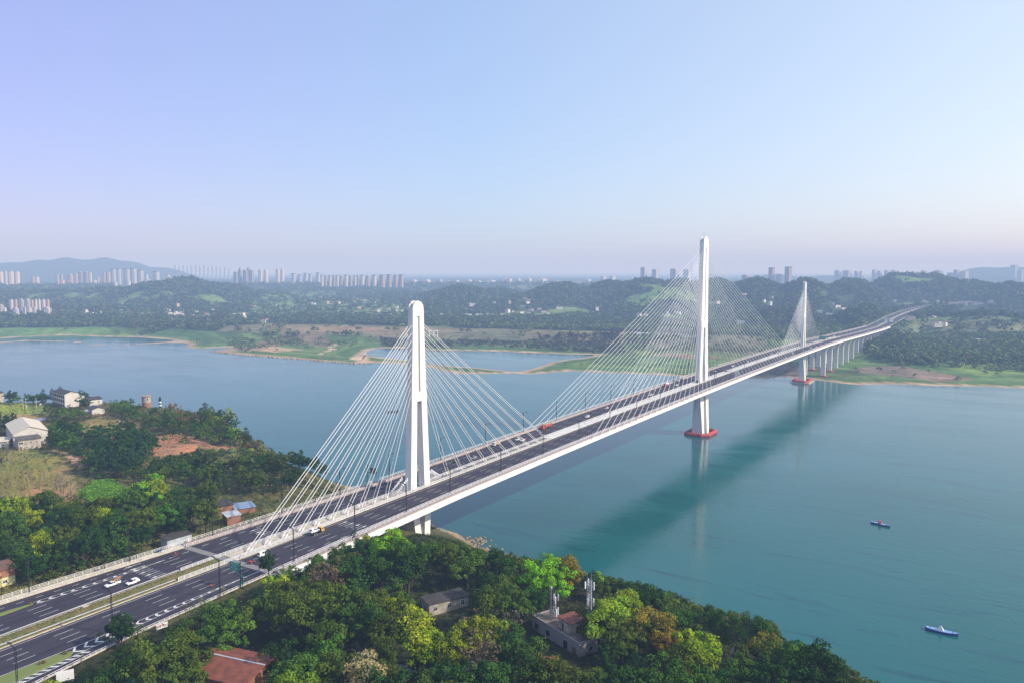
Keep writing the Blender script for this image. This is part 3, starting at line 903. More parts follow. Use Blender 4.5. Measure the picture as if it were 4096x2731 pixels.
# centre strip: plain concrete by the end pylons, white cross slabs along the middle third
a = MB(); strip(a, [-111.5] + xsteps(-100, 14, 12), lambda x: E_near(x) + 1.9 if x < 0 else -2.85, lambda x: E_far(x) - 1.9 if x < 0 else 2.85, 0.16)
a.build('centre_strip', M['median'], bridge)
a = MB(); strip(a, xsteps(14, 133, 12), -2.95, 2.95, 0.15); strip(a, xsteps(133, 722, 12), -2.95, 2.95, -0.7); strip(a, xsteps(722, BX1, 12), -2.95, 2.95, 0.15)
for x in np.arange(134, 721, 4.2):
    if abs(x - T2) > 13: a.box((x, 0, zroad(float(x)) - 0.05), (2.3, 5.6, 0.5), mi=1)
a.build('centre_strip', [M['median_grey'], M['white_concrete']], bridge)
for s in (-1, 1):
    a = MB(); ribbon(a, xsteps(-111, BX1, 14), [(s * 3.05 - 0.14, -0.02), (s * 3.05 + 0.14, -0.02), (s * 3.05 + 0.14, 0.22), (s * 3.05 - 0.14, 0.22)])
    a.build('kerb_stone', M['kerb'], bridge)
# lane markings


def dash_line(mb, yf, x0, x1, L=6.0, P=15.0, w=0.17, dz=0.008, phase=0.0, mi=0):
    x = x0 + phase
    while x < x1:
        strip(mb, xsteps(x, min(x + L, x1), 6), lambda q: yf(q) - w / 2, lambda q: yf(q) + w / 2, dz, mi); x += P


def solid_line(mb, yf, x0, x1, w=0.17, dz=0.008, mi=0):
    strip(mb, xsteps(x0, x1, 12), lambda q: yf(q) - w / 2, lambda q: yf(q) + w / 2, dz, mi)


for k in (1, 2, 3):
    dash_line(road_n, lambda x: (E_near(x) if x < 0 else -4.9) - LW * k, -108.0, BX1, mi=1)
    dash_line(road_f, lambda x: (E_far(x) if x < 0 else 4.9) + LW * k, -104, BX1, mi=1)
dash_line(road_f, lambda x: (E_far(x) if x < 0 else 4.9) + LW * 4.0, -109, -30, 3.2, 8.8, 0.24, mi=1)
dash_line(road_n, lambda x: (E_near(x) if x < 0 else -4.9) - LW * 4.0, -100, 0, 3.2, 8.8, 0.2, mi=1)
solid_line(road_n, lambda x: E_near(x) if x < 0 else -4.9, -110, BX1, mi=2); solid_line(road_f, lambda x: E_far(x) if x < 0 else 4.9, -110, BX1, mi=2)
for q_ in (road_n, road_f): q_.build('carriageway', [M['asphalt'], M['marking'], M['marking_y']], bridge)


def onroad(mb, pts, flip=False, dz=0.012):
    f = tuple(range(len(pts)))
    return mb.add([(x, y, zroad(x) + dz) for x, y in pts], [f[::-1] if flip else f])


def arrow(mb, x, y, sgn, L=6.0, bent=0.0):
    tx = x + sgn * L
    onroad(mb, [(x, y - .14), (x, y + .14), (x + sgn * L * .62, y + .14), (x + sgn * L * .62, y - .14)], sgn > 0)
    onroad(mb, [(x + sgn * L * .6, y - .6), (x + sgn * L * .6, y + .6), (tx, y + bent)], sgn > 0)


for k in range(4):
    mk = MB(); arrow(mk, -83 + k * .4, E_far(-83) + LW * (k + .5), -1); mk.build('lane_arrow', M['marking'], bridge)
    mk = MB(); arrow(mk, -62, E_near(-62) - LW * (k + .5), 1); mk.build('lane_arrow', M['marking'], bridge)
j = MB()
strip(j, [-114.6, -111.6], lambda x: cn(x) + 0.1, lambda x: cf(x) - 0.1, 0.006)
j.build('expansion_joint', M['joint'], bridge)

# ---- pylons -----------------------------------------------------------------


def rect(xa, xb, ya, yb, z): return [(xa, ya, z), (xb, ya, z), (xb, yb, z), (xa, yb, z)]


def pylon(xc, yc, prof, z_arch, z_sol, z_slot, z_cap, z_top, slot_w, hyf, low):
    """prof: list (z, half length along the road); two legs up to z_arch, a slotted shaft above, open saddle-shaped head"""
    p = empty('pylon', (0, 0, 0)); p.parent = bridge
    hw = lambda z: float(np.interp(z, [a for a, b in prof], [b for a, b in prof]))
    leg = MB()
    for s in (-1, 1):
        rings = []
        for z in [0] + [q for q, _, _ in low[1:]] + list(np.linspace(low[-1][0] + 6, z_arch, 8)):
            if z <= low[-1][0]:
                o = float(np.interp(z, [q[0] for q in low], [q[1] for q in low])); i = float(np.interp(z, [q[0] for q in low], [q[2] for q in low]))
            else:
                t = (z - low[-1][0]) / (z_arch - low[-1][0]); o = hw(z); i = low[-1][2] * (1 - t) + slot_w * 0.9 * t
            xa, xb = xc + s * i, xc + s * o
            if xa > xb: xa, xb = xb, xa
            h = hyf(z)
            rings.append(rect(xa, xb, yc - h, yc + h, z))
        leg = MB(); leg.loft(rings); leg.build('leg', M['white_concrete'], p)
    # arch block closing the legs
    sh = MB(); h = hyf(z_arch)
    o = hw(z_arch); i = slot_w * 0.9
    sh.loft([rect(xc - o, xc + o, yc - hyf(z), yc + hyf(z), z) if True else 0 for z in (z_arch, z_sol)])
    # shaft cheeks with the slot between
    for s in (-1, 1):
        rings = []
        for z in np.linspace(z_sol, z_slot, 8):
            xa, xb = xc + s * slot_w / 2, xc + s * hw(z)
            if xa > xb: xa, xb = xb, xa
            rings.append(rect(xa, xb, yc - hyf(z), yc + hyf(z), z))
        sh.loft(rings)
    sh.loft([rect(xc - hw(z), xc + hw(z), yc - hyf(z), yc + hyf(z), z) for z in (z_slot, z_cap)])
    sh.build('shaft', M['white_concrete'], p)
    wb = MB(); wb.loft([rect(xc - slot_w / 2 - .05, xc + slot_w / 2 + .05, yc - hyf(z) * .52, yc + hyf(z) * .52, z) for z in (z_sol - .2, z_slot + .2)])
    wb.build('slot_panel', M['recess'], p)
    for q in range(10):
        z = z_sol + 2 + (z_slot - z_sol - 4) * q / 9
        dk = MB(); dk.box((xc - slot_w * .28, yc - hyf(z) * .54, z), (0.55, 0.12, 1.1)); dk.build('hatch', M['dark'], p)
    # head: two cheek walls with rounded shoulders and a hollow between, solid ridge
    hd = MB(); H = z_top - z_cap; w_ = hw(z_cap); hy = hyf(z_cap)
    sec = [(-w_, 0), (-w_, H * .30), (-w_ * .86, H * .55), (-w_ * .40, H * .97), (-w_ * .14, H), (w_ * .10, H), (w_ * .62, H * .80), (w_ * .93, H * .45), (w_, 0)]
    for s in (-1, 1):
        ya, yb = (yc + s * hy * .62, yc + s * hy)
        if ya > yb: ya, yb = yb, ya
        hd.loft([[(xc + x, ya, z_cap + z) for x, z in sec], [(xc + x, yb, z_cap + z) for x, z in sec]])
    ins = [(-w_, 0), (-w_, H * .12), (-w_ * .45, H * .30), (-w_ * .05, H * .92), (w_ * .08, H * .94), (w_ * .60, H * .72), (w_ * .93, H * .40), (w_ * .98, 0)]
    hd.loft([[(xc + x, yc - hy * .63, z_cap + z) for x, z in ins], [(xc + x, yc + hy * .63, z_cap + z) for x, z in ins]])
    hd.build('head', M['white_concrete'], p)
    for dx in (-w_ * .5, w_ * .15):
        ro = MB(); ro.tube([(xc + dx, yc, z_top - 1), (xc + dx, yc, z_top + 3.6)], 0.07, 4); ro.build('lightning_rod', M['steel'], p)
    gr = MB()
    gr.bar((xc - .25, yc - hy - .03, z_cap + .3), (xc - .25, yc - hy - .03, z_top - .4), 0.35, 0.08)
    gr.build('groove', M['recess'], p)
    return p


P1 = [(24, 7.2), (47, 7.55), (91, 5.75), (115, 4.75), (131, 4.2), (140, 4.05)]
low1 = [(0, 3.6, -0.4), (24, 5.6, 1.2), (36, 7.2, 2.6), (47, 7.55, 3.1)]
hy1 = lambda z: float(np.interp(z, [0, 46, 90, 140], [4.6, 1.95, 1.65, 1.5]))
pylon(T1, -0.7, P1, 90.3, 95.0, 132.0, 135.0, 139.5, 1.9, hy1, low1)
pylon(T3, 0.4, P1, 90.3, 95.0, 132.0, 135.0, 139.8, 1.9, hy1, low1)
P2_ = [(24, 10.5), (50, 12.0), (101, 8.9), (148, 7.7), (182, 6.4), (190, 6.3)]
low2 = [(0, 9.4, 3.6), (20, 10.6, 3.7), (37, 11.8, 4.0), (50, 12.0, 4.3)]
hy2 = lambda z: float(np.interp(z, [0, 50, 100, 190], [5.3, 2.25, 2.1, 2.0]))
p2 = pylon(T2, 0.3, P2_, 101.0, 107.5, 176.0, 180.5, 186.3, 2.2, hy2, low2)
wb = MB(); wb.loft([rect(T2 - 4.2, T2 + 4.2, 0.3 - hy2(z) * .55, 0.3 + hy2(z) * .55, z) for z in (0, 20, 44)]); wb.build('web_wall', M['recess'], p2)
ld = MB()
for s, y0 in ((-1, -1), (1, 1)):
    x = T2 - 12.3 if s < 0 else T2 - 2.2; y = 1.5 if s < 0 else 0.3 - hy2(30) * .55 - .4
    for i in range(18): ld.bar((x - .8, y, 24 + i * 1.2), (x + .8, y, 24 + i * 1.2), .12)
    for dx in (-.8, .8): ld.bar((x + dx, y, 23.5), (x + dx, y, 46), .16)
ld.build('ladder', M['steel'], p2)
dr = MB(); dr.box((T2 - 12.25, 0.3, zroad(T2) + 1.5), (0.3, 1.3, 2.6)); dr.build('door', M['dark'], p2)

# ---- stay cables: parts while they show large, the far ones as one -----------


def cable(mb, a, b, r):
    a = Vector(a); b = Vector(b); n = 8; pts = []
    for i in range(n + 1):
        t = i / n; p = a.lerp(b, t); p.z -= 0.9 * math.sin(math.pi * t) * (b - a).length / 200; pts.append(p)
    mb.tube(pts, r, 5, cap=False)
    d = (b - a).normalized()
    mb.tube([a - d * 0.2, a + d * 2.2], r * 1.9, 6)


stays = []


def fan(xc, yc, xs, z0, z1, hwf, ybase, ytop, rad, zo):
    n = len(xs)
    for i, x in enumerate(xs):               # i = 0 nearest to the pylon
        zt = z0 + (z1 - z0) * i / (n - 1); s = 1 if x > xc else -1
        for sy in (-1, 1):
            stays.append(((x, sy * ybase, zroad(x) + zo), (xc + s * hwf(zt) * .97, yc + sy * ytop, zt), rad))


hw1 = lambda z: float(np.interp(z, [a for a, b in P1], [b for a, b in P1]))
hw2 = lambda z: float(np.interp(z, [a for a, b in P2_], [b for a, b in P2_]))
fan(T1, -0.7, [-24.2 - 8.95 * i for i in range(10)], 94.8, 127.9, hw1, 0.85, 0.95, 0.15, 0.15)
fan(T1, -0.7, [25.6 + 11.6 * i for i in range(10)], 95.5, 128.2, hw1, 0.85, 0.95, 0.15, 0.15)
n1 = len(stays)
fan(T2, 0.3, [378.5 - 11.75 * i for i in range(21)], 110.5, 172.6, hw2, 25.0, 1.3, 0.135, -0.5)
fan(T2, 0.3, [460.0 + 11.75 * i for i in range(21)], 110.5, 172.6, hw2, 25.0, 1.3, 0.135, -0.5)
fan(T3, 0.4, [849 - 25.6 - 11.6 * i for i in range(10)], 95.5, 128.2, hw1, 0.85, 0.95, 0.15, 0.15)
fan(T3, 0.4, [849 + 24.2 + 8.95 * i for i in range(10)], 94.8, 127.9, hw1, 0.85, 0.95, 0.15, 0.15)
rest = MB()
for k, (a, b, r) in enumerate(stays):
    if k < 94:
        q = MB(); cable(q, a, b, r); q.build('stay_cable', M['cable'], bridge, smooth=True)
    else: cable(rest, a, b, r)
o = rest.build('stay_cable', M['cable'], bridge, smooth=True); o['kind'] = 'stuff'

# ---- piers of the far viaduct: flared wall columns -----------------------------
for k in range(14):
    x = 917 + 47.5 * k
    for yc, s in ((-14.2, -1), (11.5, 1)):
        zt = zroad(x) - 3.0; zb = float(h_far(np.array([x]), np.array([yc]))[0]) - 1.0
        if zb > zt - 1.5: continue
        rings = []
        for z in [zb] + [zt - 11 + 11 * q / 6 for q in range(7)]:
            if z < zb: continue
            f = 4.2 * ss(max(0, (z - zt + 11) / 11)) ** 1.4
            ya, yb = (yc - 3.2 - f, yc + 3.2) if s < 0 else (yc - 3.2, yc + 3.2 + f)
            rings.append(rect(x - 1.7, x + 1.7, ya, yb, z))
        q = MB(); q.loft(rings); q.build('pier', M['white_concrete'], bridge)
ab = MB(); ab.box((BX1 + 2, 0, zroad(BX1) - 6), (4, 44, 11.5)); ab.build('abutment', M['white_concrete'], bridge)
ab = MB()
for s, c in ((-1, C_near), (1, C_far)):
    y = c(-113) + s * 3.0; ab.box((-112.5, y, zroad(-113) - 5), (3, 5, 9.4))
ab.box((-114.0, 1, zroad(-113) - 5.3), (2.4, 50, 9.6)); ab.build('abutment', M['fairing'], bridge)

# ---- floating collision fenders -------------------------------------------------


def fender(xc, yc, hx, hy, ch, r, z, label):
    pts = [(-hx + ch, -hy), (hx - ch, -hy), (hx, -hy + ch), (hx, hy - ch), (hx - ch, hy), (-hx + ch, hy), (-hx, hy - ch), (-hx, -hy + ch)]
    mb = MB(); rings = []; n = len(pts); seg = 10
    for i, (x, y) in enumerate(pts):
        ax, ay = pts[i - 1]; bx, by = pts[(i + 1) % n]
        t1 = Vector((x - ax, y - ay)).normalized(); t2 = Vector((bx - x, by - y)).normalized(); t = (t1 + t2).normalized(); nrm = Vector((t.y, -t.x)); k = 1 / max(.4, t.dot(t1))
        rings.append([(x + nrm.x * r * k * math.cos(2 * math.pi * q / seg), y + nrm.y * r * k * math.cos(2 * math.pi * q / seg), r * math.sin(2 * math.pi * q / seg)) for q in range(seg)])
    rings.append(rings[0]); mb.loft(rings, cap=False)
    o = mb.build('collision_fender', M['red_paint'], loc=(xc, yc, z))
    tag(o, label, 'fender', 'red collision fenders around the pylons and piers')
    return o


fender(T2 + 1.2, 0.3, 15.5, 10.8, 5.0, 1.75, 1.3, 'large red floating fender ring around the foot of the tallest pylon')
fender(T3, 0.4, 13.0, 10.0, 4.0, 1.7, 2.2, 'red fender ring around the foot of the far pylon, on a flat raft')
rf = MB(); rf.box((T3, 0, 0.55), (31, 25, 1.1)); rf.box((T3, -12.3, 1.2), (31, .4, .3)); rf.box((T3 + 15.2, 0, 1.2), (.4, 25, .3))
tag(rf.build('pontoon', M['kerb']), 'flat pale pontoon floating around the foot of the far pylon', 'pontoon')
for k, (x, y, t) in enumerate(((917, -14.2, 'red fender ring round the near column closest to the far pylon'), (964.5, -14.2, 'red fender ring round the second near column beyond the far pylon'), (964.5, 11.5, 'red fender ring round a rear column of the far viaduct'))):
    fender(x, y, 3.6, 5.2, 1.5, 1.0, max(1.0, float(h_far(np.array([x]), np.array([y]))[0]) + .6), t)

# ---- approach road on the bank ----------------------------------------------------
XR = xsteps(-330, BX0 - 1.6, 6)
rd = MB(); strip(rd, XR, lambda x: C_near(x), lambda x: C_far(x), 0.0)
tag(rd.build('road', M['asphalt']), kind='structure')
XF = xsteps(BX1, 2620, 18)
rd = MB(); strip(rd, XF, lambda x: -20.4 - 0.012 * max(0, x - 1700), -3.0, 0.0); strip(rd, XF, 3.0, lambda x: 20.4, 0.0)
tag(rd.build('road', M['asphalt']), kind='structure')
md = MB(); strip(md, XF, -3.0, 3.0, 0.12); strip(md, XF, -23.5, -20.4, 0.2); strip(md, XF, 20.4, 23.5, 0.2)
tag(md.build('road_verge', paint('verge', (0.12, 0.17, 0.06), 0.95, 0.3, 0.05, dirt=(0.45, 0.42, 0.35))), kind='structure')
ed = MB()
for y in (-20.2, -3.3, 3.3, 20.2): solid_line(ed, lambda x: y, BX1, 2620, 0.3, 0.01)
tag(ed.build('road_markings', M['marking']), kind='structure')

ap = MB()
solid_line(ap, E_near, -330, -115); solid_line(ap, lambda x: E_far(x), -330, -115, 0.15)
for k in (1, 2, 3):
    dash_line(ap, lambda x: E_near(x) - LW * k, -330 + 13 - 0.0, -115, phase=0)
    dash_line(ap, lambda x: E_far(x) + LW * k, -327, -145, phase=0)
    if k < 4: solid_line(ap, lambda x: E_far(x) + LW * k, -139.5, -133.5); solid_line(ap, lambda x: E_far(x) + LW * k, -128, -121.5)
dash_line(ap, lambda x: 21.3 + 0 * x, -130, -115, 2.8, 5.9, 0.26)
# painted divider between through lanes and the side lane, far carriageway
dv = lambda x: float(np.interp(x, [-300, -182, -165, -143, -126], [25.0, 24.4, 23.2, 22.0, 21.3]))
dw = lambda x: float(np.interp(x, [-300, -182, -143, -132, -126], [1.5, 1.3, 0.75, 0.35, 0.12]))
solid_line(ap, lambda x: dv(x) + dw(x), -172.5, -126, 0.16); solid_line(ap, lambda x: dv(x) - dw(x), -172.5, -126, 0.16)
x = -172.0
while x < -133:
    w0 = dw(x); k_ = w0 / 1.3
    for s in (-1, 1): onroad(ap, [(x, dv(x)), (x + .9, dv(x)), (x + .9 + 1.5 * k_, dv(x) + s * w0), (x + 1.5 * k_, dv(x) + s * w0)], s < 0)
    x += 3.7
dash_line(ap, lambda x: float(np.interp(x, [-300, -178, -136], [40, 28.8, 25.6])), -236, -134, 2.4, 6.0, 0.17)
# arrows
for k in range(4): arrow(ap, -133.6 + 0.05 * k, E_far(-136) + LW * (k + .5), -1, 6.2)
arrow(ap, -133.0, 22.9, -1, 6.4, .6); arrow(ap, -132.6, 26.2, -1, 6.4, .7)
# chevron wedge between through lanes and the ramp on the near side
wo = lambda x: float(np.interp(x, [-330, -201, -184, -170, -150, -117], [-15.0, -17.3, -18.2, -18.5, -18.5, -18.7]))
wi = lambda x: float(np.interp(x, [-330, -201, -190, -175, -164, -139, -117], [-36, -24.3, -23.6, -22.6, -21.4, -19.6, -18.9]))
solid_line(ap, wo, -330, -113, 0.2); solid_line(ap, wi, -330, -113, 0.2)
x = -184.5
while x < -120:
    m = (wo(x) + wi(x)) / 2; h_ = (wo(x) - wi(x)) / 2
    for s, e in ((1, wi), (-1, wo)): onroad(ap, [(x, m), (x + .85, m), (x + .85 + h_ * .8, e(x)), (x + h_ * .8, e(x))], s < 0)
    x += 3.4
x = -232
while x < -183:
    e = wi(x); onroad(ap, [(x, e - .15), (x + .9, e - .15), (x + 2.4, e - 1.9), (x + 1.5, e - 1.9)]); x += 2.3
solid_line(ap, lambda x: wi(x) - 2.0, -330, -184, .18)
tag(ap.build('road_markings', M['marking']), kind='structure')

# planted strips: centre median, splitter islands
M['turf'] = paint('turf', (0.10, 0.13, 0.035), 0.95, 0.2, 0.22, dirt=(0.26, 0.18, 0.07), detail=7)
M['turf_green'] = paint('turf_green', (0.13, 0.20, 0.045), 0.95, 0.2, 0.5, dirt=(0.19, 0.19, 0.06), detail=7)
md = MB(); ribbon(md, xsteps(-330, -115.5, 9), lambda x: [(E_near(x) + 1.5, -.03), (E_far(x) - 1.5, -.03), (E_far(x) - 1.8, .30), (0.5 * (E_near(x) + E_far(x)), .45), (E_near(x) + 1.8, .30)])
tag(md.build('median_strip', M['turf']), kind='structure')
for sy, e in ((-1, lambda x: E_near(x) + 1.35), (1, lambda x: E_far(x) - 1.35)):
    kb = MB(); ribbon(kb, xsteps(-330, -115.5, 9), lambda x: [(e(x) - .16, -.03), (e(x) + .16, -.03), (e(x) + .16, .22), (e(x) - .16, .22)])
    tag(kb.build('kerb', M['kerb']), kind='structure')
il = MB(); xs = [-330, -260, -215, -200, -190, -186, -184.4]
ribbon(il, xs, lambda x: [(wi(x) + .35, -.03), (wo(x) - .35, -.03), (wo(x) - .5, .2), (wi(x) + .5, .2)] if x < -188 else [((wo(x) + wi(x)) / 2 - (1.9 if x < -185 else .5), -.03), ((wo(x) + wi(x)) / 2 + (1.9 if x < -185 else .5), -.03), ((wo(x) + wi(x)) / 2 + (1.7 if x < -185 else .3), .2), ((wo(x) + wi(x)) / 2 - (1.7 if x < -185 else .3), .2)])
tag(il.build('traffic_island', M['turf_green']), kind='structure')
il = MB(); ribbon(il, [-330, -260, -200, -180, -174.5, -173.2], lambda x: [(dv(x) - (1.2 if x < -175 else .5), -.03), (dv(x) + (1.2 if x < -175 else .5), -.03), (dv(x) + (1.0 if x < -175 else .3), .22), (dv(x) - (1.0 if x < -175 else .3), .22)])
tag(il.build('traffic_island', M['turf_green']), kind='structure')
cv = MB(); cv.box((-165.5, 5.9, zroad(-165) + .47), (1.9, 1.5, .1)); tag(cv.build('utility_cover', M['kerb']), 'square concrete cover in the dry grass of the road median', 'cover')


def guard(label, yf, x0, x1, zoff=0.0):
    g_ = empty('guardrail', (0, 0, 0), 0, label, 'guardrail')
    mb = MB(); xs = xsteps(x0, x1, 4)
    for p, q in zip(xs[:-1], xs[1:]): mb.bar((p, yf(p), zroad(p) + .72 + zoff), (q, yf(q), zroad(q) + .72 + zoff), .12, .36, ends=False)
    mb.build('beam', M['galv'], g_)
    mb = MB()
    for x in xs: mb.box((x, yf(x), zroad(x) + .3 + zoff), (.16, .16, .75))
    mb.build('posts', M['steel'], g_)


guard('long steel crash barrier on the upstream edge of the grass median', lambda x: E_far(x) - 1.95, -325, -131, .25)
guard('long steel crash barrier on the camera side of the grass median', lambda x: E_near(x) + 1.95, -325, -137, .25)


def fence(label, yf, x0, x1, h, base, step, nb, m, cat='railing'):
    o = railing('roadside_railing', x0, x1, yf, base, h, step, nb, .11, .12, m, None)
    tag(o, label, cat)


# far side: kerb wall, walkway, double rail
kb = MB(); ribbon(kb, xsteps(-330, BX0 - 1, 8), lambda x: [(C_far(x), -.03), (C_far(x) + 3.6, -.03), (C_far(x) + 3.6, .5), (C_far(x) + .5, .5), (C_far(x) + .5, .3), (C_far(x), .3)])
tag(kb.build('pavement', M['kerb']), kind='structure')
fence('white two-bar rail along the kerb of the far carriageway on the bank', lambda x: C_far(x) + .3, -330, BX0 - .5, .9, .3, 2.9, 2, M['white_paint'])
fence('white railing on the outer edge of the far walkway on the bank', lambda x: C_far(x) + 3.4, -330, BX0 - .5, 1.35, .5, 2.9, 3, M['white_paint'])
fence('white picket railing beside the ramp lane under the near trees', lambda x: C_near(x) - .4, -330, BX0 - .5, .95, 0, 1.8, 2, M['white_paint'])
kb = MB(); ribbon(kb, xsteps(-330, BX0 - 1, 8), lambda x: [(C_near(x) - .5, -.03), (C_near(x) - .05, -.03), (C_near(x) - .05, .2), (C_near(x) - .5, .2)])
tag(kb.build('kerb', M['kerb']), kind='structure')
# ------------------------------------------------------------------ street lamps
ORD = ['first', 'second', 'third', 'fourth', 'fifth', 'sixth', 'seventh', 'eighth', 'ninth', 'tenth', 'eleventh', 'twelfth', 'thirteenth', 'fourteenth', 'fifteenth', 'sixteenth', 'seventeenth', 'eighteenth', 'nineteenth', 'twentieth',
       'twenty-first', 'twenty-second', 'twenty-third', 'twenty-fourth', 'twenty-fifth', 'twenty-sixth', 'twenty-seventh', 'twenty-eighth', 'twenty-ninth', 'thirtieth']


def make_lamp():
    r = empty('street_lamp')
    H = 12.6
    p = MB()
    for dx in (-.19, .19): p.bar((dx, 0, 0), (dx, 0, H), .15)
    for z in (.4, 2.6, 5.2, 7.8, 10.4, H - .1): p.box((0, 0, z), (.5, .17, .22))
    p.build('post', M['lamp_metal'], r)
    a = MB()
    for dx in (-.17, .17): a.bar((dx, 0, H - .05), (dx, 2.7, H + .75), .13)
    a.build('arm', M['lamp_metal'], r)
    h = MB(); h.box((0, 3.0, H + .82), (.55, 1.5, .14)); hd = h.build('lamp_head', M['lamp_metal'], r)
    l = MB(); l.box((0, 3.0, H + .735), (.42, 1.2, .03)); l.build('lens', M['light'], hd)
    return r


lamp0 = make_lamp(); _first = True


def place_lamp(x, y, rz, label, zb):
    global _first
    o = lamp0 if _first else copy_tree(lamp0)
    _first = False
    o.location = (x, y, zb); o.rotation_euler = (0, 0, rz)
    tag(o, label, 'street lamp', 'street lamps along the bridge and its approaches')


nl = []
for k in range(7): nl.append(-1.5 - 33.9 * k)
nb = [(-1.5 + 44.7 * (k + 1)) for k in range(30)]
for k, x in enumerate(nl):
    y = C_near(x) - .9 if x > -150 else wo(x) - .3 if x > -175 else C_near(x) - 1
    w = 'black lamp post on the camera side, beside the nearest pylon' if k == 0 else f'black lamp post on the camera side, {ORD[k - 1]} landward from the nearest pylon'
    place_lamp(x, y, 0, w, zroad(x) + (.8 if x > BX0 else .1))
for k, x in enumerate(nb):
    if x > 1250: break
    place_lamp(x, -21.5, 0, f'black lamp post on the camera side of the bridge, {ORD[k]} beyond the nearest pylon', zroad(x) + .8)
fl = [3.8 - 34.7 * k for k in range(6)]
for k, x in enumerate(fl):
    w = 'black lamp post on the far walkway, right behind the nearest pylon' if k == 0 else f'black lamp post on the far walkway, {ORD[k - 1]} from the nearest pylon towards the land'
    place_lamp(x, C_far(x) + 1.5, math.pi, w, zroad(x) + (.8 if x > BX0 else .5))
for k in range(27):
    x = 48.5 + 44.75 * k
    place_lamp(x, 22.6, math.pi, f'black lamp post on the far walkway of the bridge, {ORD[k]} beyond the nearest pylon', zroad(x) + .8)

# ------------------------------------------------------------------ floodlight posts at the pylon feet
fl0 = empty('floodlight_post')
q = MB(); q.bar((0, 0, 0), (0, 0, 2.6), .14); q.build('post', M['white_paint'], fl0)
q = MB(); q.lathe((0, 0, 2.45), [(.05, 0), (.34, .05), (.42, .35), (.40, .62), (.1, .75)], 8); q.build('lamp_head', M['white_paint'], fl0)
_n = 0
for side, x0, dirx in (('land', T1 - 9.0, -1), ('river', T1 + 9.0, 1)):
    for rowi, yy in enumerate((-1.9, 1.5)):
        for k in range(8):
            o = fl0 if _n == 0 else copy_tree(fl0); _n += 1
            x = x0 + dirx * (0.6 + k * 1.05)
            o.location = (x, yy, zroad(x) + .16); o.scale = (1, 1, 2.35 - k * .21)
            tag(o, f'white floodlight post {side}ward of the nearest pylon, {"front" if rowi == 0 else "rear"} row, {ORD[k]} from it', 'floodlight', 'floodlight posts at the foot of the nearest pylon')
for lab, x, y, lean in (('leaning white floodlight lattice just past the tallest pylon, nearest of the pair', T2 + 33, -21.9, 1.6), ('leaning white floodlight lattice past the tallest pylon, farther of the pair', T2 + 45, -21.9, -1.6),
                        ('white floodlight lattice on the far walkway before the tallest pylon', T2 - 22, 22.0, 1.5)):
    t = empty('floodlight_lattice', (x, y, zroad(x) + .8), 0, lab, 'floodlight')
    q = MB()
    for dy in (-.7, .7): q.bar((0, dy, 0), (lean * 2, dy, 7.5), .16)
    for k in range(9): q.bar((lean * 2 * k / 9, -.7, 7.5 * k / 9), (lean * 2 * (k + 1) / 9, .7, 7.5 * (k + 1) / 9), .1)
    q.build('frame', M['white_paint'], t)
    for k in range(8):
        q = MB(); q.box((lean * 2 * (k + .5) / 8, (-.45 if k % 2 else .45), 7.5 * (k + .5) / 8), (.5, .5, .5)); q.build('lamp_head', M['white_paint'], t)

# ------------------------------------------------------------------ signs


def text(body, size, loc, rot, m, parent, name='lettering', sx=1.0):
    c = bpy.data.curves.new(name, 'FONT'); c.body = body; c.size = size; c.align_x = 'CENTER'; c.align_y = 'CENTER'; c.extrude = .01; c.offset = .012
    t_ = bpy.data.objects.new(name, c); COL.objects.link(t_)
    bpy.context.view_layer.update()
    me = bpy.data.meshes.new_from_object(t_.evaluated_get(bpy.context.evaluated_depsgraph_get()))
    bpy.data.objects.remove(t_); me.materials.clear(); me.materials.append(m)
    o = link_mesh(name, me, parent, loc); o.rotation_euler = rot; o.scale = (sx, 1, 1)
    return o


bx, by = -128.2, C_near(-128) - .8; bz = zroad(bx)
t = empty('overhead_sign', (bx, by, bz), 0, 'green overhead road sign with white lettering on a dark cantilever pole', 'road sign')
q = MB(); q.tube([(0, 0, 0), (0, 0, 8.8)], .17, 8); q.tube([(0, 0, 8.8), (0, 0, 9.1)], .32, 8); q.build('pole', M['lamp_metal'], t)
q = MB(); q.bar((0, 0, 6.2), (0, 4.9, 6.2), .18); q.bar((0, 0, 8.3), (0, 5.5, 8.3), .18); q.bar((0, 0, 7.1), (0, 1.2, 7.1), .1); q.build('arm', M['lamp_metal'], t)
q = MB(); q.box((-.16, 2.9, 7.1), (.1, 4.6, 3.2)); sp = q.build('sign_panel', M['sign_green'], t)
q = MB()
for a_, b_ in (((-.22, .65, 7.15), (-.22, 5.15, 7.15)), ((-.22, .68, 5.56), (-.22, 5.12, 5.56)), ((-.22, .68, 8.64), (-.22, 5.12, 8.64)), ((-.22, .66, 5.55), (-.22, .66, 8.65)), ((-.22, 5.14, 5.55), (-.22, 5.14, 8.65))):
    q.bar(a_, b_, .07)
q.build('border', paint('sign_line', (0.10, 0.50, 0.40), 0.5, 0.02), sp)
RS = (math.pi / 2, 0, -math.pi / 2)
text('邻玉长江大桥', .68, (-.23, 2.9, 8.12), RS, M['marking'], sp)
text('Changjiang River Bridge', .26, (-.23, 2.9, 7.45), RS, M['marking'], sp)
text('全 长', .68, (-.23, 4.05, 6.55), RS, M['marking'], sp)
text('1723m', .68, (-.23, 1.95, 6.55), RS, M['marking'], sp)
text('Total length of bridge', .24, (-.23, 2.9, 5.9), RS, M['marking'], sp)


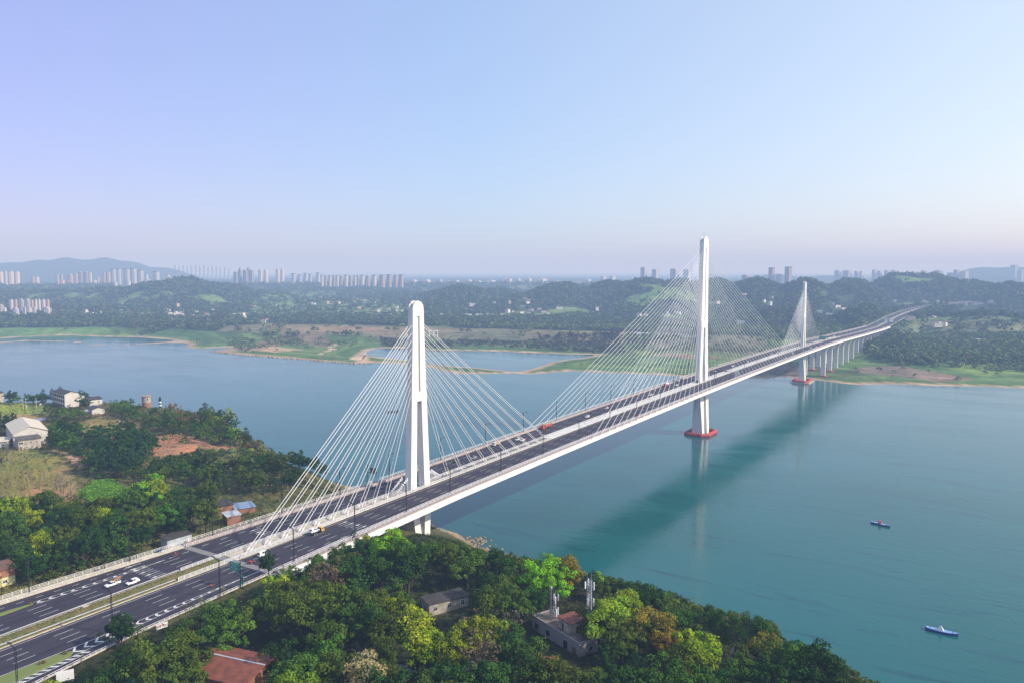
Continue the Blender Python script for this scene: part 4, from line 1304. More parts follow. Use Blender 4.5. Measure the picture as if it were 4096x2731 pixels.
def disc(parent, c, r, body):
    q = MB(); q.tube([(c[0], c[1], c[2]), (c[0] - .05, c[1], c[2])], r, 20); d = q.build('disc', M['red_paint'], parent)
    q = MB(); q.tube([(c[0] - .04, c[1], c[2]), (c[0] - .075, c[1], c[2])], r * .74, 20); q.build('disc_face', M['marking'], d)
    text(body, r * .95, (c[0] - .09, c[1], c[2]), RS, M['dark'], d)


disc(t, (-.18, 5.9, 7.1), .62, '40')
t = empty('road_sign', (bx - .1, by - 1.0, bz), 0, 'small upright green panel with two round limit signs beside the overhead sign pole', 'road sign')
q = MB(); q.tube([(.05, 0, 0), (.05, 0, 4.9)], .08, 6); q.build('pole', M['lamp_metal'], t)
q = MB(); q.box((-.05, 0, 3.2), (.08, 1.35, 3.3)); sp = q.build('sign_panel', M['sign_green'], t)
q = MB(); q.box((-.10, 0, 3.15), (.04, 1.3, 1.1)); q.build('dark_panel', M['dark'], sp)
text('小型车  货车', .26, (-.12, 0, 4.5), RS, M['marking'], sp); text('限速', .36, (-.12, 0, 4.0), RS, M['marking'], sp)
disc(sp, (-.12, .32, 3.15), .27, '60'); disc(sp, (-.12, -.32, 3.15), .27, '40')
text('km/h', .34, (-.12, 0, 2.25), RS, M['marking'], sp)

t = empty('road_sign', (-10.5, 23.6, zroad(-10) + .8), 0, 'dark back of a twin-post road sign on the far walkway by the nearest pylon', 'road sign')
q = MB(); q.tube([(0, 0, 0), (0, 0, 10.2)], .16, 6); q.tube([(-.9, .3, 0), (-.9, .3, 8.6)], .13, 6); q.build('pole', M['lamp_metal'], t)
q = MB(); q.bar((-.9, 0, 8.3), (-.2, -4.6, 8.3), .16); q.bar((-.9, 0, 6.6), (-.2, -4.6, 6.6), .16); q.build('arm', M['lamp_metal'], t)
q = MB(); q.box((-.2, -4.0, 7.5), (.12, 4.0, 3.1)); pn = q.build('sign_panel', M['sign_back'], t)
q = MB()
for k in range(6): q.bar((-.3, -2.3 - .68 * k, 6.0), (-.3, -2.3 - .68 * k, 9.0), .09)
q.build('stiffener', M['steel'], pn)
t = empty('overhead_sign', (903, -21.7, zroad(903) + .8), 0, 'green overhead sign hanging over the roadway just past the far pylon', 'road sign')
q = MB(); q.tube([(0, 0, 0), (0, 0, 10)], .2, 6); q.build('pole', M['lamp_metal'], t)
q = MB(); q.bar((0, 0, 9.4), (0, 11, 9.4), .2); q.bar((0, 0, 7.4), (0, 11, 7.4), .2); q.build('arm', M['lamp_metal'], t)
q = MB(); q.box((-.2, 7.2, 8.4), (.12, 8.2, 5.4)); sp = q.build('sign_panel', M['sign_green'], t)
text('泸州 江阳', 1.3, (-.3, 7.2, 9.6), RS, M['marking'], sp); text('1.5 km', 1.3, (-.3, 7.2, 7.4), RS, M['marking'], sp)
for lab, x, y, s in (('dark cantilever gantry reaching from the far walkway before the tallest pylon', T2 - 16, 22.2, -1), ('dark cantilever gantry over the near carriageway past the tallest pylon', T2 + 28, -3.2, -1)):
    t = empty('sign_gantry', (x, y, zroad(x) + .3), 0, lab, 'gantry')
    q = MB(); q.bar((0, 0, 0), (0, 0, 8), .35); q.build('post', M['lamp_metal'], t)
    q = MB(); q.bar((0, 0, 7.6), (0, s * 15, 7.9), .5, .35); q.build('arm', M['lamp_metal'], t)
    for k in (4, 7.5, 11):
        q = MB(); q.box((-.3, s * k, 7.3), (.25, 1.6, .8)); q.build('signal_box', M['dark'], t)
bxx = MB(); bxx.box((0, 0, .9), (1.7, .7, 1.8)); o = bxx.build('rescue_box', M['red_paint'], loc=(223, -22.6, zroad(223) + .8)); tag(o, 'small red and white box hung on the camera-side bridge railing', 'box')
q = MB(); q.box((0, -.37, .95), (.8, .06, 1.5)); q.build('label_plate', M['white_paint'], o)
bd = empty('notice_board', (-109.5, C_far(-110) + 3.6, zroad(-110) + .5), 0, 'small white board with red characters on the far railing at the bridge joint', 'sign')
q = MB(); q.box((0, 0, .75), (1.9, .1, 1.1)); sp = q.build('board', M['white_paint'], bd)
text('禁 停', .72, (0, -.07, .75), (math.pi / 2, 0, 0), M['red_paint'], sp)

# ------------------------------------------------------------------ vehicles


def wheel(parent, x, y, r=.34, w=.24):
    q = MB(); q.tube([(x, y - w / 2, r), (x, y + w / 2, r)], r, 14); o = q.build('wheel', M['tyre'], parent)
    s = 1 if y > 0 else -1
    q = MB(); q.tube([(x, y + s * w * .42, r), (x, y + s * (w * .5 + .015), r)], r * .62, 10); q.build('rim', M['rim'], o)


def shell(st):
    """loft of rounded boxes: stations (x, half width, z low, z high)"""
    rings = []
    for x, w, a, b in st:
        e = min(.12, (b - a) * .25)
        rings.append([(x, -w + e * .6, a), (x, w - e * .6, a), (x, w, a + e), (x, w, b - e * 1.6), (x, w - e, b), (x, -w + e, b), (x, -w, b - e * 1.6), (x, -w, a + e)])
    return rings


def make_car(kind, col, detail=True):
    r = empty('car')
    L, Wd, H = {'sedan': (4.7, 1.82, 1.45), 'suv': (4.6, 1.88, 1.68), 'hatch': (4.2, 1.76, 1.52), 'van': (4.4, 1.7, 1.9)}[kind]
    h = L / 2; w = Wd / 2; bl = H * .61
    b = MB()
    nose = .92 if kind != 'van' else 1.0
    b.loft(shell([(-h, w * .86, .38, bl * .93), (-h + .12, w * .95, .27, bl * .99), (-h + .9, w, .22, bl), (0, w, .2, bl * .98), (h - 1.25, w, .22, bl * nose), (h - .25, w * .94, .26, bl * .84 * nose), (h, w * .80, .36, bl * .70)]))
    if kind == 'sedan': top = [(-h + .55, bl - .05, .80), (-h + 1.25, H - .02, .70), (-h + 2.2, H, .72), (h - 1.95, H - .06, .70), (h - 1.05, bl - .05, .82)]
    elif kind == 'van': top = [(-h + .05, bl - .05, .9), (-h + .2, H - .02, .84), (0, H, .86), (h - .9, H - .1, .82), (h - .3, bl - .05, .86)]
    else: top = [(-h + .1, bl - .05, .86), (-h + .62, H - .06, .74), (-h + 1.6, H, .76), (h - 1.95, H - .05, .73), (h - 1.0, bl - .05, .84)]
    # roof skin and pillars
    b.loft([[(x, -w * k, z - .06), (x, w * k, z - .06), (x, w * k * .94, z), (x, -w * k * .94, z)] for x, z, k in top[1:-1]])
    b.build('body', M['car'], r, smooth=False).color = (*col, 1)
    g_ = MB(); g_.loft([[(x, -w * k * 1.0, bl - .05), (x, w * k * 1.0, bl - .05), (x, w * k * .97, max(z - .05, bl - .03)), (x, -w * k * .97, max(z - .05, bl - .03))] for x, z, k in top])
    g_.build('windows', M['glass'], r)
    q = MB(); e_ = .95 if kind != 'sedan' else 1.0
    q.loft([[(x, -w * k * 1.01, bl - .06), (x, w * k * 1.01, bl - .06), (x, w * k * .975, z - .03), (x, -w * k * .975, z - .03)] for x, z, k in ((top[0][0] + .12, bl + .02, top[0][2]), (top[1][0], H - .05, top[1][2] + .02), (top[1][0] + e_, H - .02, top[2][2] + .015), (top[1][0] + e_ + .02, bl, top[2][2] + .01))] if kind != 'sedan' else [[(x, s_ * .01 - w * k, bl - .05), (x, s_ * .01 + w * k, bl - .05), (x, w * k, z), (x, -w * k, z)] for x, z, k, s_ in ((top[1][0] - .25, bl + .05, .80, 0), (top[1][0] + .1, H - .06, .72, 0), (top[1][0] + .35, H - .03, .72, 0))])
    q.build('rear_pillar', M['car'], r).color = (*col, 1)
    if kind != 'sedan':
        p = MB()
        for x in (-h + 1.35, -h + 2.35):
            for s in (-1, 1): p.bar((x, s * w * .90, bl - .02), (x + .05, s * w * .76, H - .08), .09)
        p.build('pillar', M['car'], r).color = (*col, 1)
    for x in (-h + .85, h - .88):
        for s in (-1, 1): wheel(r, x, s * (w - .11))
    if detail:
        for s in (-1, 1):
            q = MB(); q.box((h - .13, s * w * .62, bl * .70), (.16, .34, .13)); q.build('headlight', M['light'], r)
            q = MB(); q.box((-h + .03, s * w * .72, bl * .80), (.1, .26, .18)); q.build('tail_light', M['red_paint'], r)
            q = MB(); q.box((h - 1.55, s * (w + .08), bl + .06), (.14, .2, .13)); q.build('wing_mirror', M['dark'], r)
        q = MB(); q.box((h - .02, 0, bl * .52), (.06, w * 1.0, .16)); q.build('grille', M['dark'], r)
    return r


def put(o, x, y, rz, label, cat='car', group=None, dz=0.0):
    o.location = (x, y, zroad(x) + .01 + dz)
    sl = (zroad(x + 2) - zroad(x - 2)) / 4
    o.rotation_euler = (0, -sl * math.cos(rz), rz)
    tag(o, label, cat, group)
    return o


WH = (.82, .82, .82); BK = (.025, .026, .03); SI = (.35, .36, .38); RDC = (.5, .04, .03)
GC = 'cars crossing the bridge'
PI = math.pi
put(make_car('suv', WH), -145.6, 10.6 + .3, PI, 'white crossover car beside the grass median, level with the pickup', 'car', GC)
# pickup with a load
r = empty('pickup_truck'); h = 2.65; w = .93
b = MB(); b.loft(shell([(-h, w * .96, .55, 1.08), (-h + .1, w, .45, 1.1), (-.55, w, .42, 1.1), (.6, w, .42, 1.12), (h - 1.1, w, .42, 1.14), (h - .2, w * .95, .45, 1.0), (h, w * .85, .5, .88)]))
b.loft([[(x, -w * k, z - .07), (x, w * k, z - .07), (x, w * k * .95, z), (x, -w * k * .95, z)] for x, z, k in ((-.62, 1.74, .80), (.3, 1.78, .80), (.75, 1.72, .78))])
for s in (-1, 1): b.box((-1.65, s * (w - .05), 1.2), (2.0, .08, .28))
b.box((-h + .04, 0, 1.2), (.08, 1.8, .28))
b.build('body', M['car'], r).color = (*WH, 1)
g_ = MB(); g_.loft([[(x, -w * k, 1.06), (x, w * k, 1.06), (x, w * k * .98, z), (x, -w * k * .98, z)] for x, z, k in ((-.75, 1.1, .88), (-.6, 1.7, .82), (.3, 1.74, .82), (.75, 1.68, .80), (1.5, 1.12, .88))]); g_.build('windows', M['glass'], r)
p = MB()
for x in (-.6, .05):
    for s in (-1, 1): p.bar((x, s * w * .9, 1.1), (x + .05, s * w * .82, 1.72), .1)
p.build('pillar', M['car'], r).color = (*WH, 1)
q = MB(); q.box((-1.65, 0, 1.12), (1.95, 1.65, .03)); q.build('load_bed', M['dark'], r)
for x in (-1.55, 1.6):
    for s in (-1, 1): wheel(r, x, s * .82, .4, .27)
for s in (-1, 1):
    q = MB(); q.box((h - .14, s * .66, .83), (.2, .36, .2)); q.build('headlight', M['light'], r)
q = MB(); q.box((h - .02, 0, .7), (.08, 1.0, .26)); q.build('grille', M['dark'], r)
put(r, -150.6, 15.0, PI, 'white double-cab pickup truck carrying timber, left of the white crossover', 'pickup truck')
ti = MB()
for k, (dy, dz) in enumerate(((-.45, 0), (-.15, 0), (.15, .02), (.0, .14))): ti.bar((-.6 - k * .1, dy, dz), (3.3 - k * .2, dy + .1, dz + .75), .16)
ti.box((.9, .1, -.28), (1.3, 1.3, .42))
o = ti.build('timber_load', paint('timber', (.42, .22, .10), .9, .2, 1.5), loc=(-150.4, 15.0, zroad(-150) + 1.62)); tag(o, 'orange brown timber and planks lying in the bed of the white pickup', 'timber')
# tow truck with a car on its bed
def truck_cab(r, col, x0, L, w, h, z0=.75):
    b = MB(); b.loft(shell([(x0, w, z0, h), (x0 + L * .55, w, z0 - .15, h), (x0 + L * .85, w, z0 - .2, h * .80), (x0 + L, w * .94, z0 - .2, h * .55)])); b.build('cab', M['car'], r).color = (*col, 1)
    g_ = MB(); g_.add([(x0 + L * .62, -w * .86, h * .93), (x0 + L * .62, w * .86, h * .93), (x0 + L * .95, w * .88, h * .61), (x0 + L * .95, -w * .88, h * .61)], [(0, 3, 2, 1)])
    for i in range(4): g_.v[i] = (g_.v[i][0] + .10, g_.v[i][1], g_.v[i][2] + .05)
    g_.build('windscreen', M['glass'], r)
    for s in (-1, 1):
        q = MB(); q.box((x0 + L * .45, s * (w + .01), h * .78), (L * .5, .03, h * .24)); q.build('side_window', M['glass'], r)
        q = MB(); q.box((x0 + L, s * w * .62, h * .40), (.08, .4, .18)); q.build('headlight', M['light'], r)
r = empty('tow_truck')
truck_cab(r, (.75, .42, .02), 1.7, 1.75, 1.02, 2.2, .6)
q = MB(); q.box((-1.0, 0, .92), (5.4, 2.2, .14)); q.box((1.6, 0, 1.5), (.1, 2.1, 1.0)); q.build('bed', M['dark'], r)
q = MB(); q.box((-.8, 0, .72), (6.0, .8, .25)); q.build('chassis', M['steel'], r)
for x in (-2.2, -1.2, 2.5):
    for s in (-1, 1): wheel(r, x, s * .9, .42, .3)
put(r, -74.6, -6.7, 0, 'yellow tow truck with a flat bed beside the centre railing', 'tow truck')
put(make_car('suv', WH), -76.0, -6.7, 0, 'white car riding on the bed of the yellow tow truck', 'car', None, .99)
put(make_car('van', WH), -103.5, -7.6, 0, 'white minivan half hidden by the round dark tree at the bridge joint', 'van')
# three-wheeler


def make_trike(col):
    r = empty('cargo_tricycle')
    q = MB(); q.box((-.5, 0, .75), (1.7, 1.15, .1)); 
    for s in (-1, 1): q.box((-.5, s * .55, .95), (1.7, .06, .38))
    q.box((-1.32, 0, .95), (.06, 1.1, .38)); q.build('cargo_box', M['plain'], r).color = (*col, 1)
    q = MB(); q.bar((.3, 0, .6), (1.3, 0, .55), .14); q.bar((1.3, 0, .35), (1.05, 0, 1.15), .09); q.bar((1.05, -.38, 1.15), (1.05, .38, 1.15), .06); q.build('frame', M['steel'], r)
    q = MB(); q.box((.55, 0, .8), (.5, .4, .16)); q.build('seat', M['dark'], r)
    for x, y in ((-.7, -.5), (-.7, .5), (1.35, 0)): wheel(r, x, y, .3, .14)
    return r


put(make_trike((.35, .05, .04)), -111.0, -10.4, 0, 'dark red cargo tricycle behind the white minivan by the bridge joint', 'tricycle')
put(make_trike((.05, .12, .4)), -122.6, C_far(-122) + 2.2, .6, 'small blue handcart parked by the railing bend on the far walkway', 'cart', None, .5)
# lorries
r = empty('tipper_lorry')
truck_cab(r, (.62, .07, .025), 3.6, 2.3, 1.24, 3.1, .8)
q = MB(); q.loft([[(x, -1.2, 1.15), (x, 1.2, 1.15), (x, 1.25, 3.0), (x, -1.25, 3.0)] for x in (-6.4, 2.9)]); q.build('tipper_body', M['plain'], r).color = (.52, .10, .06, 1)
q = MB(); q.loft([[(x, -1.12, 3.0), (x, 1.12, 3.0), (x, .9, 3.22), (x, -.9, 3.22)] for x in (-6.2, 2.8)]); q.build('tarpaulin', M['plain'], r).color = (.42, .36, .22, 1)
q = MB()
for k in range(9):
    for s in (-1, 1): q.bar((-6.2 + k * 1.1, s * 1.27, 1.2), (-6.2 + k * 1.1, s * 1.29, 2.95), .12)
q.build('side_rib', M['plain'], r).color = (.36, .30, .18, 1)
q = MB(); q.box((-.5, 0, .9), (11.5, .9, .35)); q.build('chassis', M['dark'], r)
for x in (-5.4, -4.1, -2.8, 2.2, 4.7):
    for s in (-1, 1): wheel(r, x, s * 1.0, .5, .34)
put(r, 158.0, 16.7, PI, 'long red tipper lorry with a tarpaulin in the far carriageway', 'lorry')
r = empty('flatbed_lorry')
truck_cab(r, WH, 1.3, 1.6, .98, 2.3, .6)
q = MB(); q.box((-1.2, 0, .95), (4.6, 2.05, .12))
for s in (-1, 1): q.box((-1.2, s * 1.0, 1.25), (4.6, .07, .5))
q.build('bed', M['plain'], r).color = (.5, .42, .3, 1)
q = MB(); q.loft([[(x, -.95, 1.0), (x, .95, 1.0), (x, .7, 1.85), (x, -.7, 1.85)] for x in (-3.2, .9)]); q.build('cargo', M['plain'], r).color = (.5, .3, .17, 1)
for x in (-2.2, 2.0):
    for s in (-1, 1): wheel(r, x, s * .86, .4, .28)
put(r, 97.5, 17.6, PI, 'small white flatbed lorry hugging the far kerb past the nearest pylon', 'lorry')
r = empty('mixer_lorry')
truck_cab(r, (.55, .05, .03), 2.2, 2.1, 1.22, 3.0, .8)
q = MB(); q.lathe((0, 0, 0), [(.55, -3.3), (1.25, -1.6), (1.35, 0), (.9, 2.0), (.3, 2.4)], 12); o = q.build('mixing_drum', M['white_paint'], r); o.rotation_euler = (0, math.radians(78), 0); o.location = (-1.2, 0, 2.5)
q = MB(); q.box((-.3, 0, .9), (8, .9, .3)); q.build('chassis', M['dark'], r)
for x in (-3.2, -1.9, 2.9):
    for s in (-1, 1): wheel(r, x, s * .98, .5, .34)
put(r, 377, 16.6, PI, 'concrete mixer lorry with a red cab just before the tallest pylon', 'lorry')

cars = [('sedan', (.10, .11, .13), -3, 10.4, PI, 'dark car half hidden behind the foot of the nearest pylon'),
        ('suv', (.07, .08, .09), 52.5, 14.2, PI, 'dark grey car in the middle lane just past the nearest pylon'),
        ('sedan', SI, 63.5, 10.4, PI, 'silver grey saloon in the inner lane, ahead of the dark grey car'),
        ('hatch', WH, 117, 14.1, PI, 'white hatchback in the middle lane, one of a pair near the red lorry'),
        ('sedan', WH, 116.5, 10.2, PI, 'white saloon in the inner lane, one of a pair near the red lorry'),
        ('suv', WH, 207.1, 10.7, PI, 'white car alone in the inner lane behind the red lorry'),
        ('sedan', WH, 246.5, 14.2, PI, 'white car alone in the middle lane halfway to the tallest pylon'),
        ('sedan', WH, 323, 9.6, PI, 'white car in the inner lane before the tallest pylon, leading the dark one'),
        ('suv', BK, 342, 11.4, PI, 'black car before the tallest pylon, between two white ones'),
        ('sedan', WH, 387.5, 11.0, PI, 'white car beside the concrete mixer at the tallest pylon'),
        ('sedan', WH, 503.5, 13.3, PI, 'white car past the tallest pylon, first on the far carriageway'),
        ('suv', WH, 557, 10.7, PI, 'white car between the two taller pylons, beside a dark red one'),
        ('hatch', (.16, .03, .03), 573, 14.0, PI, 'dark red car between the tallest and the far pylon'),
        ('sedan', WH, 609, 9.2, PI, 'white car in the inner far lane midway to the far pylon'),
        ('sedan', WH, 716, 10.3, PI, 'white car on the far carriageway before the far pylon'),
        ('suv', WH, 743.7, 9.0, PI, 'white car on the far carriageway closest to the far pylon'),
        ('hatch', WH, 676.7, -17.4, 0, 'white car in the outer near lane before the far pylon'),
        ('sedan', BK, 710.6, -14.5, 0, 'black car in the near lanes before the far pylon'),
        ('van', WH, 739.8, -10.8, 0, 'white van in the near lanes before the far pylon'),
        ('suv', BK, 748, -17.2, 0, 'black car in the outer near lane before the far pylon'),
        ('sedan', WH, 780.7, -15.0, 0, 'white car in the near lanes last before the far pylon'),
        ('suv', WH, 824.7, -15.2, 0, 'white car alongside the foot of the far pylon'),
        ('sedan', WH, 846.7, -18.0, 0, 'white car in the outer lane passing the far pylon'),
        ('sedan', WH, 891, -15.0, 0, 'white car just beyond the far pylon under the green sign'),
        ('hatch', WH, 915, -17.8, 0, 'white car beyond the green overhead sign'),
        ('sedan', BK, 638, -10.4, 0, 'black car in the near lanes midway between tall and far pylons'),
        ('sedan', WH, 903.8, 8.0, PI, 'white car on the far carriageway past the far pylon')]
ARCH = {}
for kind, col, x, y, rz, lab in cars:
    key = (kind, col)
    if key not in ARCH: ARCH[key] = make_car(kind, col, x < 150); o = ARCH[key]
    else: o = copy_tree(ARCH[key])
    put(o, x, y, rz, lab, 'car', GC)
for k, (x, y, c) in enumerate(((1120, 9.5, WH), (1180, -9.8, BK), (1265, 14, WH), (1330, -13.5, WH), (1420, 10, SI), (1500, 13, WH), (1515, -14, WH), (1640, 10, WH), (1690, -11, WH), (1800, 12, WH), (1905, 9, WH), (1960, 13, WH), (2080, -12, BK), (2140, 10, WH))):
    src = ARCH[('sedan', WH)] if c == WH else ARCH[('sedan', BK)]
    o = copy_tree(src); put(o, x, y + float(yroad(x)), PI if y > 0 else 0, f'tiny {"black" if c == BK else "pale"} car on the road beyond the far pylon, {ORD[k]} counting away from it', 'car', GC)

# ------------------------------------------------------------------ people and two-wheelers


def skin_mesh(name, verts, edges, radii, mat, parent, root=0):
    me = bpy.data.meshes.new(name); me.from_pydata(verts, edges, [])
    o = bpy.data.objects.new(name, me); COL.objects.link(o)
    m = o.modifiers.new('skin', 'SKIN'); me.skin_vertices[0].data[root].use_root = True
    for i, r_ in enumerate(radii): me.skin_vertices[0].data[i].radius = (r_, r_)
    o.modifiers.new('sub', 'SUBSURF').levels = 1; o.modifiers['sub'].render_levels = 1
    me.materials.append(mat)
    dg = bpy.context.evaluated_depsgraph_get(); ev = o.evaluated_get(dg)
    m2 = bpy.data.meshes.new_from_object(ev); m2.materials.clear(); m2.materials.append(mat)
    bpy.data.objects.remove(o)
    m2.polygons.foreach_set('use_smooth', [True] * len(m2.polygons))
    n = bpy.data.objects.new(name, m2); COL.objects.link(n); n.parent = parent
    return n


POSE = {  # joints: pelvis chest neck head | shoulders elbows hands | hips knees feet (left,right)
    'walk': dict(pel=(0, 0, .92), ch=(.03, 0, 1.30), nk=(.04, 0, 1.47), hd=(.06, 0, 1.64), sh=.19, el=[(.10, .24, 1.15), (-.12, -.24, 1.15)], ha=[(.26, .23, .98), (-.10, -.25, .90)], kn=[(.16, .10, .50), (-.05, -.10, .48)], ft=[(.26, .10, .07), (-.30, -.10, .12)]),
    'ride': dict(pel=(-.25, 0, .86), ch=(-.08, 0, 1.22), nk=(-.04, 0, 1.38), hd=(0, 0, 1.54), sh=.2, el=[(.14, .30, 1.08), (.14, -.30, 1.08)], ha=[(.42, .30, 1.06), (.42, -.30, 1.06)], kn=[(.15, .20, .70), (.15, -.20, .70)], ft=[(.02, .2, .32), (.02, -.2, .32)])}


def person(pose, shirt, trousers, label, loc, rz, helmet=None):
    P_ = POSE[pose]; r = empty('person', loc, rz, label, 'person')
    pel, ch, nk, hd = P_['pel'], P_['ch'], P_['nk'], P_['hd']
    v = [pel, ch, nk, hd, (hd[0] + .02, 0, hd[2] + .12)]; rad = [.13, .15, .065, .10, .085]; e = [(0, 1), (1, 2), (2, 3), (3, 4)]
    for k, s in ((0, 1), (1, -1)):
        i = len(v); v += [(ch[0], s * P_['sh'], ch[2] + .12), P_['el'][k], P_['ha'][k], tuple(P_['ha'][k][q] + (.07, 0, -.05)[q] for q in range(3))]; rad += [.065, .05, .038, .036]
        e += [(1, i), (i, i + 1), (i + 1, i + 2), (i + 2, i + 3)]
    for k, s in ((0, 1), (1, -1)):
        i = len(v); f = P_['ft'][k]; v += [(pel[0], s * .10, pel[2] - .06), P_['kn'][k], f, (f[0] + .18, f[1], f[2] - .03)]; rad += [.095, .068, .05, .045]
        e += [(0, i), (i, i + 1), (i + 1, i + 2), (i + 2, i + 3)]
    skin_mesh('body', v, e, rad, M['skin'], r)
    # jacket and trousers over the body
    js = [0, 1, 5, 6, 7, 9, 10, 11]; mp = {a: i for i, a in enumerate(js)}
    jv = [v[a] for a in js]; jv[0] = (v[0][0], 0, v[0][2] + .05)
    skin_mesh('jacket', jv, [(mp[a], mp[b]) for a, b in e if a in mp and b in mp], [rad[a] + .025 for a in js], mats_cloth(shirt), r)
    ts = [0, 13, 14, 15, 17, 18, 19]; mp = {a: i for i, a in enumerate(ts)}
    skin_mesh('trousers', [v[a] for a in ts], [(mp[a], mp[b]) for a, b in e if a in mp and b in mp], [rad[a] + .02 for a in ts], mats_cloth(trousers), r)
    q = MB(); q.lathe((hd[0] - .01, 0, hd[2] - .02), [(.085, .0), (.125, .06), (.13, .12), (.10, .20), (.02, .24)], 10); q.build('helmet' if helmet else 'hair', mats_cloth(helmet or (.02, .018, .016)), r, smooth=True)
    f = MB()
    for s in (-1, 1): f.box((hd[0] + .10, s * .04, hd[2] + .02), (.02, .025, .015))
    f.build('eyes', M['dark'], r)
    f = MB(); f.box((hd[0] + .115, 0, hd[2] - .015), (.03, .03, .05), taper=.6); f.build('nose', M['skin'], r)
    f = MB(); f.box((hd[0] + .105, 0, hd[2] - .06), (.012, .05, .012)); f.build('mouth', M['red_stripe'], r)
    return r


_cl = {}


def mats_cloth(c):
    if c not in _cl: _cl[c] = paint('cloth', c, .9, .08, 3.0)
    return _cl[c]


def two_wheeler(kind, col, x, y, rz, label, dz=0.0):
    r = empty('motorcycle' if kind == 'm' else 'bicycle', (x, y, zroad(x) + dz), rz, label, 'motorcycle' if kind == 'm' else 'bicycle')
    rr = .30 if kind == 'm' else .34
    for px in (-.62, .66):
        q = MB(); n = 16; tr = .055 if kind == 'm' else .025
        q.loft([[(px + (rr + tr * math.cos(b_)) * math.cos(a_), tr * math.sin(b_), rr + (rr + tr * math.cos(b_)) * math.sin(a_)) for b_ in [k * PI / 2.5 for k in range(5)]] for a_ in [2 * PI * k / n for k in range(n + 1)]], cap=False)
        w_ = q.build('wheel', M['tyre'], r)
        q = MB()
        for k in range(4): q.bar((px - rr * math.cos(k * PI / 4), 0, rr - rr * math.sin(k * PI / 4)), (px + rr * math.cos(k * PI / 4), 0, rr + rr * math.sin(k * PI / 4)), .02)
        q.build('spokes', M['rim'], w_)
    q = MB(); q.bar((.66, 0, rr), (.45, 0, 1.0), .06); q.bar((.45, 0, .85), (-.1, 0, .55), .08); q.bar((-.62, 0, rr), (-.1, 0, .55), .07); q.bar((-.1, 0, .55), (-.3, 0, .8), .07); q.build('frame', M['steel'], r)
    q = MB(); q.bar((.43, -.34, 1.05), (.43, .34, 1.05), .05); q.build('handlebar', M['dark'], r)
    if kind == 'm':
        q = MB(); q.loft(shell([(-.75, .12, .62, .78), (-.3, .16, .55, .80), (.1, .17, .50, .86), (.42, .10, .6, .85)])); q.build('fairing', M['plain'], r).color = (*col, 1)
        q = MB(); q.box((-.85, 0, .98), (.45, .45, .40)); q.build('top_box', M['plain'], r).color = (*col, 1)
    q = MB(); q.box((-.32, 0, .83), (.55, .22, .09)); q.build('seat', M['dark'], r)
    return r


for lab, x, y, rz, sh, col, hm in (('motorcycle with an orange top box riding in the near outer lane', -132.7, -16.2, 0, (.03, .03, .04), (.5, .12, .04), (.02, .02, .02)),
                                   ('red motorcycle heading inland on the far carriageway by the joint', -121.6, 21.0, PI, (.28, .04, .05), (.4, .04, .04), (.5, .5, .5)),
                                   ('motorcycle riding in the near lanes halfway to the tallest pylon', 230.3, -13.6, 0, (.05, .03, .03), (.3, .06, .04), (.3, .05, .04))):
    two_wheeler('m', col, x, y, rz, lab)
    person('ride', sh, (.04, .04, .05), 'rider on the ' + lab.split(' riding')[0].split(' heading')[0] + (' beyond the nearest pylon' if x > 0 else ' near the bridge joint' if x > -125 else ' below the overhead sign'), (x, y, zroad(x)), rz, hm)
wx = -146.5
two_wheeler('b', WH, wx, C_far(wx) + 1.9, PI, 'bicycle on the far walkway behind the turning arrows', .5)
person('ride', (.6, .58, .55), (.05, .06, .10), 'cyclist in a pale top on the far walkway behind the turning arrows', (wx, C_far(wx) + 1.9, zroad(wx) + .5), PI)
person('walk', (.35, .05, .05), (.05, .05, .06), 'pedestrian in a red top walking behind the cyclist on the far walkway', (wx + 2.6, C_far(wx) + 2.1, zroad(wx) + .5), PI)
person('walk', (.03, .03, .035), (.04, .04, .05), 'pedestrian in black standing by the lamp post on the far walkway', (-134.4, C_far(-134) + 2.3, zroad(-134) + .5), 0)
person('walk', (.05, .05, .06), (.10, .09, .08), 'pedestrian in dark clothes alone on the far walkway nearer the joint', (-132.0, C_far(-132) + 1.9, zroad(-132) + .5), PI)

# ------------------------------------------------------------------ boats


def boat(L, B, D, rz, loc, label, hull, deck):
    r = empty('buoy_boat', loc, rz, label, 'boat', 'blue marker boats moored on the river')
    st = [(-.5, .45, .25), (-.42, .8, .06), (-.2, 1, 0), (.2, 1, 0), (.4, .7, .08), (.5, .18, .35)]
    rings = [[(L * a, -B / 2 * w_, D * 1.0 + D * .35 * abs(a * 2) ** 3), (L * a, -B / 2 * w_ * .75, -.2 + D * lo), (L * a, B / 2 * w_ * .75, -.2 + D * lo), (L * a, B / 2 * w_, D * 1.0 + D * .35 * abs(a * 2) ** 3)] for a, w_, lo in st]
    q = MB(); q.loft(rings); q.build('hull', M['plain'], r).color = (*hull, 1)
    q = MB(); q.loft([[(L * a * .97, -B / 2 * w_ * .9, D * 1.02 + D * .35 * abs(a * 2) ** 3), (L * a * .97, B / 2 * w_ * .9, D * 1.02 + D * .35 * abs(a * 2) ** 3), (L * a * .97, B / 2 * w_ * .9, D * 1.06 + D * .35 * abs(a * 2) ** 3), (L * a * .97, -B / 2 * w_ * .9, D * 1.06 + D * .35 * abs(a * 2) ** 3)] for a, w_, lo in st]); q.build('deck', M['plain'], r).color = (*deck, 1)
    for a in (-.36, .34):
        q = MB()
        for s in (-1, 1): q.tube([(L * a, s * B * .22, D), (L * a, s * B * .22, D + .55)], .13, 6)
        q.build('bollard', M['dark'], r)
    return r


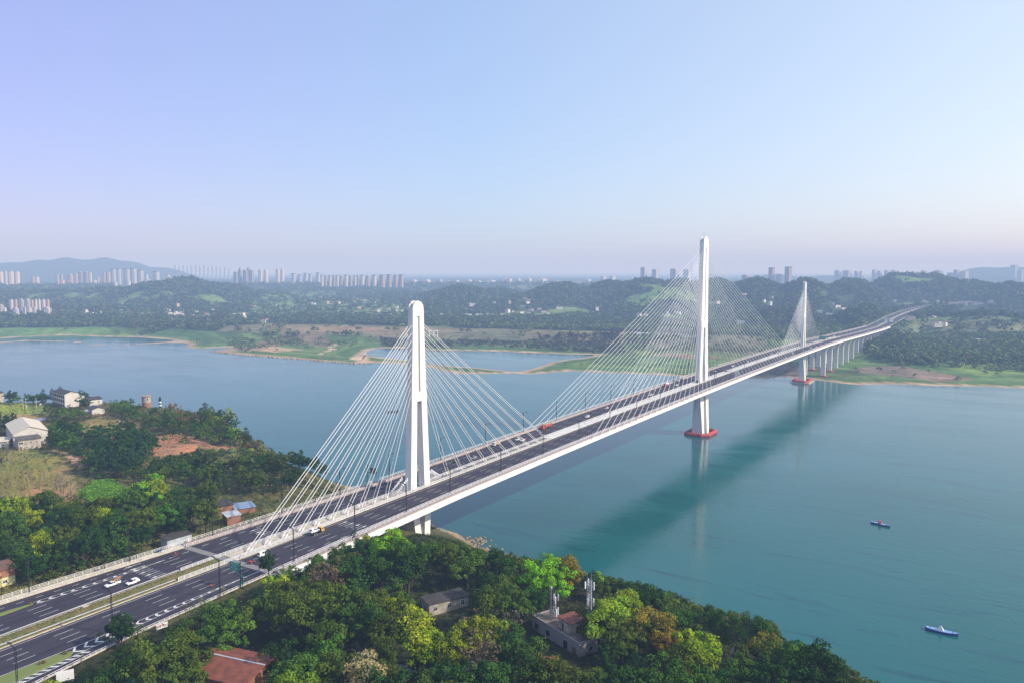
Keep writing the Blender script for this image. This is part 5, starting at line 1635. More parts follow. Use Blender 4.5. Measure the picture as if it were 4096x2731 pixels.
_b = at(2022, 1205); _d = at(2041, 1208.5) - at(2004, 1200)
r = boat(11.5, 2.6, .9, math.atan2(_d[1], _d[0]), tuple(at(2022, 1205)), 'blue marker boat with a red box amidships, farther of the two on the right', (.03, .08, .28), (.22, .36, .62))
q = MB(); q.box((-.3, 0, 1.7), (1.5, 1.4, 1.6)); q.build('marker_box', M['red_paint'], r)
q = MB(); q.box((-.3, -.72, 1.8), (.5, .05, .6)); q.build('label_plate', M['white_paint'], r)
_d = at(2193, 1457) - at(2135, 1444)
r = boat(12.5, 2.9, .95, math.atan2(_d[1], _d[0]), tuple(at(2163, 1452)), 'blue marker boat with a white triangular daymark, nearer of the two', (.03, .08, .30), (.22, .38, .68))
q = MB(); q.loft([[(-1.6 - .2, -.8, 1.0), (1.0 - .2, -.8, 1.0), (1.0 - .2, .8, 1.0), (-1.6 - .2, .8, 1.0)], [(-.42 - .2, -.06, 3.3), (-.26 - .2, -.06, 3.3), (-.26 - .2, .06, 3.3), (-.42 - .2, .06, 3.3)]]); q.build('daymark', M['white_paint'], r)
q = MB(); q.tube([(-.5, 0, 3.2), (-.5, 0, 4.0)], .07, 5); q.build('mast', M['dark'], r)
_p = at(903, 945)
r = boat(15, 3.0, 1.2, -.45, tuple(_p), 'dark low boat out on the river, seen through the cables of the nearest pylon', (.02, .03, .05), (.10, .13, .17))
r['group'] = 'boats on the river'
_p = at(1345, 806.5)
r = boat(24, 7, 2.6, .7, tuple(_p), 'pale boat moored at the edge of the far lagoon', (.30, .30, .30), (.45, .43, .40)); r['group'] = 'boats on the river'
q = MB(); q.box((-4, 0, 4.4), (8, 5, 3.2)); q.build('cabin', M['white_paint'], r)
# ------------------------------------------------------------------ buildings of the near bank


def hz_(x, y): return float(h_near(np.array([x]), np.array([y]))[0])


def window(parent, c, face, w, h, frame=None, bars=1):
    """window set 3 cm proud of a wall; face: unit normal (local x or y)"""
    nx, ny = face; tx, ty = -ny, nx
    f = MB(); o = .06
    P_ = lambda u, z, d: (c[0] + tx * u + nx * d, c[1] + ty * u + ny * d, c[2] + z)
    for a, b in (((-w / 2, -h / 2), (w / 2, -h / 2)), ((-w / 2, h / 2), (w / 2, h / 2)), ((-w / 2, -h / 2), (-w / 2, h / 2)), ((w / 2, -h / 2), (w / 2, h / 2))):
        f.bar(P_(a[0], a[1], o), P_(b[0], b[1], o), .12)
    for k in range(bars):
        u = -w / 2 + w * (k + 1) / (bars + 1); f.bar(P_(u, -h / 2, o), P_(u, h / 2, o), .08)
    f.bar(P_(-w / 2, h * .18, o), P_(w / 2, h * .18, o), .08)
    fo = f.build('window', frame or M['white_paint'], parent)
    p = MB(); p.add([P_(-w / 2, -h / 2, .03), P_(w / 2, -h / 2, .03), P_(w / 2, h / 2, .03), P_(-w / 2, h / 2, .03)], [(0, 1, 2, 3)]); p.build('pane', M['glass'], fo)


def house(name, label, A, B, depth, zb, ze, wall, roof, style='gable', rise=1.6, over=.5, wins=(), doors=(), ridge='x', cat='house', upper=None, fr=None):
    """A, B: ends of the front eave seen from the front, building extends depth behind it"""
    A = np.array(A[:2]); B = np.array(B[:2]); L = float(np.hypot(*(B - A))); d = (B - A) / L; n = np.array([-d[1], d[0]])
    c = (A + B) / 2 + n * depth / 2; rz = math.atan2(d[1], d[0])
    r = empty(name, (c[0], c[1], zb), rz, label, cat)
    H = ze - zb; w = depth / 2; l = L / 2
    q = MB()
    hh = H if upper is None else upper[0]
    q.box((0, 0, hh / 2 - .5), (L, depth, hh + 1.0))
    q.build('wall', wall, r)
    if upper:
        q = MB(); q.box((0, 0, (hh + H) / 2), (L + .04, depth + .04, H - hh)); q.build('upper_wall', upper[1], r)
    ro = MB()
    if style == 'gable':
        if ridge == 'x':
            prof = [(-w - over, -over * rise / w), (0, rise), (w + over, -over * rise / w), (w + over, -over * rise / w + .18), (0, rise + .2), (-w - over, -over * rise / w + .18)]
            ro.loft([[(x, y, H + z) for y, z in prof] for x in (-l - over, l + over)])
            g = MB(); g.add([(-l, -w, H - .02), (-l, w, H - .02), (-l, 0, H + rise), (l, -w, H - .02), (l, w, H - .02), (l, 0, H + rise)], [(0, 2, 1), (3, 4, 5)]); g.build('gable', upper[1] if upper else wall, r)
        else:
            prof = [(-l - over, -over * rise / l), (0, rise), (l + over, -over * rise / l), (l + over, -over * rise / l + .18), (0, rise + .2), (-l - over, -over * rise / l + .18)]
            ro.loft([[(x, y, H + z) for x, z in prof] for y in (-w - over, w + over)][::-1])
            g = MB(); g.add([(-l, -w, H - .02), (l, -w, H - .02), (0, -w, H + rise), (-l, w, H - .02), (l, w, H - .02), (0, w, H + rise)], [(0, 1, 2), (3, 5, 4)]); g.build('gable', upper[1] if upper else wall, r)
    elif style == 'mono':
        ro.loft([[(-l - over, -w - over, H + .03), (l + over, -w - over, H + .03), (l + over, -w - over, H + .2), (-l - over, -w - over, H + .2)], [(-l - over, w + over, H + rise), (l + over, w + over, H + rise), (l + over, w + over, H + rise + .18), (-l - over, w + over, H + rise + .18)]])
        g = MB(); g.add([(-l, -w, H - .02), (-l, w, H - .02), (-l, w, H + rise - .1), (l, -w, H - .02), (l, w, H - .02), (l, w, H + rise - .1)], [(0, 2, 1), (3, 4, 5), (1, 2, 5, 4)]); g.build('gable', wall, r)
    elif style == 'flat':
        ro.box((0, 0, H - .4), (L - .1, depth - .1, .2)); 
        pp = MB()
        for x in (-l + .12, l - .12): pp.box((x, 0, H + .1), (.28, depth + .06, 1.0))
        for y in (-w + .12, w - .12): pp.box((0, y, H + .1), (L - .5, .28, 1.0))
        pp.build('parapet', wall, r)
        ro.v = [(x, y, z + .45) for x, y, z in ro.v]
    ro.build('roof', roof, r)
    for face, u, z, ww, wh in wins:
        if face == 'f': window(r, (u * l, -w, z), (0, -1), ww, wh, fr)
        if face == 'b': window(r, (u * l, w, z), (0, 1), ww, wh, fr)
        if face == 'r': window(r, (l, u * w, z), (1, 0), ww, wh, fr)
        if face == 'l': window(r, (-l, u * w, z), (-1, 0), ww, wh, fr)
    for face, u, ww, wh in doors:
        q = MB()
        if face == 'f': q.box((u * l, -w - .02, wh / 2), (ww, .1, wh))
        if face == 'r': q.box((l + .02, u * w, wh / 2), (.1, ww, wh))
        if face == 'l': q.box((-l - .02, u * w, wh / 2), (.1, ww, wh))
        q.build('door', M['wood'], r)
    return r


# yellow and brick house at the left edge, beside the far carriageway
p = at(37, 1361, 41.2)
house('roadside_house', 'two-storey house with yellow ground floor, brick upper floor and rusty roof by the road', (p[0] - 17, p[1]), (p[0], p[1]), 9.5, 41.0, 51.0, M['plaster_yellow'], M['brown_roof'], 'gable', 1.5, .6,
      wins=[('f', .35, 8.6, 1.2, 1.3), ('f', -.3, 8.6, 1.2, 1.3), ('f', -.1, 5.0, 1.6, 1.2), ('f', .6, 5.6, 1.4, 1.2)], doors=[('f', .6, 3.0, 2.8), ('f', 0.05, 2.4, 2.6)], upper=(6.9, M['brick']))
# rust-red shed, bottom of the frame
a, b = at(466, 1497, 51.0), at(604, 1527, 51.0)
d = (b - a) / np.linalg.norm(b - a); n = np.array([-d[1], d[0], 0])
r_ = house('shed', 'large brick shed under a rust-red corrugated roof at the lower edge of the wood', a - n * 7.5, b - n * 7.5, 15, 43.6, 49.3, M['brick'], M['rust_roof'], 'gable', 1.7, .7, wins=[('f', -.6, 3.0, 2.0, 1.6), ('f', .2, 3.0, 2.0, 1.6)], doors=[('f', -.2, 2.4, 2.6)])
q = MB(); L_ = float(np.linalg.norm(b - a)); q.box((0, 0, 49.3 - 43.6 + 1.93), (L_ + 1.2, .5, .1)); q.build('ridge_cap', M['galv'], r_)
# low beige house with three windows
a, b = at(985.7, 1387.3, 47.6), at(1075.7, 1366, 47.6)
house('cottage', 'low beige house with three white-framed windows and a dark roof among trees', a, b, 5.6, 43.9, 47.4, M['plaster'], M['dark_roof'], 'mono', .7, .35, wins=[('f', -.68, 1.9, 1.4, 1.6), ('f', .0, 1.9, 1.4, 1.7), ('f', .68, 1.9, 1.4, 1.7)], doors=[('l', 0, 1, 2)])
# building with the masts
A_, B_, C_ = at(1222.7, 1412, 48.3), at(1330.4, 1478, 48.3), at(1364, 1467.8, 48.3)
dep = float(np.hypot(*(C_ - B_)[:2]))
tb = house('equipment_building', 'white-tiled flat-roofed building carrying aerial masts in the wood', A_, B_, min(11, max(7, dep)), 43.6, 47.9, M['tile_white_shaded'], M['flat_roof'], 'flat', wins=[('f', -.8, 2.2, 1.6, 1.4), ('f', .45, 2.0, 1.5, 2.2), ('f', -.3, 2.2, 1.5, 1.4), ('r', .2, 2.3, 1.0, 1.0)], doors=[('f', .80, 1.6, 2.8)], cat='building', fr=M['dark'])
a, b = at(1345 - 68, 1429.5, 51.4), at(1345 - 20, 1428, 51.4)
a, b = at((2100 + 530 / 3.92) / KD, (2250 + 830 / 3.92) / KD, 51.4), at((2100 + 712 / 3.92) / KD, (2250 + 948 / 3.92) / KD, 51.4)
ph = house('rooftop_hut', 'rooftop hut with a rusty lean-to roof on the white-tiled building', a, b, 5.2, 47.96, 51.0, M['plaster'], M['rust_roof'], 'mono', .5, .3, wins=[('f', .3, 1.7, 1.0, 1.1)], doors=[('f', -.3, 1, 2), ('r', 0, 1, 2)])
g = MB()


def lattice(name, label, base, h, w, panels, m=M['galv']):
    t = empty(name, base, .3, label, 'antenna mast')
    q = MB()
    cs = [(-w, -w), (w, -w), (0, w)]
    for x, y in cs: q.bar((x, y, 0), (x * .8, y * .8, h), .14)
    k = 0; z = 0
    while z < h - 1:
        for i in range(3):
            x0, y0 = cs[i]; x1, y1 = cs[(i + 1) % 3]
            q.bar((x0, y0, z), (x1, y1, z + .9), .08); q.bar((x0, y0, z + .9), (x1, y1, z + .9), .07)
        z += .95
    for x, y in cs: q.bar((x * .8, y * .8, h), (x * .8, y * .8, h + 2.0), .06)
    q.build('lattice_frame', m, t)
    for zz, ang, hh in panels:
        q = MB(); x, y = math.cos(ang) * (w + .75), math.sin(ang) * (w + .75); q.box((x, y, zz), (.34, .34, hh), ang); q.bar((x * .5, y * .5, zz), (x, y, zz), .1); q.build('antenna_panel', M['white_paint'], t)
    return t


p = at((2100 + 1000 / 3.92) / KD, (2250 + 1095 / 3.92) / KD, 44)
lattice('antenna_mast', 'tall lattice telecom mast with white antenna panels behind the white-tiled building', (p[0], p[1], hz_(p[0], p[1]) - .2), 16.5, .75, [(15.2, 0.3, 2.2), (15.2, 2.4, 2.2), (14.8, 4.5, 2.4), (10.2, .2, 2.2), (10.0, 4.4, 2.2), (10.2, 3.0, 2.2)])
p = at((2100 + 462 / 3.92) / KD, (2250 + 868 / 3.92) / KD, 48)
lattice('antenna_mast', 'short tripod mast with white antenna panels standing on the tiled building roof', (p[0], p[1], 48.0), 7.0, .4, [(2.2, 3.9, 2.4), (2.2, 5.2, 2.4), (2.4, 0.5, 2.0), (6.2, 3.6, 2.2), (6.2, .3, 2.2), (6.6, 5.0, 1.8)])
p = at((2100 + 402 / 3.92) / KD, (2250 + 890 / 3.92) / KD, 48)
lattice('antenna_mast', 'thin bare lattice mast at the back of the tiled building roof', (p[0], p[1], 48.0), 10.5, .28, [(10.6, 3.6, .5)], M['steel'])
# tiled hut, lower right
a, b = at(1638.7, 1533.6, 40.0), at(1690, 1511, 40.0)
d = (b - a) / np.linalg.norm(b - a); n = np.array([-d[1], d[0], 0]); hb = hz_((a[0] + b[0]) / 2, (a[1] + b[1]) / 2)
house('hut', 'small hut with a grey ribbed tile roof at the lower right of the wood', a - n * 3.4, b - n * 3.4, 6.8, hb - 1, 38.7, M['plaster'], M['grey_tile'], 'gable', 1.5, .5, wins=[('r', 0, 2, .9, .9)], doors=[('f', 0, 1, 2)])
for lab, (dx, dy), z, L_, W_, ang, mw, mr in (
        ('dark tiled shed roof showing through the gap between the trees, left of the beige house', (858, 1484), 46.8, 9, 6, -.5, M['brick'], M['grey_tile']),
        ('shed with a blue sheet roof at the bottom edge between two trees', (905, 1545), 46.0, 8, 6, .2, M['brick'], M['blue_roof']),
        ('small grey roofed shed in the clearing left of the white-tiled building', (1098, 1524), 46.0, 6, 5, .3, M['plaster'], M['sheet_white']),
        ('low brick outhouse in the shade left of the tall lattice mast', (1160, 1432), 46.2, 5, 4, .5, M['brick'], M['rust_roof']),
        ('open brown shed with rusty roof in front of the tiled building', (1255, 1510), 46.0, 6, 4.5, -.9, M['brick'], M['rust_roof'])):
    c = at(dx, dy, z); u = np.array([math.cos(ang), math.sin(ang), 0]); n = np.array([-u[1], u[0], 0])
    house('shed', lab, c - u * L_ / 2 - n * W_ / 2, c + u * L_ / 2 - n * W_ / 2, W_, hz_(c[0], c[1]) - .3, z - .8, mw, mr, 'gable', 1.1, .4, doors=[('f', 0, 1.2, 2)])

# ---- the headland on the left
hl = lambda x, y: (x * .1465, 849.8 + y * .1465)       # its own survey strip
zH = 56.0
a, b = np.array([-59.5, 271.5, 0]), np.array([-42.0, 265.2, 0]); dep = 41
house('hall', 'big hall with a broad cream ridged roof on the left headland', a, b, dep, 46.2, zH - 1.8, M['plaster_white'], M['cream_roof'], 'gable', 3.4, .6, ridge='y', cat='building', wins=[('f', -.5, 5, 1.6, 1.4), ('f', .4, 5, 1.6, 1.4)])
a, b = at(*hl(285, 1098), 52.0), at(*hl(640, 1052), 52.0)
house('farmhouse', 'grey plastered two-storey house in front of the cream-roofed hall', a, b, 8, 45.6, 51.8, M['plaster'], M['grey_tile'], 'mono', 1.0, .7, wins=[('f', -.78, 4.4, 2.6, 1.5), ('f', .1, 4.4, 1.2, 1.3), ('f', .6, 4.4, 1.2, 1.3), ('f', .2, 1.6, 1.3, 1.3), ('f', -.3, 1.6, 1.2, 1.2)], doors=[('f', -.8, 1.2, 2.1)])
a, b = at(*hl(-260, 1125), 50.0), at(*hl(110, 1105), 50.0)
house('farmhouse', 'pale low house with a white roof at the left frame edge below the hall', a, b, 9, 45.2, 49.6, M['plaster_white'], M['cream_roof'], 'mono', 1.2, .8, wins=[('f', .6, 2.6, 1.6, 1.4), ('f', .1, 2.6, 1.6, 1.4)])
a, b = at(*hl(640, 935), 52.5), at(*hl(755, 930), 52.5)
house('annex', 'rough brown annex against the right side of the cream-roofed hall', a, b, 6, 45.8, 52.0, M['brick'], M['brown_roof'], 'mono', .6, .4, wins=[('f', 0, 4, 1, 1), ('f', .5, 1.8, 1, 1)])
# white three-storey house with arched galleries
A_ = np.array([33.0, 384.0]); B_ = A_ + 10.5 * np.array([.99, -.14]); dep = 24.0
ht = house('guest_house', 'white three-storey house with arched galleries near the river edge of the headland', A_, B_, dep, 46.4, 57.3, M['plaster_white'], M['dark_roof'], 'gable', 1.8, .5, ridge='y', wins=[('r', .4, 7, 1.4, 1.4), ('r', -.3, 7, 1.4, 1.4), ('r', .4, 4, 1.4, 1.4)], cat='house')
La = float(np.hypot(*(B_ - A_)[:2])) / 2
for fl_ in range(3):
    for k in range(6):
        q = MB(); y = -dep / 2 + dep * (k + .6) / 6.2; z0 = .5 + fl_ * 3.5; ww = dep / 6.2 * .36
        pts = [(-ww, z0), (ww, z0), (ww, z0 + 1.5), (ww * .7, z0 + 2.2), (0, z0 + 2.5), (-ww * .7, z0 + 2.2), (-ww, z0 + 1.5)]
        q.add([(-La - .04, y + u, z) for u, z in pts], [tuple(range(7))[::-1]]); q.build('arch_dark_face', M['dark'], ht)  # flat dark face on the wall paints the gallery's inner shade
a = B_ + np.array([.1, 2.0]); b = a + 5.5 * np.array([.99, -.14])
house('annex', 'lower white wing stepping down on the right of the arched white house', a, b, 9, 46.2, 53.5, M['plaster_white'], M['flat_roof'], 'flat', wins=[('f', -.3, 2, 1.2, 1.2), ('f', -.3, 5, 1.2, 1.2), ('f', .5, 5, 1.2, 1.2)], doors=[('f', .5, 1, 2)])
a = at(*hl(1402, 470), 52.0)[:2]; b = a + 9.5 * np.array([.97, -.24])
house('farmhouse', 'cream two-storey house with dark roof just right of the arched white house', a, b, 8, 45.6, 52, M['plaster_white'], M['dark_roof'], 'mono', 1.4, .5, wins=[('f', -.5, 4.6, 1.3, 1.2), ('f', .4, 4.6, 1.3, 1.2), ('f', .45, 1.8, 1.1, 1.4), ('f', -.5, 1.8, 1.1, 1.4)])
a = at(*hl(1440, 622), 50.2)[:2]; b = a + 9.0 * np.array([.97, -.24])
house('barn', 'cream windowless gabled house with a dark tiled roof on the headland', a, b, 13, 45.6, 50.2, M['plaster_white'], M['dark_roof'], 'gable', 1.5, .5, ridge='y', doors=[('l', 0, 1.2, 2)])
a, b = at(*hl(1330, 640), 49), at(*hl(1432, 640), 49)
house('annex', 'small white annex with a pale lean-to roof left of the cream gabled house', a, b, 6, 45.7, 49, M['plaster_white'], M['sheet_white'], 'mono', .8, .5, wins=[('f', .3, 2.2, 2.2, 1.2)])
q = MB(); a, b = at(*hl(1350, 752), 45.6), at(*hl(1640, 730), 45.6); q.bar((a[0], a[1], 46.2), (b[0], b[1], 46.2), .3, 2.4); tag(q.build('brick_wall', M['brick']), 'low red brick garden wall below the cream gabled house', 'wall')
a, b = at(*hl(500, 790), 48), at(*hl(700, 775), 48)
house('shed', 'long low shed with a blue tarpaulin roof behind the cream-roofed hall', a, b, 5, 45.6, 47.8, M['brick'], M['blue_roof'], 'mono', .5, .4)
a, b = at(-30, 912, 52), at(8, 903, 52)
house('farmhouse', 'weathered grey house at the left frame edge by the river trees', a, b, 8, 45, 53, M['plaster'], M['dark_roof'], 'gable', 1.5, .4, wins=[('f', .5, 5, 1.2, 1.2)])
for lab, (dx, dy), L_ in (('tiny white kiosk between the trees left of the arched white house', (97, 928), 4),):
    c = at(dx, dy, 47); house('kiosk', lab, c + np.array([-2, 0, 0]), c + np.array([2, -1, 0]), 3, 45.5, 48.2, M['plaster_white'], M['dark_roof'], 'mono', .4, .3)
# old water tower and striped light
p = at(336.8, 934, 44.0)
t = empty('water_tower', (p[0], p[1], 45.5), 0, 'old round brick and concrete tank tower at the river edge of the headland', 'tower')
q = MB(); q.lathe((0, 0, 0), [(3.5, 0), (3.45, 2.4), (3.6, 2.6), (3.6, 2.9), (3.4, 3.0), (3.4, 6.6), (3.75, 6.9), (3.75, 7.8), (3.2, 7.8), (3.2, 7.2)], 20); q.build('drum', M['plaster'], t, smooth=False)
q = MB(); q.lathe((0, 0, 0), [(3.7, -12), (3.54, .1), (3.52, 2.3)], 20); q.build('base_band', M['brick'], t)
q = MB(); q.lathe((0, 0, 0), [(3.79, 7.0), (3.79, 7.75)], 20); q.build('rim', M['brick'], t)
for a_ in (3.3, 4.4, 5.5):
    q = MB(); q.box((3.42 * math.cos(a_), 3.42 * math.sin(a_), 5.2), (.12, .8, 1.3), a_); q.build('window', M['dark'], t)
p = at(368.4, 943, 42.0)
t = empty('lighthouse', (p[0], p[1], hz_(p[0], p[1]) - 1), 0, 'slim black and white striped beacon tower on the headland tip', 'beacon')
H0 = 43.4 - (hz_(p[0], p[1]) - 1)
for k in range(6):
    q = MB(); z0 = H0 + 7.6 * k / 6; q.lathe((0, 0, 0), [(1.12 - .05 * k, z0), (1.12 - .05 * (k + 1), z0 + 7.6 / 6 - .003)], 14); q.build('band', M['white_paint'] if k % 2 == 0 else M['dark'], t)
q = MB(); q.lathe((0, 0, 0), [(1.1, 0), (1.12, H0)], 14); q.build('base', M['plaster'], t)
q = MB(); q.lathe((0, 0, H0 + 7.6), [(1.5, 0), (1.5, .3), (.8, .3), (.8, 1.6), (1.0, 1.7), (.3, 2.4), (.05, 2.6)], 14); q.build('lantern', M['dark'], t)
q = MB(); q.tube([(0, 0, H0 + 10), (0, 0, H0 + 11.6)], .05, 4); q.build('finial', M['dark'], t)
# sheds under the bridge end
for lab, pa, pb, z, dp_, zb, mw, mr, st in (
        ('orange brick shed with a pale sheet roof close to the far railing of the bridge', (521.5, 1187), (553, 1181), 47.2, 6, 42.5, M['brick'], M['sheet_white'], 'mono'),
        ('brick house with a dark roof tucked in trees behind the orange shed', (498, 1164), (535, 1158), 48.2, 7, 43.5, M['brick'], M['dark_roof'], 'mono'),
        ('shed with a pale blue sheet roof right of the brick house by the bridge', (540, 1170), (586, 1163), 46.4, 8, 42.5, M['brick'], M['blue_roof'], 'mono'),
        ('white sheet-metal store behind the trees beside the far walkway', (384, 1241), (440, 1225), 47.6, 5, 43.2, M['sheet_white'], M['dark_roof'], 'mono'),
        ('brick shed with a dark roof between trees at the left behind the far railing', (-8, 1312), (20, 1300), 45.0, 6, 41.0, M['brick'], M['dark_roof'], 'mono')):
    a, b = at(*pa, z), at(*pb, z)
    house('shed', lab, a, b, dp_, zb, z, mw, mr, st, .6, .4)
# boards
p = at(150, 1562, 44.0)
t = empty('billboard', (p[0], p[1], hz_(p[0], p[1])), -.45, 'blank white billboard leaning at the lower left corner of the wood', 'billboard')
q = MB(); q.box((0, 0, 2.4), (4.2, .16, 2.8)); q.build('panel', M['white_paint'], t)
q = MB(); q.bar((-1.6, .2, -.5), (-1.6, .2, 3.6), .16); q.bar((1.6, .2, -.5), (1.6, .2, 3.6), .16); q.build('post', M['steel'], t)
p = at(372, 1440, 44.0)
t = empty('banner', (p[0], p[1], hz_(p[0], p[1])), -.15, 'white banner with red characters beside the ramp railing', 'banner')
q = MB(); q.box((0, 0, 1.6), (3.6, .1, 1.7)); sp = q.build('cloth_panel', M['white_paint'], t)
text('安全 第一', .8, (0, -.08, 1.6), (PI / 2, 0, 0), M['red_paint'], sp)
q = MB(); q.bar((-1.7, .1, -.4), (-1.7, .1, 2.5), .1); q.bar((1.7, .1, -.4), (1.7, .1, 2.5), .1); q.build('post', M['steel'], t)
# utility poles
for k, (x, y, h, lab) in enumerate(((368, 640, 10, 'pale concrete pole in the green field, left of the pair'), (410, 632, 9.5, 'pale concrete pole in the green field, right of the pair with a transformer box'), (572, 612, 9, 'pale concrete pole by the bend of the path near the arched white house'),
                                    (724, 432, 8, 'dark pole on the river edge left of the arched white house'), (1877, 985, 9, 'bare pole in the brush below the striped beacon'), (2048, 1565, 7, 'white lamp pole in front of the dark tree clump'))):
    p = at(*hl(x, y), 46); t = empty('utility_pole', (p[0], p[1], hz_(p[0], p[1]) - .3), .4, lab, 'pole', 'utility poles on the headland')
    q = MB(); q.tube([(0, 0, 0), (0, 0, h)], [.2, .13], 6); q.build('post', M['kerb'] if k != 3 else M['wood'], t)
    q = MB(); q.bar((-1, 0, h - .6), (1, 0, h - .6), .14); q.build('crossarm', M['steel'], t)
    if k == 1: q = MB(); q.box((.5, 0, h * .3), (1.0, .8, 1.2)); q.build('transformer', M['galv'], t)
# rocks at the near water's edge
for k, (dx, dy, s, lab) in enumerate(((1075, 1243, 2.2, 'jumble of tan boulders awash near the foot of the nearest pylon, upper heap'), (1098, 1250, 1.8, 'tan boulders at the waterline by the nearest pylon, middle heap'), (1106, 1262, 1.6, 'tan boulders at the waterline by the nearest pylon, lowest heap'))):
    p = at(dx, dy, 0.1); q = MB()
    for i in range(26):
        x, y = R.gauss(0, 5.5), R.gauss(0, 3.2); rr = R.uniform(.5, 1.0) * s * .6
        rings = [[(x + rr * w_ * math.cos(a_ + R.uniform(-.3, .3)) * 1.3, y + rr * w_ * math.sin(a_) * R.uniform(.8, 1.2), zz * rr + R.uniform(-.1, .1)) for a_ in [j * PI / 3 for j in range(6)]] for w_, zz in ((.9, -.6), (1, 0), (.7, .45), (.2, .65))]
        q.loft(rings)
    tag(q.build('rock_heap', paint('rock', (.34, .25, .15), .95, .2, .8), loc=(p[0], p[1], 0)), lab, 'rocks', 'rocks at the waterline')
# ------------------------------------------------------------------ vegetation


def leaf_mesh(name, cen, rad, nper, leaf, rng, up_bias=.25, narrow=1.0, flat=.0):
    """leaf-sized faces over a set of clumps; brightness of every leaf goes into 'shade'"""
    C = np.repeat(cen, nper, 0); Rr = np.repeat(rad, nper)
    n = len(C)
    d = rng.normal(size=(n, 3)); d /= np.linalg.norm(d, axis=1, keepdims=True)
    d[:, 2] = np.abs(d[:, 2]) * .75 + d[:, 2] * .25 + up_bias * .3; d /= np.linalg.norm(d, axis=1, keepdims=True)
    rr = Rr * (0.55 + 0.5 * rng.random(n) ** .6)
    p = C + d * rr[:, None]
    nm = d + rng.normal(size=(n, 3)) * .42; nm[:, 2] += .15; nm /= np.linalg.norm(nm, axis=1, keepdims=True)
    a = np.cross(nm, rng.normal(size=(n, 3))); a /= np.linalg.norm(a, axis=1, keepdims=True) + 1e-9
    b = np.cross(nm, a)
    s = leaf * (.6 + .8 * rng.random(n))[:, None]
    v = np.stack([p + a * s, p + b * s * .62 * narrow, p - a * s, p - b * s * .62 * narrow], 1).reshape(-1, 3)
    f = np.arange(4 * n).reshape(-1, 4)
    sh = (.82 + .36 * rng.random(n)) * (.50 + .60 * ss((d[:, 2] + .45) / 1.2)) * np.repeat(.78 + .44 * rng.random(len(cen)), nper)  # undersides of clumps darkened, painted shade on top of random leaf tone
    me = quick_mesh(name, v, f)
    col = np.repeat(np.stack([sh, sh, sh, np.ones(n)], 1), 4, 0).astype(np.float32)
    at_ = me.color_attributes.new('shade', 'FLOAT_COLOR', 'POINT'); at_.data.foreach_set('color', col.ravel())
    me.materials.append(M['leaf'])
    return me


def clumps_broad(rng, k, rz=.82, zc=1.32, lo=-.55):
    out = []
    while len(out) < k:
        d = rng.normal(size=3); d /= np.linalg.norm(d)
        if d[2] < lo: continue
        f = .30 + .66 * rng.random() ** .8
        out.append((d[0] * f * (.85 + .3 * rng.random()), d[1] * f * (.85 + .3 * rng.random()), zc + d[2] * f * rz))
    return np.array(out)


def trunk_mesh(rng, cen, h0, r0, mat, limbs=6):
    q = MB(); top = max(c[2] for c in cen) * .86
    pts = [(0, 0, 0)]
    for k in range(1, 5): pts.append((rng.normal() * .03 * k, rng.normal() * .03 * k, top * k / 4))
    q.tube(pts, [r0, r0 * .8, r0 * .62, r0 * .4, r0 * .15], 6)
    idx = rng.permutation(len(cen))[:limbs]
    for i in idx:
        c = cen[i]; z0 = h0 * (.75 + .5 * rng.random()); t = min(.95, z0 / top)
        base = np.array(pts[min(4, int(t * 4))]); base = np.array([base[0], base[1], z0])
        mid = (base + c) / 2 + np.array([0, 0, .06])
        q.tube([base, mid, c], [r0 * .42, r0 * .28, r0 * .08], 5)
    me = q.mesh('trunk'); me.materials.append(mat); me.polygons.foreach_set('use_smooth', [True] * len(me.polygons))
    return me


PROTO = {}


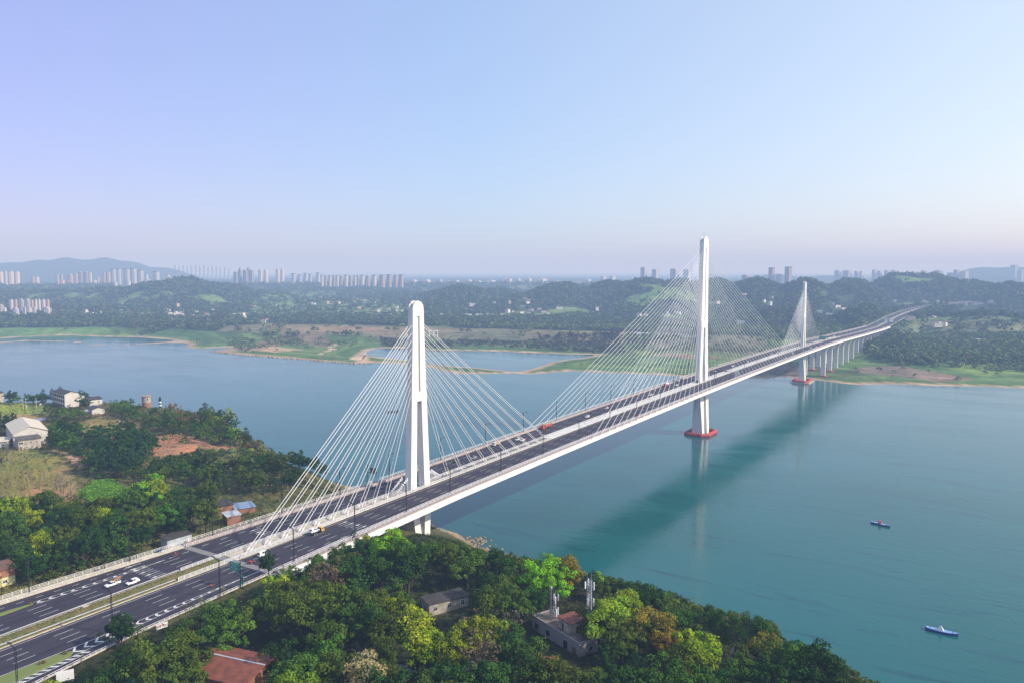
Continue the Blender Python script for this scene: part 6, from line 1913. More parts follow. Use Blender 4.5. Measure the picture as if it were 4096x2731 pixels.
def make_protos():
    for hi in (True, False):
        tagname = 'hi' if hi else 'lo'
        for i in range(6 if hi else 4):
            rng = np.random.default_rng(100 + i + (50 if not hi else 0))
            k = 40 if hi else 22
            c = clumps_broad(rng, k, .70 + .25 * rng.random(), 1.30, -.6); c[:, :2] *= (1 + .25 * rng.normal(size=2)); r = .15 + .25 * rng.random(k) ** 1.5
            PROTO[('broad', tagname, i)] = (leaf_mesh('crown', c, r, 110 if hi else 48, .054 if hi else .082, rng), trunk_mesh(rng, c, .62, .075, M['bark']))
            # pine: tall, tufts on layered boughs with gaps
            c = []
            for l in range(9):
                z = .95 + 1.75 * l / 9; w = .80 * (1 - (l / 9.5) ** 1.6) + .10; m = max(3, int(7 * w + 1)); a0 = rng.random() * 6
                for q in range(m):
                    a = a0 + 2 * math.pi * q / m + rng.normal() * .3; ww = w * (.55 + .5 * rng.random()); c.append((ww * math.cos(a), ww * math.sin(a), z + rng.normal() * .08))
            c.append((0, 0, 2.72)); c = np.array(c)
            r = .20 + .10 * rng.random(len(c))
            PROTO[('pine', tagname, i)] = (leaf_mesh('crown', c, r, 70 if hi else 34, .052 if hi else .078, rng, .5, .55), trunk_mesh(rng, c, .9, .07, M['bark'], 8))
            # feathery bamboo plumes
            c = []; r = []
            for q in range(14):
                a = rng.random() * 6.3; lean = .25 + .75 * rng.random(); H = 1.5 + .8 * rng.random()
                for s in range(6):
                    t = .35 + .65 * s / 5; c.append((math.cos(a) * lean * t ** 2, math.sin(a) * lean * t ** 2, H * (t - .22 * t ** 3 * lean))); r.append(.17 * (1.15 - .5 * t))
            c = np.array(c)
            PROTO[('bamboo', tagname, i)] = (leaf_mesh('crown', c, np.array(r), 46 if hi else 22, .055 if hi else .08, rng, .1, .35), trunk_mesh(rng, c, .3, .035, M['bark'], 12))
            # thin crown, half bare
            c = clumps_broad(rng, 26, 1.0, 1.35, -.7); r = .16 + .10 * rng.random(26)
            PROTO[('sparse', tagname, i)] = (leaf_mesh('crown', c, r, 30 if hi else 14, .05 if hi else .075, rng), trunk_mesh(rng, c, .7, .055, M['bark'], 18))
            # shrub
            c = clumps_broad(rng, 15, .6, .45, -.2); r = .28 + .14 * rng.random(15)
            PROTO[('shrub', tagname, i)] = (leaf_mesh('crown', c, r, 50 if hi else 34, .07 if hi else .10, rng), trunk_mesh(rng, c, .15, .05, M['bark'], 6))
            # sapling: pole and a light brush of twigs
            c = np.array([(rng.normal() * .16, rng.normal() * .16, .8 + 1.7 * q / 14) for q in range(14)]); r = .20 + .12 * rng.random(14)
            PROTO[('sapling', tagname, i)] = (leaf_mesh('crown', c, r, 30, .055, rng, 0, .5), trunk_mesh(rng, c, .5, .03, M['pale_bark'], 10))
            c = np.array([(rng.normal() * .35, rng.normal() * .35, .7 + 1.6 * q / 18) for q in range(18)]); r = .16 + .1 * rng.random(18)
            PROTO[('bare', tagname, i)] = (leaf_mesh('crown', c, r, 8, .045, rng, 0, .4), trunk_mesh(rng, c, .4, .04, M['pale_bark'], 18))


make_protos()
SPEC = {'broad': ('broadleaf_tree', 'tree'), 'pine': ('pine_tree', 'pine'), 'bamboo': ('bamboo_clump', 'bamboo'), 'sparse': ('thin_tree', 'tree'), 'shrub': ('shrub', 'shrub'), 'sapling': ('young_tree', 'young tree'), 'bare': ('bare_tree', 'bare tree')}
HGT = {'broad': 2.15, 'pine': 2.95, 'bamboo': 2.0, 'sparse': 2.3, 'shrub': 1.0, 'sapling': 2.6, 'bare': 2.5}
KINDW = {'broad': 'broadleaf tree', 'pine': 'pine', 'bamboo': 'bamboo clump', 'sparse': 'thin-leaved tree', 'shrub': 'bush', 'sapling': 'slender young tree', 'bare': 'bare tree'}
PAL = {'dark green': (.023, .052, .014), 'deep green': (.034, .076, .016), 'olive': (.066, .092, .016), 'mid green': (.060, .118, .018), 'yellow-green': (.185, .240, .016), 'bright green': (.150, .320, .014), 'golden brown': (.19, .145, .020), 'russet': (.16, .105, .040),
       'pale': (.26, .26, .13), 'bluish dark': (.024, .056, .028), 'straw': (.25, .25, .07), 'grey brown': (.12, .095, .06)}
TREES = []        # x, y, radius, top height for spacing


QUEUE = []


def plant(kind, colour, x, y, rad, z=None, hi=True, hs=1.0, rng=NR, group=None):
    i = int(rng.integers(0, 6 if hi else 4))
    zz = (hz_(x, y) if z is None else z) - .15
    k = 1.25 + .4 * rng.random(); b = PAL[colour]; j = rng.normal(size=3) * .06
    col = tuple(max(0, b[q] * k * (1 + j[q])) for q in range(3))
    h = rad * hs * HGT[kind]
    QUEUE.append((kind, colour, x, y, zz, rad, hs, i, hi, float(rng.random() * 6.28), col, group))
    TREES.append((x, y, rad, zz + h))


def finish_plants():
    """things for the 300 largest of a kind, the rest of the wood as one mass"""
    size = lambda q: q[5] * pxm(q[2], q[3], q[4])
    rest = []
    for kind in SPEC:
        lst = sorted([q for q in QUEUE if q[0] == kind], key=size, reverse=True)
        rest += lst[298:]
        for kind_, colour, x, y, zz, rad, hs, i, hi, rot, col, group in lst[:298]:
            nm, cat = SPEC[kind]
            key = (kind, 'hi' if hi else 'lo', i)
            if key not in PROTO: key = (kind, 'lo', i % 4)
            cm, tm = PROTO[key]
            t = empty(nm, (x, y, zz), rot, None, cat, group or 'trees of the near bank', (rad, rad, rad * hs))
            c = bpy.data.objects.new('crown', cm); COL.objects.link(c); c.parent = t; c.color = (*col, 1)
            q = bpy.data.objects.new('trunk', tm); COL.objects.link(q); q.parent = t
            later(t, f'{colour} {KINDW[kind]}', (x, y, zz + rad * hs * HGT[kind] * .6))
    V, S = [], []
    for kind, colour, x, y, zz, rad, hs, i, hi, rot, col, group in rest:
        me = PROTO[(kind, 'hi' if size((0, 0, x, y, zz, rad)) > 22 else 'lo', i % 4)][0]
        n = len(me.vertices); co = np.empty(n * 3, np.float32); me.vertices.foreach_get('co', co); co = co.reshape(-1, 3)
        sh = np.empty(n * 4, np.float32); me.color_attributes['shade'].data.foreach_get('color', sh); sh = sh.reshape(-1, 4).copy()
        c, s = math.cos(rot), math.sin(rot)
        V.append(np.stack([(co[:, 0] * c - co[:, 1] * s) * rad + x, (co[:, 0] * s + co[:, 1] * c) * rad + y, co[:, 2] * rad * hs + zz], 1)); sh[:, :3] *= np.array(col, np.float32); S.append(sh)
    if V:
        V = np.concatenate(V); S = np.concatenate(S)
        me = quick_mesh('woodland', V, np.arange(len(V)).reshape(-1, 4))
        a = me.color_attributes.new('shade', 'FLOAT_COLOR', 'POINT'); a.data.foreach_set('color', S.ravel()); me.materials.append(M['leaf'])
        tag(link_mesh('woodland', me), kind='stuff')
    print('rest of the wood', len(rest))


def spot(dx, dy, hc, zmax=None):
    """ground point whose crown centre, hc above it, lies on the survey sight line"""
    z = 45.0
    for _ in range(14):
        p = at(dx, dy, z + hc); z = .5 * z + .5 * max(0.5, hz_(p[0], p[1]))
    return p[0], p[1]


def pxm(x, y, z):      # survey units per metre at a point
    return FX / KD / np.linalg.norm(np.array([x, y, z]) - CAM)


# --- particular trees of the near wood: sheet position of the crown, radius (m), kind, colour
SIG = [(905, 1262, 7.2, 'broad', 'bright green', 1.0), (872, 1262, 5.0, 'broad', 'bright green', 1.0), (945, 1275, 5.0, 'broad', 'olive', 1.0),
       (1245, 1325, 6.8, 'broad', 'bright green', 1.05), (1278, 1338, 5.5, 'broad', 'bright green', 1.0), (1225, 1375, 4.6, 'broad', 'deep green', 1.0), (1305, 1315, 5.6, 'broad', 'golden brown', 1.1), (1262, 1300, 4.4, 'broad', 'bright green', 1.2),
       (1400, 1412, 7.2, 'broad', 'yellow-green', 1.0), (1440, 1395, 5.7, 'broad', 'yellow-green', 1.0), (1375, 1440, 5.0, 'broad', 'olive', 1.0), (1500, 1440, 6.2, 'broad', 'golden brown', 1.0), (1465, 1460, 5.5, 'broad', 'olive', 1.0),
       (1590, 1500, 6.8, 'broad', 'yellow-green', 1.0), (1560, 1530, 5.5, 'broad', 'olive', 1.0), (1620, 1490, 4.4, 'broad', 'bright green', 1.0), (1540, 1480, 4.8, 'broad', 'golden brown', 1.0),
       (960, 1450, 7.5, 'broad', 'yellow-green', 1.0), (925, 1420, 5.5, 'broad', 'olive', 1.05), (985, 1485, 5.7, 'broad', 'yellow-green', 1.0), (900, 1405, 5.0, 'broad', 'yellow-green', 1.0),
       (835, 1555, 7.5, 'broad', 'pale', .9), (775, 1548, 6.1, 'broad', 'olive', 1.0), (880, 1560, 5.5, 'broad', 'olive', .9), (690, 1556, 6.1, 'broad', 'mid green', 1.0), (650, 1560, 5.1, 'broad', 'mid green', 1.0),
       (370, 1525, 8.2, 'broad', 'olive', 1.0), (425, 1500, 6.4, 'broad', 'olive', .95), (330, 1540, 6.1, 'broad', 'mid green', 1.0), (440, 1545, 5.0, 'broad', 'olive', 1.0), (405, 1480, 4.6, 'broad', 'olive', 1.0),
       (520, 1455, 6.1, 'broad', 'mid green', 1.0), (600, 1400, 6.4, 'broad', 'olive', 1.0), (665, 1370, 6.6, 'broad', 'olive', 1.05), (740, 1370, 6.8, 'broad', 'olive', 1.0), (790, 1400, 7.2, 'broad', 'olive', 1.1), (705, 1340, 5.0, 'bamboo', 'mid green', 1.1), (660, 1325, 5.0, 'bamboo', 'mid green', 1.0), (845, 1395, 6.6, 'broad', 'olive', 1.1), (830, 1345, 5.0, 'bamboo', 'mid green', 1.1),
       (780, 1325, 4.6, 'bamboo', 'mid green', 1.0), (1130, 1420, 6.0, 'sparse', 'olive', 1.0), (1125, 1385, 6.1, 'broad', 'olive', 1.0), (1090, 1440, 5.5, 'sparse', 'grey brown', 1.0), (1200, 1520, 7.2, 'broad', 'deep green', 1.0), (1175, 1475, 6.1, 'broad', 'deep green', 1.0), (1240, 1545, 5.5, 'broad', 'olive', 1.0), (1265, 1550, 4.6, 'broad', 'golden brown', 1.0),
       (617, 1288, 3.3, 'broad', 'dark green', 1.3), (612, 1296, 2.6, 'broad', 'dark green', 1.4), (277, 1443, 3.8, 'broad', 'dark green', 1.25), (272, 1452, 3.0, 'broad', 'dark green', 1.3), (311, 1450, 3.2, 'sparse', 'olive', .95), (812, 1240, 3.6, 'pine', 'bluish dark', 1.05), (842, 1235, 3.3, 'pine', 'bluish dark', 1.0), (1361, 1330, 3.6, 'pine', 'bluish dark', .95),
       (1605, 1440, 3.8, 'pine', 'bluish dark', 1.0), (1650, 1440, 3.8, 'pine', 'dark green', .95), (1690, 1450, 4.0, 'pine', 'dark green', .95), (1760, 1480, 4.4, 'broad', 'golden brown', 1.1), (1850, 1510, 4.0, 'pine', 'bluish dark', .95), (1890, 1530, 3.6, 'pine', 'bluish dark', .95), (1930, 1550, 3.4, 'pine', 'bluish dark', .9), (1720, 1440, 3.8, 'pine', 'bluish dark', .9), (1820, 1500, 4.0, 'pine', 'dark green', .9),
       (460, 1405, 4.4, 'sparse', 'olive', 1.0), (440, 1435, 3.8, 'sparse', 'olive', 1.0), (650, 1300, 2.6, 'shrub', 'russet', 1.3), (672, 1290, 2.4, 'shrub', 'russet', 1.2), (1975, 1560, 2.6, 'pine', 'bluish dark', .9), (1400, 1520, 5.0, 'bamboo', 'deep green', 1.1), (1430, 1480, 4.4, 'broad', 'olive', 1.0),
       (1670, 1500, 3.6, 'bare', 'straw', 1.0), (1705, 1540, 4.6, 'broad', 'mid green', .9), (1650, 1568, 5.0, 'broad', 'deep green', .9)]
for dx, dy, rad, kind, colr, hs in SIG:
    hc = rad * hs * HGT[kind] * .62
    x, y = spot(dx, dy, hc); plant(kind, colr, x, y, rad, hs=hs)
nsig = len(TREES)

# buildings and masts must stay in sight: sheet boxes with the distance behind which trees do not matter
KEEP = [(486, 1492, 600, 1556, 236), (978, 1362, 1070, 1394, 276), (1236, 1408, 1345, 1470, 250), (1345, 1338, 1364, 1425, 262), (1255, 1345, 1300, 1420, 255), (1618, 1512, 1712, 1562, 285), (135, 1540, 166, 1568, 250), (362, 1422, 382, 1446, 300)]
SKY = ([0, 60, 90, 140, 210, 300, 380, 450, 530, 600, 650, 700, 760, 800, 850, 900, 960, 1000, 1060, 1120, 1180, 1250, 1330, 1370, 1420, 1500, 1560, 1600, 1650, 1700, 1760, 1800, 1860, 1920, 1960, 2010, 2100],
       [1625, 1600, 1580, 1560, 1528, 1480, 1445, 1400, 1372, 1332, 1310, 1288, 1262, 1232, 1226, 1232, 1236, 1240, 1252, 1260, 1275, 1290, 1314, 1318, 1332, 1348, 1372, 1396, 1396, 1408, 1430, 1468, 1484, 1512, 1546, 1568, 1620])


def blocked(x, y, rad, zt, zb):
    s = sheet((x, y, zt)); s2 = sheet((x, y, zb + 1)); w = rad * pxm(x, y, zt) * .9; dist = math.hypot(x - CAM[0], y - CAM[1])
    for x0, y0, x1, y1, dd in KEEP:
        if dist < dd + 2 and s[0] + w > x0 and s[0] - w < x1 and s[1] < y1 and s2[1] > y0: return True
    return False


cand = [(x + R.uniform(-2.6, 2.6), y + R.uniform(-2.6, 2.6)) for x in np.arange(-232, 60, 7.0) for y in np.arange(-240, -22, 7.0)]
R.shuffle(cand)
for x, y in cand:
    z = hz_(x, y)
    if z < 1.6 or y > C_near(min(x, 0)) - (5.5 if x < -105 else 9 if x < -30 else 14): continue
    s = sheet((x, y, z + 6))
    if not (-50 < s[0] < 2400 and s[1] < 1645): continue
    edge = float(np.interp(y, *SHORE)) - x
    u = R.random()
    if edge < 55: kind, colr = ('pine', R.choice(['bluish dark', 'dark green', 'bluish dark'])) if u < .62 else ('broad', R.choice(['deep green', 'olive', 'dark green', 'mid green'])) if u < .9 else ('bamboo', 'mid green')
    else: kind, colr = ('broad', R.choice(['dark green', 'deep green', 'olive', 'olive', 'mid green', 'deep green', 'mid green', 'yellow-green'])) if u < .74 else ('pine', R.choice(['bluish dark', 'dark green'])) if u < .84 else ('bamboo', R.choice(['mid green', 'deep green', 'olive'])) if u < .93 else ('sparse', R.choice(['olive', 'olive', 'grey brown']))
    rad = R.uniform(4.6, 7.2) if kind != 'pine' else R.uniform(3.2, 4.4)
    hs = R.uniform(.95, 1.2)
    if any((x - a) ** 2 + (y - b) ** 2 < (.62 * (rad + r0)) ** 2 for a, b, r0, _ in TREES): continue
    for _ in range(6):
        top = z + rad * hs * HGT[kind]; s = sheet((x, y, top))
        lim = float(np.interp(s[0], *SKY)) - 4
        if s[1] >= lim: break
        rad *= .86
    else: continue
    if rad < 1.5: continue
    if blocked(x, y, rad, z + rad * hs * HGT[kind], z): continue
    plant(kind, colr, x, y, rad, hs=hs)
print('near wood trees', len(TREES))

# --- trees of the headland and roadside on the left --------------------------
WOODS = [  # outline on the sheet, ground height, spacing, radius range, kinds, colours
    ([(0, 1215), (60, 1205), (150, 1205), (230, 1200), (330, 1188), (420, 1190), (490, 1200), (520, 1190), (530, 1212), (440, 1246), (330, 1282), (200, 1320), (90, 1354), (45, 1356), (40, 1320), (0, 1310)], 43, 5.6, (4.2, 6.0), ['broad', 'broad', 'broad', 'broad', 'bamboo'], ['dark green', 'deep green', 'olive', 'dark green', 'olive', 'mid green', 'mid green', 'yellow-green']),
    ([(300, 1165), (360, 1150), (380, 1180), (340, 1200), (305, 1190)], 44, 6.5, (4.2, 5.4), ['broad'], ['yellow-green', 'bright green', 'yellow-green']),
    ([(390, 1165), (480, 1150), (500, 1190), (450, 1205), (390, 1200)], 44, 6.8, (4.2, 5.6), ['broad'], ['olive', 'dark green', 'deep green']),
    ([(230, 1195), (280, 1180), (300, 1200), (250, 1210)], 44, 6, (3, 4), ['broad', 'sparse'], ['olive', 'russet']),
    ([(185, 1062), (205, 1015), (300, 1000), (350, 1022), (356, 1068), (300, 1105), (245, 1100), (190, 1095)], 45, 6.6, (3.8, 5.2), ['broad'], ['dark green', 'dark green', 'deep green', 'bluish dark']),
    ([(108, 1010), (140, 995), (185, 1010), (180, 1050), (120, 1050)], 46, 6.5, (3.6, 4.8), ['broad'], ['deep green', 'mid green', 'dark green']),
    ([(240, 948), (300, 938), (330, 945), (380, 958), (420, 975), (350, 985), (300, 975), (245, 962)], 45, 7.5, (3, 4.2), ['broad', 'broad', 'sparse'], ['deep green', 'mid green', 'olive', 'dark green']),
    ([(370, 960), (430, 968), (470, 985), (430, 995), (380, 985)], 42, 6, (2.6, 3.6), ['sparse', 'shrub', 'broad'], ['russet', 'russet', 'olive']),
    ([(330, 985), (420, 995), (500, 1005), (560, 1030), (500, 1035), (440, 1030), (360, 1005)], 43, 6.5, (2.8, 4.0), ['broad', 'broad', 'sparse'], ['deep green', 'mid green', 'olive', 'dark green']),
    ([(460, 985), (510, 975), (545, 1000), (585, 1015), (605, 1040), (570, 1050), (520, 1040), (470, 1010)], 38, 6.0, (3.2, 4.4), ['broad', 'broad', 'pine'], ['dark green', 'deep green', 'olive', 'yellow-green']),
    ([(290, 1105), (360, 1085), (440, 1070), (500, 1065), (480, 1100), (400, 1120), (330, 1135), (290, 1120)], 44, 6.8, (3.2, 4.4), ['broad', 'sparse', 'broad'], ['deep green', 'olive', 'mid green', 'dark green']),
    ([(430, 1120), (500, 1105), (560, 1085), (620, 1095), (650, 1120), (690, 1120), (700, 1140), (640, 1158), (590, 1152), (520, 1150), (470, 1150)], 40, 6.6, (3.2, 4.6), ['broad', 'broad', 'sparse'], ['dark green', 'olive', 'deep green', 'mid green', 'olive']),
    ([(560, 1050), (620, 1055), (650, 1080), (640, 1100), (590, 1085), (540, 1070)], 34, 5.5, (2.2, 3.2), ['shrub', 'sparse'], ['russet', 'straw', 'olive', 'grey brown']),
    ([(640, 1120), (690, 1118), (740, 1120), (760, 1130), (700, 1150), (620, 1165)], 30, 6, (3.0, 4.0), ['broad', 'broad'], ['olive', 'dark green', 'deep green']),
    ([(0, 912), (60, 916), (110, 918), (112, 930), (50, 932), (0, 928)], 46, 6.5, (2.8, 4.0), ['broad'], ['dark green', 'deep green', 'mid green']),
    ([(110, 955), (150, 945), (190, 952), (190, 968), (150, 975), (112, 968)], 46, 6.8, (3.4, 4.4), ['broad'], ['deep green', 'olive', 'mid green']),
    ([(0, 985), (25, 980), (32, 1000), (0, 1005)], 46, 6, (3.6, 4.6), ['broad'], ['dark green']),
    ([(180, 930), (200, 925), (203, 940), (185, 944)], 46, 6, (3.2, 4.0), ['broad'], ['dark green', 'deep green']),
    ([(0, 1050), (60, 1042), (105, 1030), (150, 1042), (120, 1060), (40, 1072), (0, 1075)], 45, 6.2, (2.8, 3.8), ['sparse', 'bare', 'bare'], ['grey brown', 'russet', 'grey brown']),
    ([(200, 1095), (260, 1092), (300, 1095), (290, 1108), (210, 1104)], 45, 5.6, (2.2, 3.2), ['broad', 'shrub'], ['deep green', 'mid green', 'dark green']),
    ([(470, 1050), (540, 1055), (560, 1070), (480, 1062), (440, 1060)], 40, 7.5, (1.9, 2.6), ['shrub'], ['pale', 'olive', 'pale']),
    ([(0, 1180), (18, 1180), (20, 1200), (0, 1205)], 44, 5, (3.2, 3.8), ['broad'], ['deep green']),
    ([(330, 1020), (420, 1028), (470, 1020), (470, 1030), (420, 1040), (340, 1032)], 43, 9, (2.0, 2.8), ['bare', 'sapling', 'broad'], ['olive', 'straw', 'deep green']),
]
KEEP2 = [(0, 1306, 40, 1368, 436), (28, 962, 106, 1032, 570), (118, 896, 180, 936, 726), (198, 920, 240, 958, 690), (324, 912, 348, 938, 706), (364, 912, 374, 946, 680), (497, 1152, 590, 1210, 390), (382, 1222, 442, 1256, 345), (0, 1003, 30, 1040, 540)]


def blocked2(x, y, rad, zt, zb):
    s = sheet((x, y, zt)); s2 = sheet((x, y, zb + 1)); w = rad * pxm(x, y, zt) * .75; dist = math.hypot(x - CAM[0], y - CAM[1])
    for x0, y0, x1, y1, dd in KEEP2:
        if dist < dd + 3 and s[0] + w > x0 and s[0] - w < x1 and s[1] < y1 - 6 and s2[1] > y0: return True
    return False


n0 = len(TREES)
for poly, zg, sp, (r0, r1), kinds, cols in WOODS:
    wp = P2(poly, zg); xs = [p[0] for p in wp]; ys = [p[1] for p in wp]
    for x in np.arange(min(xs), max(xs), sp):
        for y in np.arange(min(ys), max(ys), sp):
            X_, Y_ = x + R.uniform(-.35, .35) * sp, y + R.uniform(-.35, .35) * sp
            if not bool(inside(np.array([X_]), np.array([Y_]), wp)[0]): continue
            z = hz_(X_, Y_)
            if z < 1.5 or (X_ < -105 and Y_ < C_far(X_) + 6.2) or Y_ < (C_far(min(X_, 0)) + 7 if X_ < 0 else 30): continue
            kind = R.choice(kinds); rad = R.uniform(r0, r1)
            if any((X_ - a) ** 2 + (Y_ - b) ** 2 < (.55 * (rad + q)) ** 2 for a, b, q, _ in TREES[n0:]): continue
            hs = R.uniform(.95, 1.3)
            if blocked2(X_, Y_, rad, z + rad * hs * HGT[kind], z): continue
            plant(kind, R.choice(cols), X_, Y_, rad, hs=hs, hi=math.hypot(X_ - CAM[0], Y_ - CAM[1]) < 430)
print('left trees', len(TREES) - n0)
# tall dark feathery trees by the arched white house
for x, y, rad in ((37, 410, 3.0), (43, 409, 3.2), (31, 412, 3.0)): plant('pine', 'bluish dark', x, y, rad, hs=1.55, hi=False)
# young plantation in the field
n1 = len(TREES)
wp = P2([(0, 1085), (60, 1075), (130, 1092), (165, 1120), (195, 1165), (200, 1190), (120, 1205), (60, 1210), (0, 1205)], 45)
xs = [p[0] for p in wp]; ys = [p[1] for p in wp]
for x in np.arange(min(xs), max(xs), 4.4):
    for y in np.arange(min(ys), max(ys), 4.4):
        X_, Y_ = x + R.uniform(-1.6, 1.6), y + R.uniform(-1.6, 1.6)
        if R.random() < .25 or not bool(inside(np.array([X_]), np.array([Y_]), wp)[0]): continue
        if len(TREES) - n1 >= 150: break
        s = sheet((X_, Y_, 45)); kind = 'sapling' if s[0] < 130 else 'bare'
        plant(kind, 'straw' if kind == 'sapling' else 'grey brown', X_, Y_, R.uniform(2.3, 3.0), hi=False, hs=R.uniform(.95, 1.25), group='young trees of the plantation field')
print('plantation', len(TREES) - n1)
for x in np.arange(-228, -118, 5.2):
    if abs(x + 122) > 7 and not (-192 < x < -166): plant('broad', R.choice(['deep green', 'mid green', 'olive']), float(x), C_far(float(x)) + R.uniform(6.5, 9), R.uniform(2.3, 3.2), hs=1.0)
# roadside saplings and clipped red bushes on the island and verge
for x, y, kind, colr, rad in ((-186.5, -20.3, 'shrub', 'russet', .9), (-193, -20.6, 'shrub', 'russet', .95), (-173.8, dv(-174), 'shrub', 'golden brown', .7), (-176, -29.5, 'sapling', 'olive', 1.5), (-152, -28.2, 'sapling', 'russet', 1.6), (-126.5, -27.2, 'shrub', 'russet', .9), (-131, -27.4, 'shrub', 'russet', .9), (-188, -32, 'sapling', 'grey brown', 1.6),
                              (-160, -28.8, 'shrub', 'russet', .8), (-146, -28, 'sapling', 'straw', 1.5), (-137, -27.6, 'sapling', 'yellow-green', 1.5), (-199, -34, 'sapling', 'grey brown', 1.5)):
    plant(kind, colr, x, y, rad, z=zroad(x) + .2, hi=True, group='planted bushes and saplings along the ramp')

finish_plants()
# --- undergrowth that nobody could count ----------------------------------------


def scatter_stuff(name, pts, rad, cols, nper, leaf, rng):
    me = leaf_mesh(name, pts, rad, nper, leaf if np.ndim(leaf) == 0 else 1.0, rng, .3)
    a = me.color_attributes['shade']; buf = np.zeros(len(me.vertices) * 4, np.float32); a.data.foreach_get('color', buf); buf = buf.reshape(-1, 4)
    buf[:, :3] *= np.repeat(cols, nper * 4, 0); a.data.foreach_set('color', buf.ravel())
    if np.ndim(leaf):
        co = np.zeros(len(me.vertices) * 3, np.float32); me.vertices.foreach_get('co', co); co = co.reshape(-1, 4, 3); c = co.mean(1, keepdims=True)
        co = c + (co - c) * np.repeat(leaf, nper)[:, None, None]; me.vertices.foreach_set('co', co.astype(np.float32).ravel())
    return tag(link_mesh(name, me), kind='stuff')


m_ = 16000
X = NR.uniform(-235, 60, m_); Y = NR.uniform(-240, -24, m_); Z = h_near(X, Y)
cnx = np.interp(X, [-300, -198, -183, -165, -122, -60, 0], [-47, -29.6, -27.6, -25.8, -24.2, -22.0, -20.4])
ok = (Z > 1.2) & (Y < cnx - 4) & ((X < -60) | (Y < -30))
s = np.array([sheet((a, b, c)) for a, b, c in zip(X, Y, Z)])
ok &= (s[:, 0] > -40) & (s[:, 0] < 2400) & (s[:, 1] < 1640)
for bx0, by0, br in [(float(o.location.x), float(o.location.y), 9) for o in scene.objects if o.get('category') in ('house', 'building', 'billboard') and o.location.y < -40]: ok &= (X - bx0) ** 2 + (Y - by0) ** 2 > br ** 2
X, Y, Z = X[ok], Y[ok], Z[ok]
pc = np.array([PAL['dark green'], PAL['olive'], PAL['deep green'], (.09, .07, .03), PAL['mid green']])[NR.integers(0, 5, len(X))] * .8
scatter_stuff('undergrowth', np.stack([X, Y, Z + .25], 1), NR.uniform(.5, 1.3, len(X)), pc, 9, .30, NR)
m_ = 26000
X = NR.uniform(-260, 135, m_); Y = NR.uniform(28, 480, m_); Z = h_near(X, Y); s = np.array([sheet((a, b, c)) for a, b, c in zip(X, Y, Z)])
cfx = np.interp(X, [-300, -178, -140, -115, -80, -30, 0], [45, 32.0, 28.5, 26.3, 23.5, 21.3, 20.4])
ok = (Z > 1.0) & (Y > cfx + 5) & (s[:, 0] > -30) & ((X < -113) | (Y > 33))
bare = np.zeros(m_, bool)
for pts, col, z in NEAR_PATCH: bare |= inside(X, Y, P2(pts, z))
redp = np.zeros(m_, bool)
for q_ in (1, 3, 4, 6, 7, 8): redp |= inside(X, Y, P2(NEAR_PATCH[q_][0], NEAR_PATCH[q_][2]))
ok &= (~bare) | (NR.random(m_) < np.where(redp, .05, .30))
X, Y, Z = X[ok], Y[ok], Z[ok]
pc = np.array([PAL['olive'], PAL['mid green'], (.13, .10, .045), PAL['deep green'], (.17, .15, .06), PAL['russet']])[NR.integers(0, 6, len(X))]
scatter_stuff('undergrowth', np.stack([X, Y, Z + .2], 1), NR.uniform(.5, 1.5, len(X)), pc, 8, .34, NR)
# grass blades of the fresh green field
wp = P2(NEAR_PATCH[3][0], 45); X = NR.uniform(min(p[0] for p in wp), max(p[0] for p in wp), 9000); Y = NR.uniform(min(p[1] for p in wp), max(p[1] for p in wp), 9000)
ok = inside(X, Y, wp); X, Y = X[ok], Y[ok]; Z = h_near(X, Y)
scatter_stuff('crop_grass', np.stack([X, Y, Z + .1], 1), NR.uniform(.3, .7, len(X)), np.tile((.16, .33, .04), (len(X), 1)) * NR.uniform(.7, 1.2, (len(X), 1)), 4, .3, NR)
# dry tufts in the median
X = NR.uniform(-240, -118, 3500); lo_ = np.array([E_near(x) + 2.1 for x in X]); hi_ = np.array([E_far(x) - 2.1 for x in X]); Y = lo_ + (hi_ - lo_) * NR.random(3500); Z = np.array([zroad(float(x)) for x in X]) + .3
scatter_stuff('median_grass', np.stack([X, Y, Z], 1), NR.uniform(.15, .35, len(X)), np.where(NR.random((len(X), 1)) < .5, np.array([[.24, .17, .06]]), np.array([[.11, .15, .04]])), 4, .16, NR)
# ------------------------------------------------------------------ far woods (one mass) and far buildings
BELTS = [([(1965, 778), (2060, 770), (2352, 776), (2520, 778), (2520, 852), (2352, 842), (2200, 838), (2060, 832), (1985, 815)], 1.0),
         ([(870, 772), (1000, 775), (1200, 779), (1420, 770), (1435, 802), (1300, 794), (1100, 784), (980, 788), (880, 784)], .85),
         ([(600, 767), (690, 772), (700, 786), (620, 786)], .5), ([(515, 775), (560, 768), (620, 790), (560, 797)], .35), ([(1440, 775), (1620, 785), (1760, 795), (1760, 804), (1600, 800), (1440, 796)], .5),
         ([(0, 716), (120, 720), (300, 724), (520, 728), (640, 735), (640, 746), (520, 746), (420, 756), (330, 762), (240, 746), (0, 748)], .7),
         ([(640, 734), (900, 738), (1200, 744), (1440, 744), (1620, 744), (1780, 750), (1780, 761), (1440, 759), (1200, 755), (900, 749), (640, 746)], 1.0),
         ([(2090, 758), (2352, 760), (2500, 760), (2500, 782), (2200, 784), (2080, 778)], .22),
         ([(1880, 730), (1980, 742), (2060, 735), (2110, 722), (2180, 706), (2352, 708), (2500, 708), (2500, 758), (2200, 758), (2100, 752), (2000, 766), (1900, 772)], .8)]
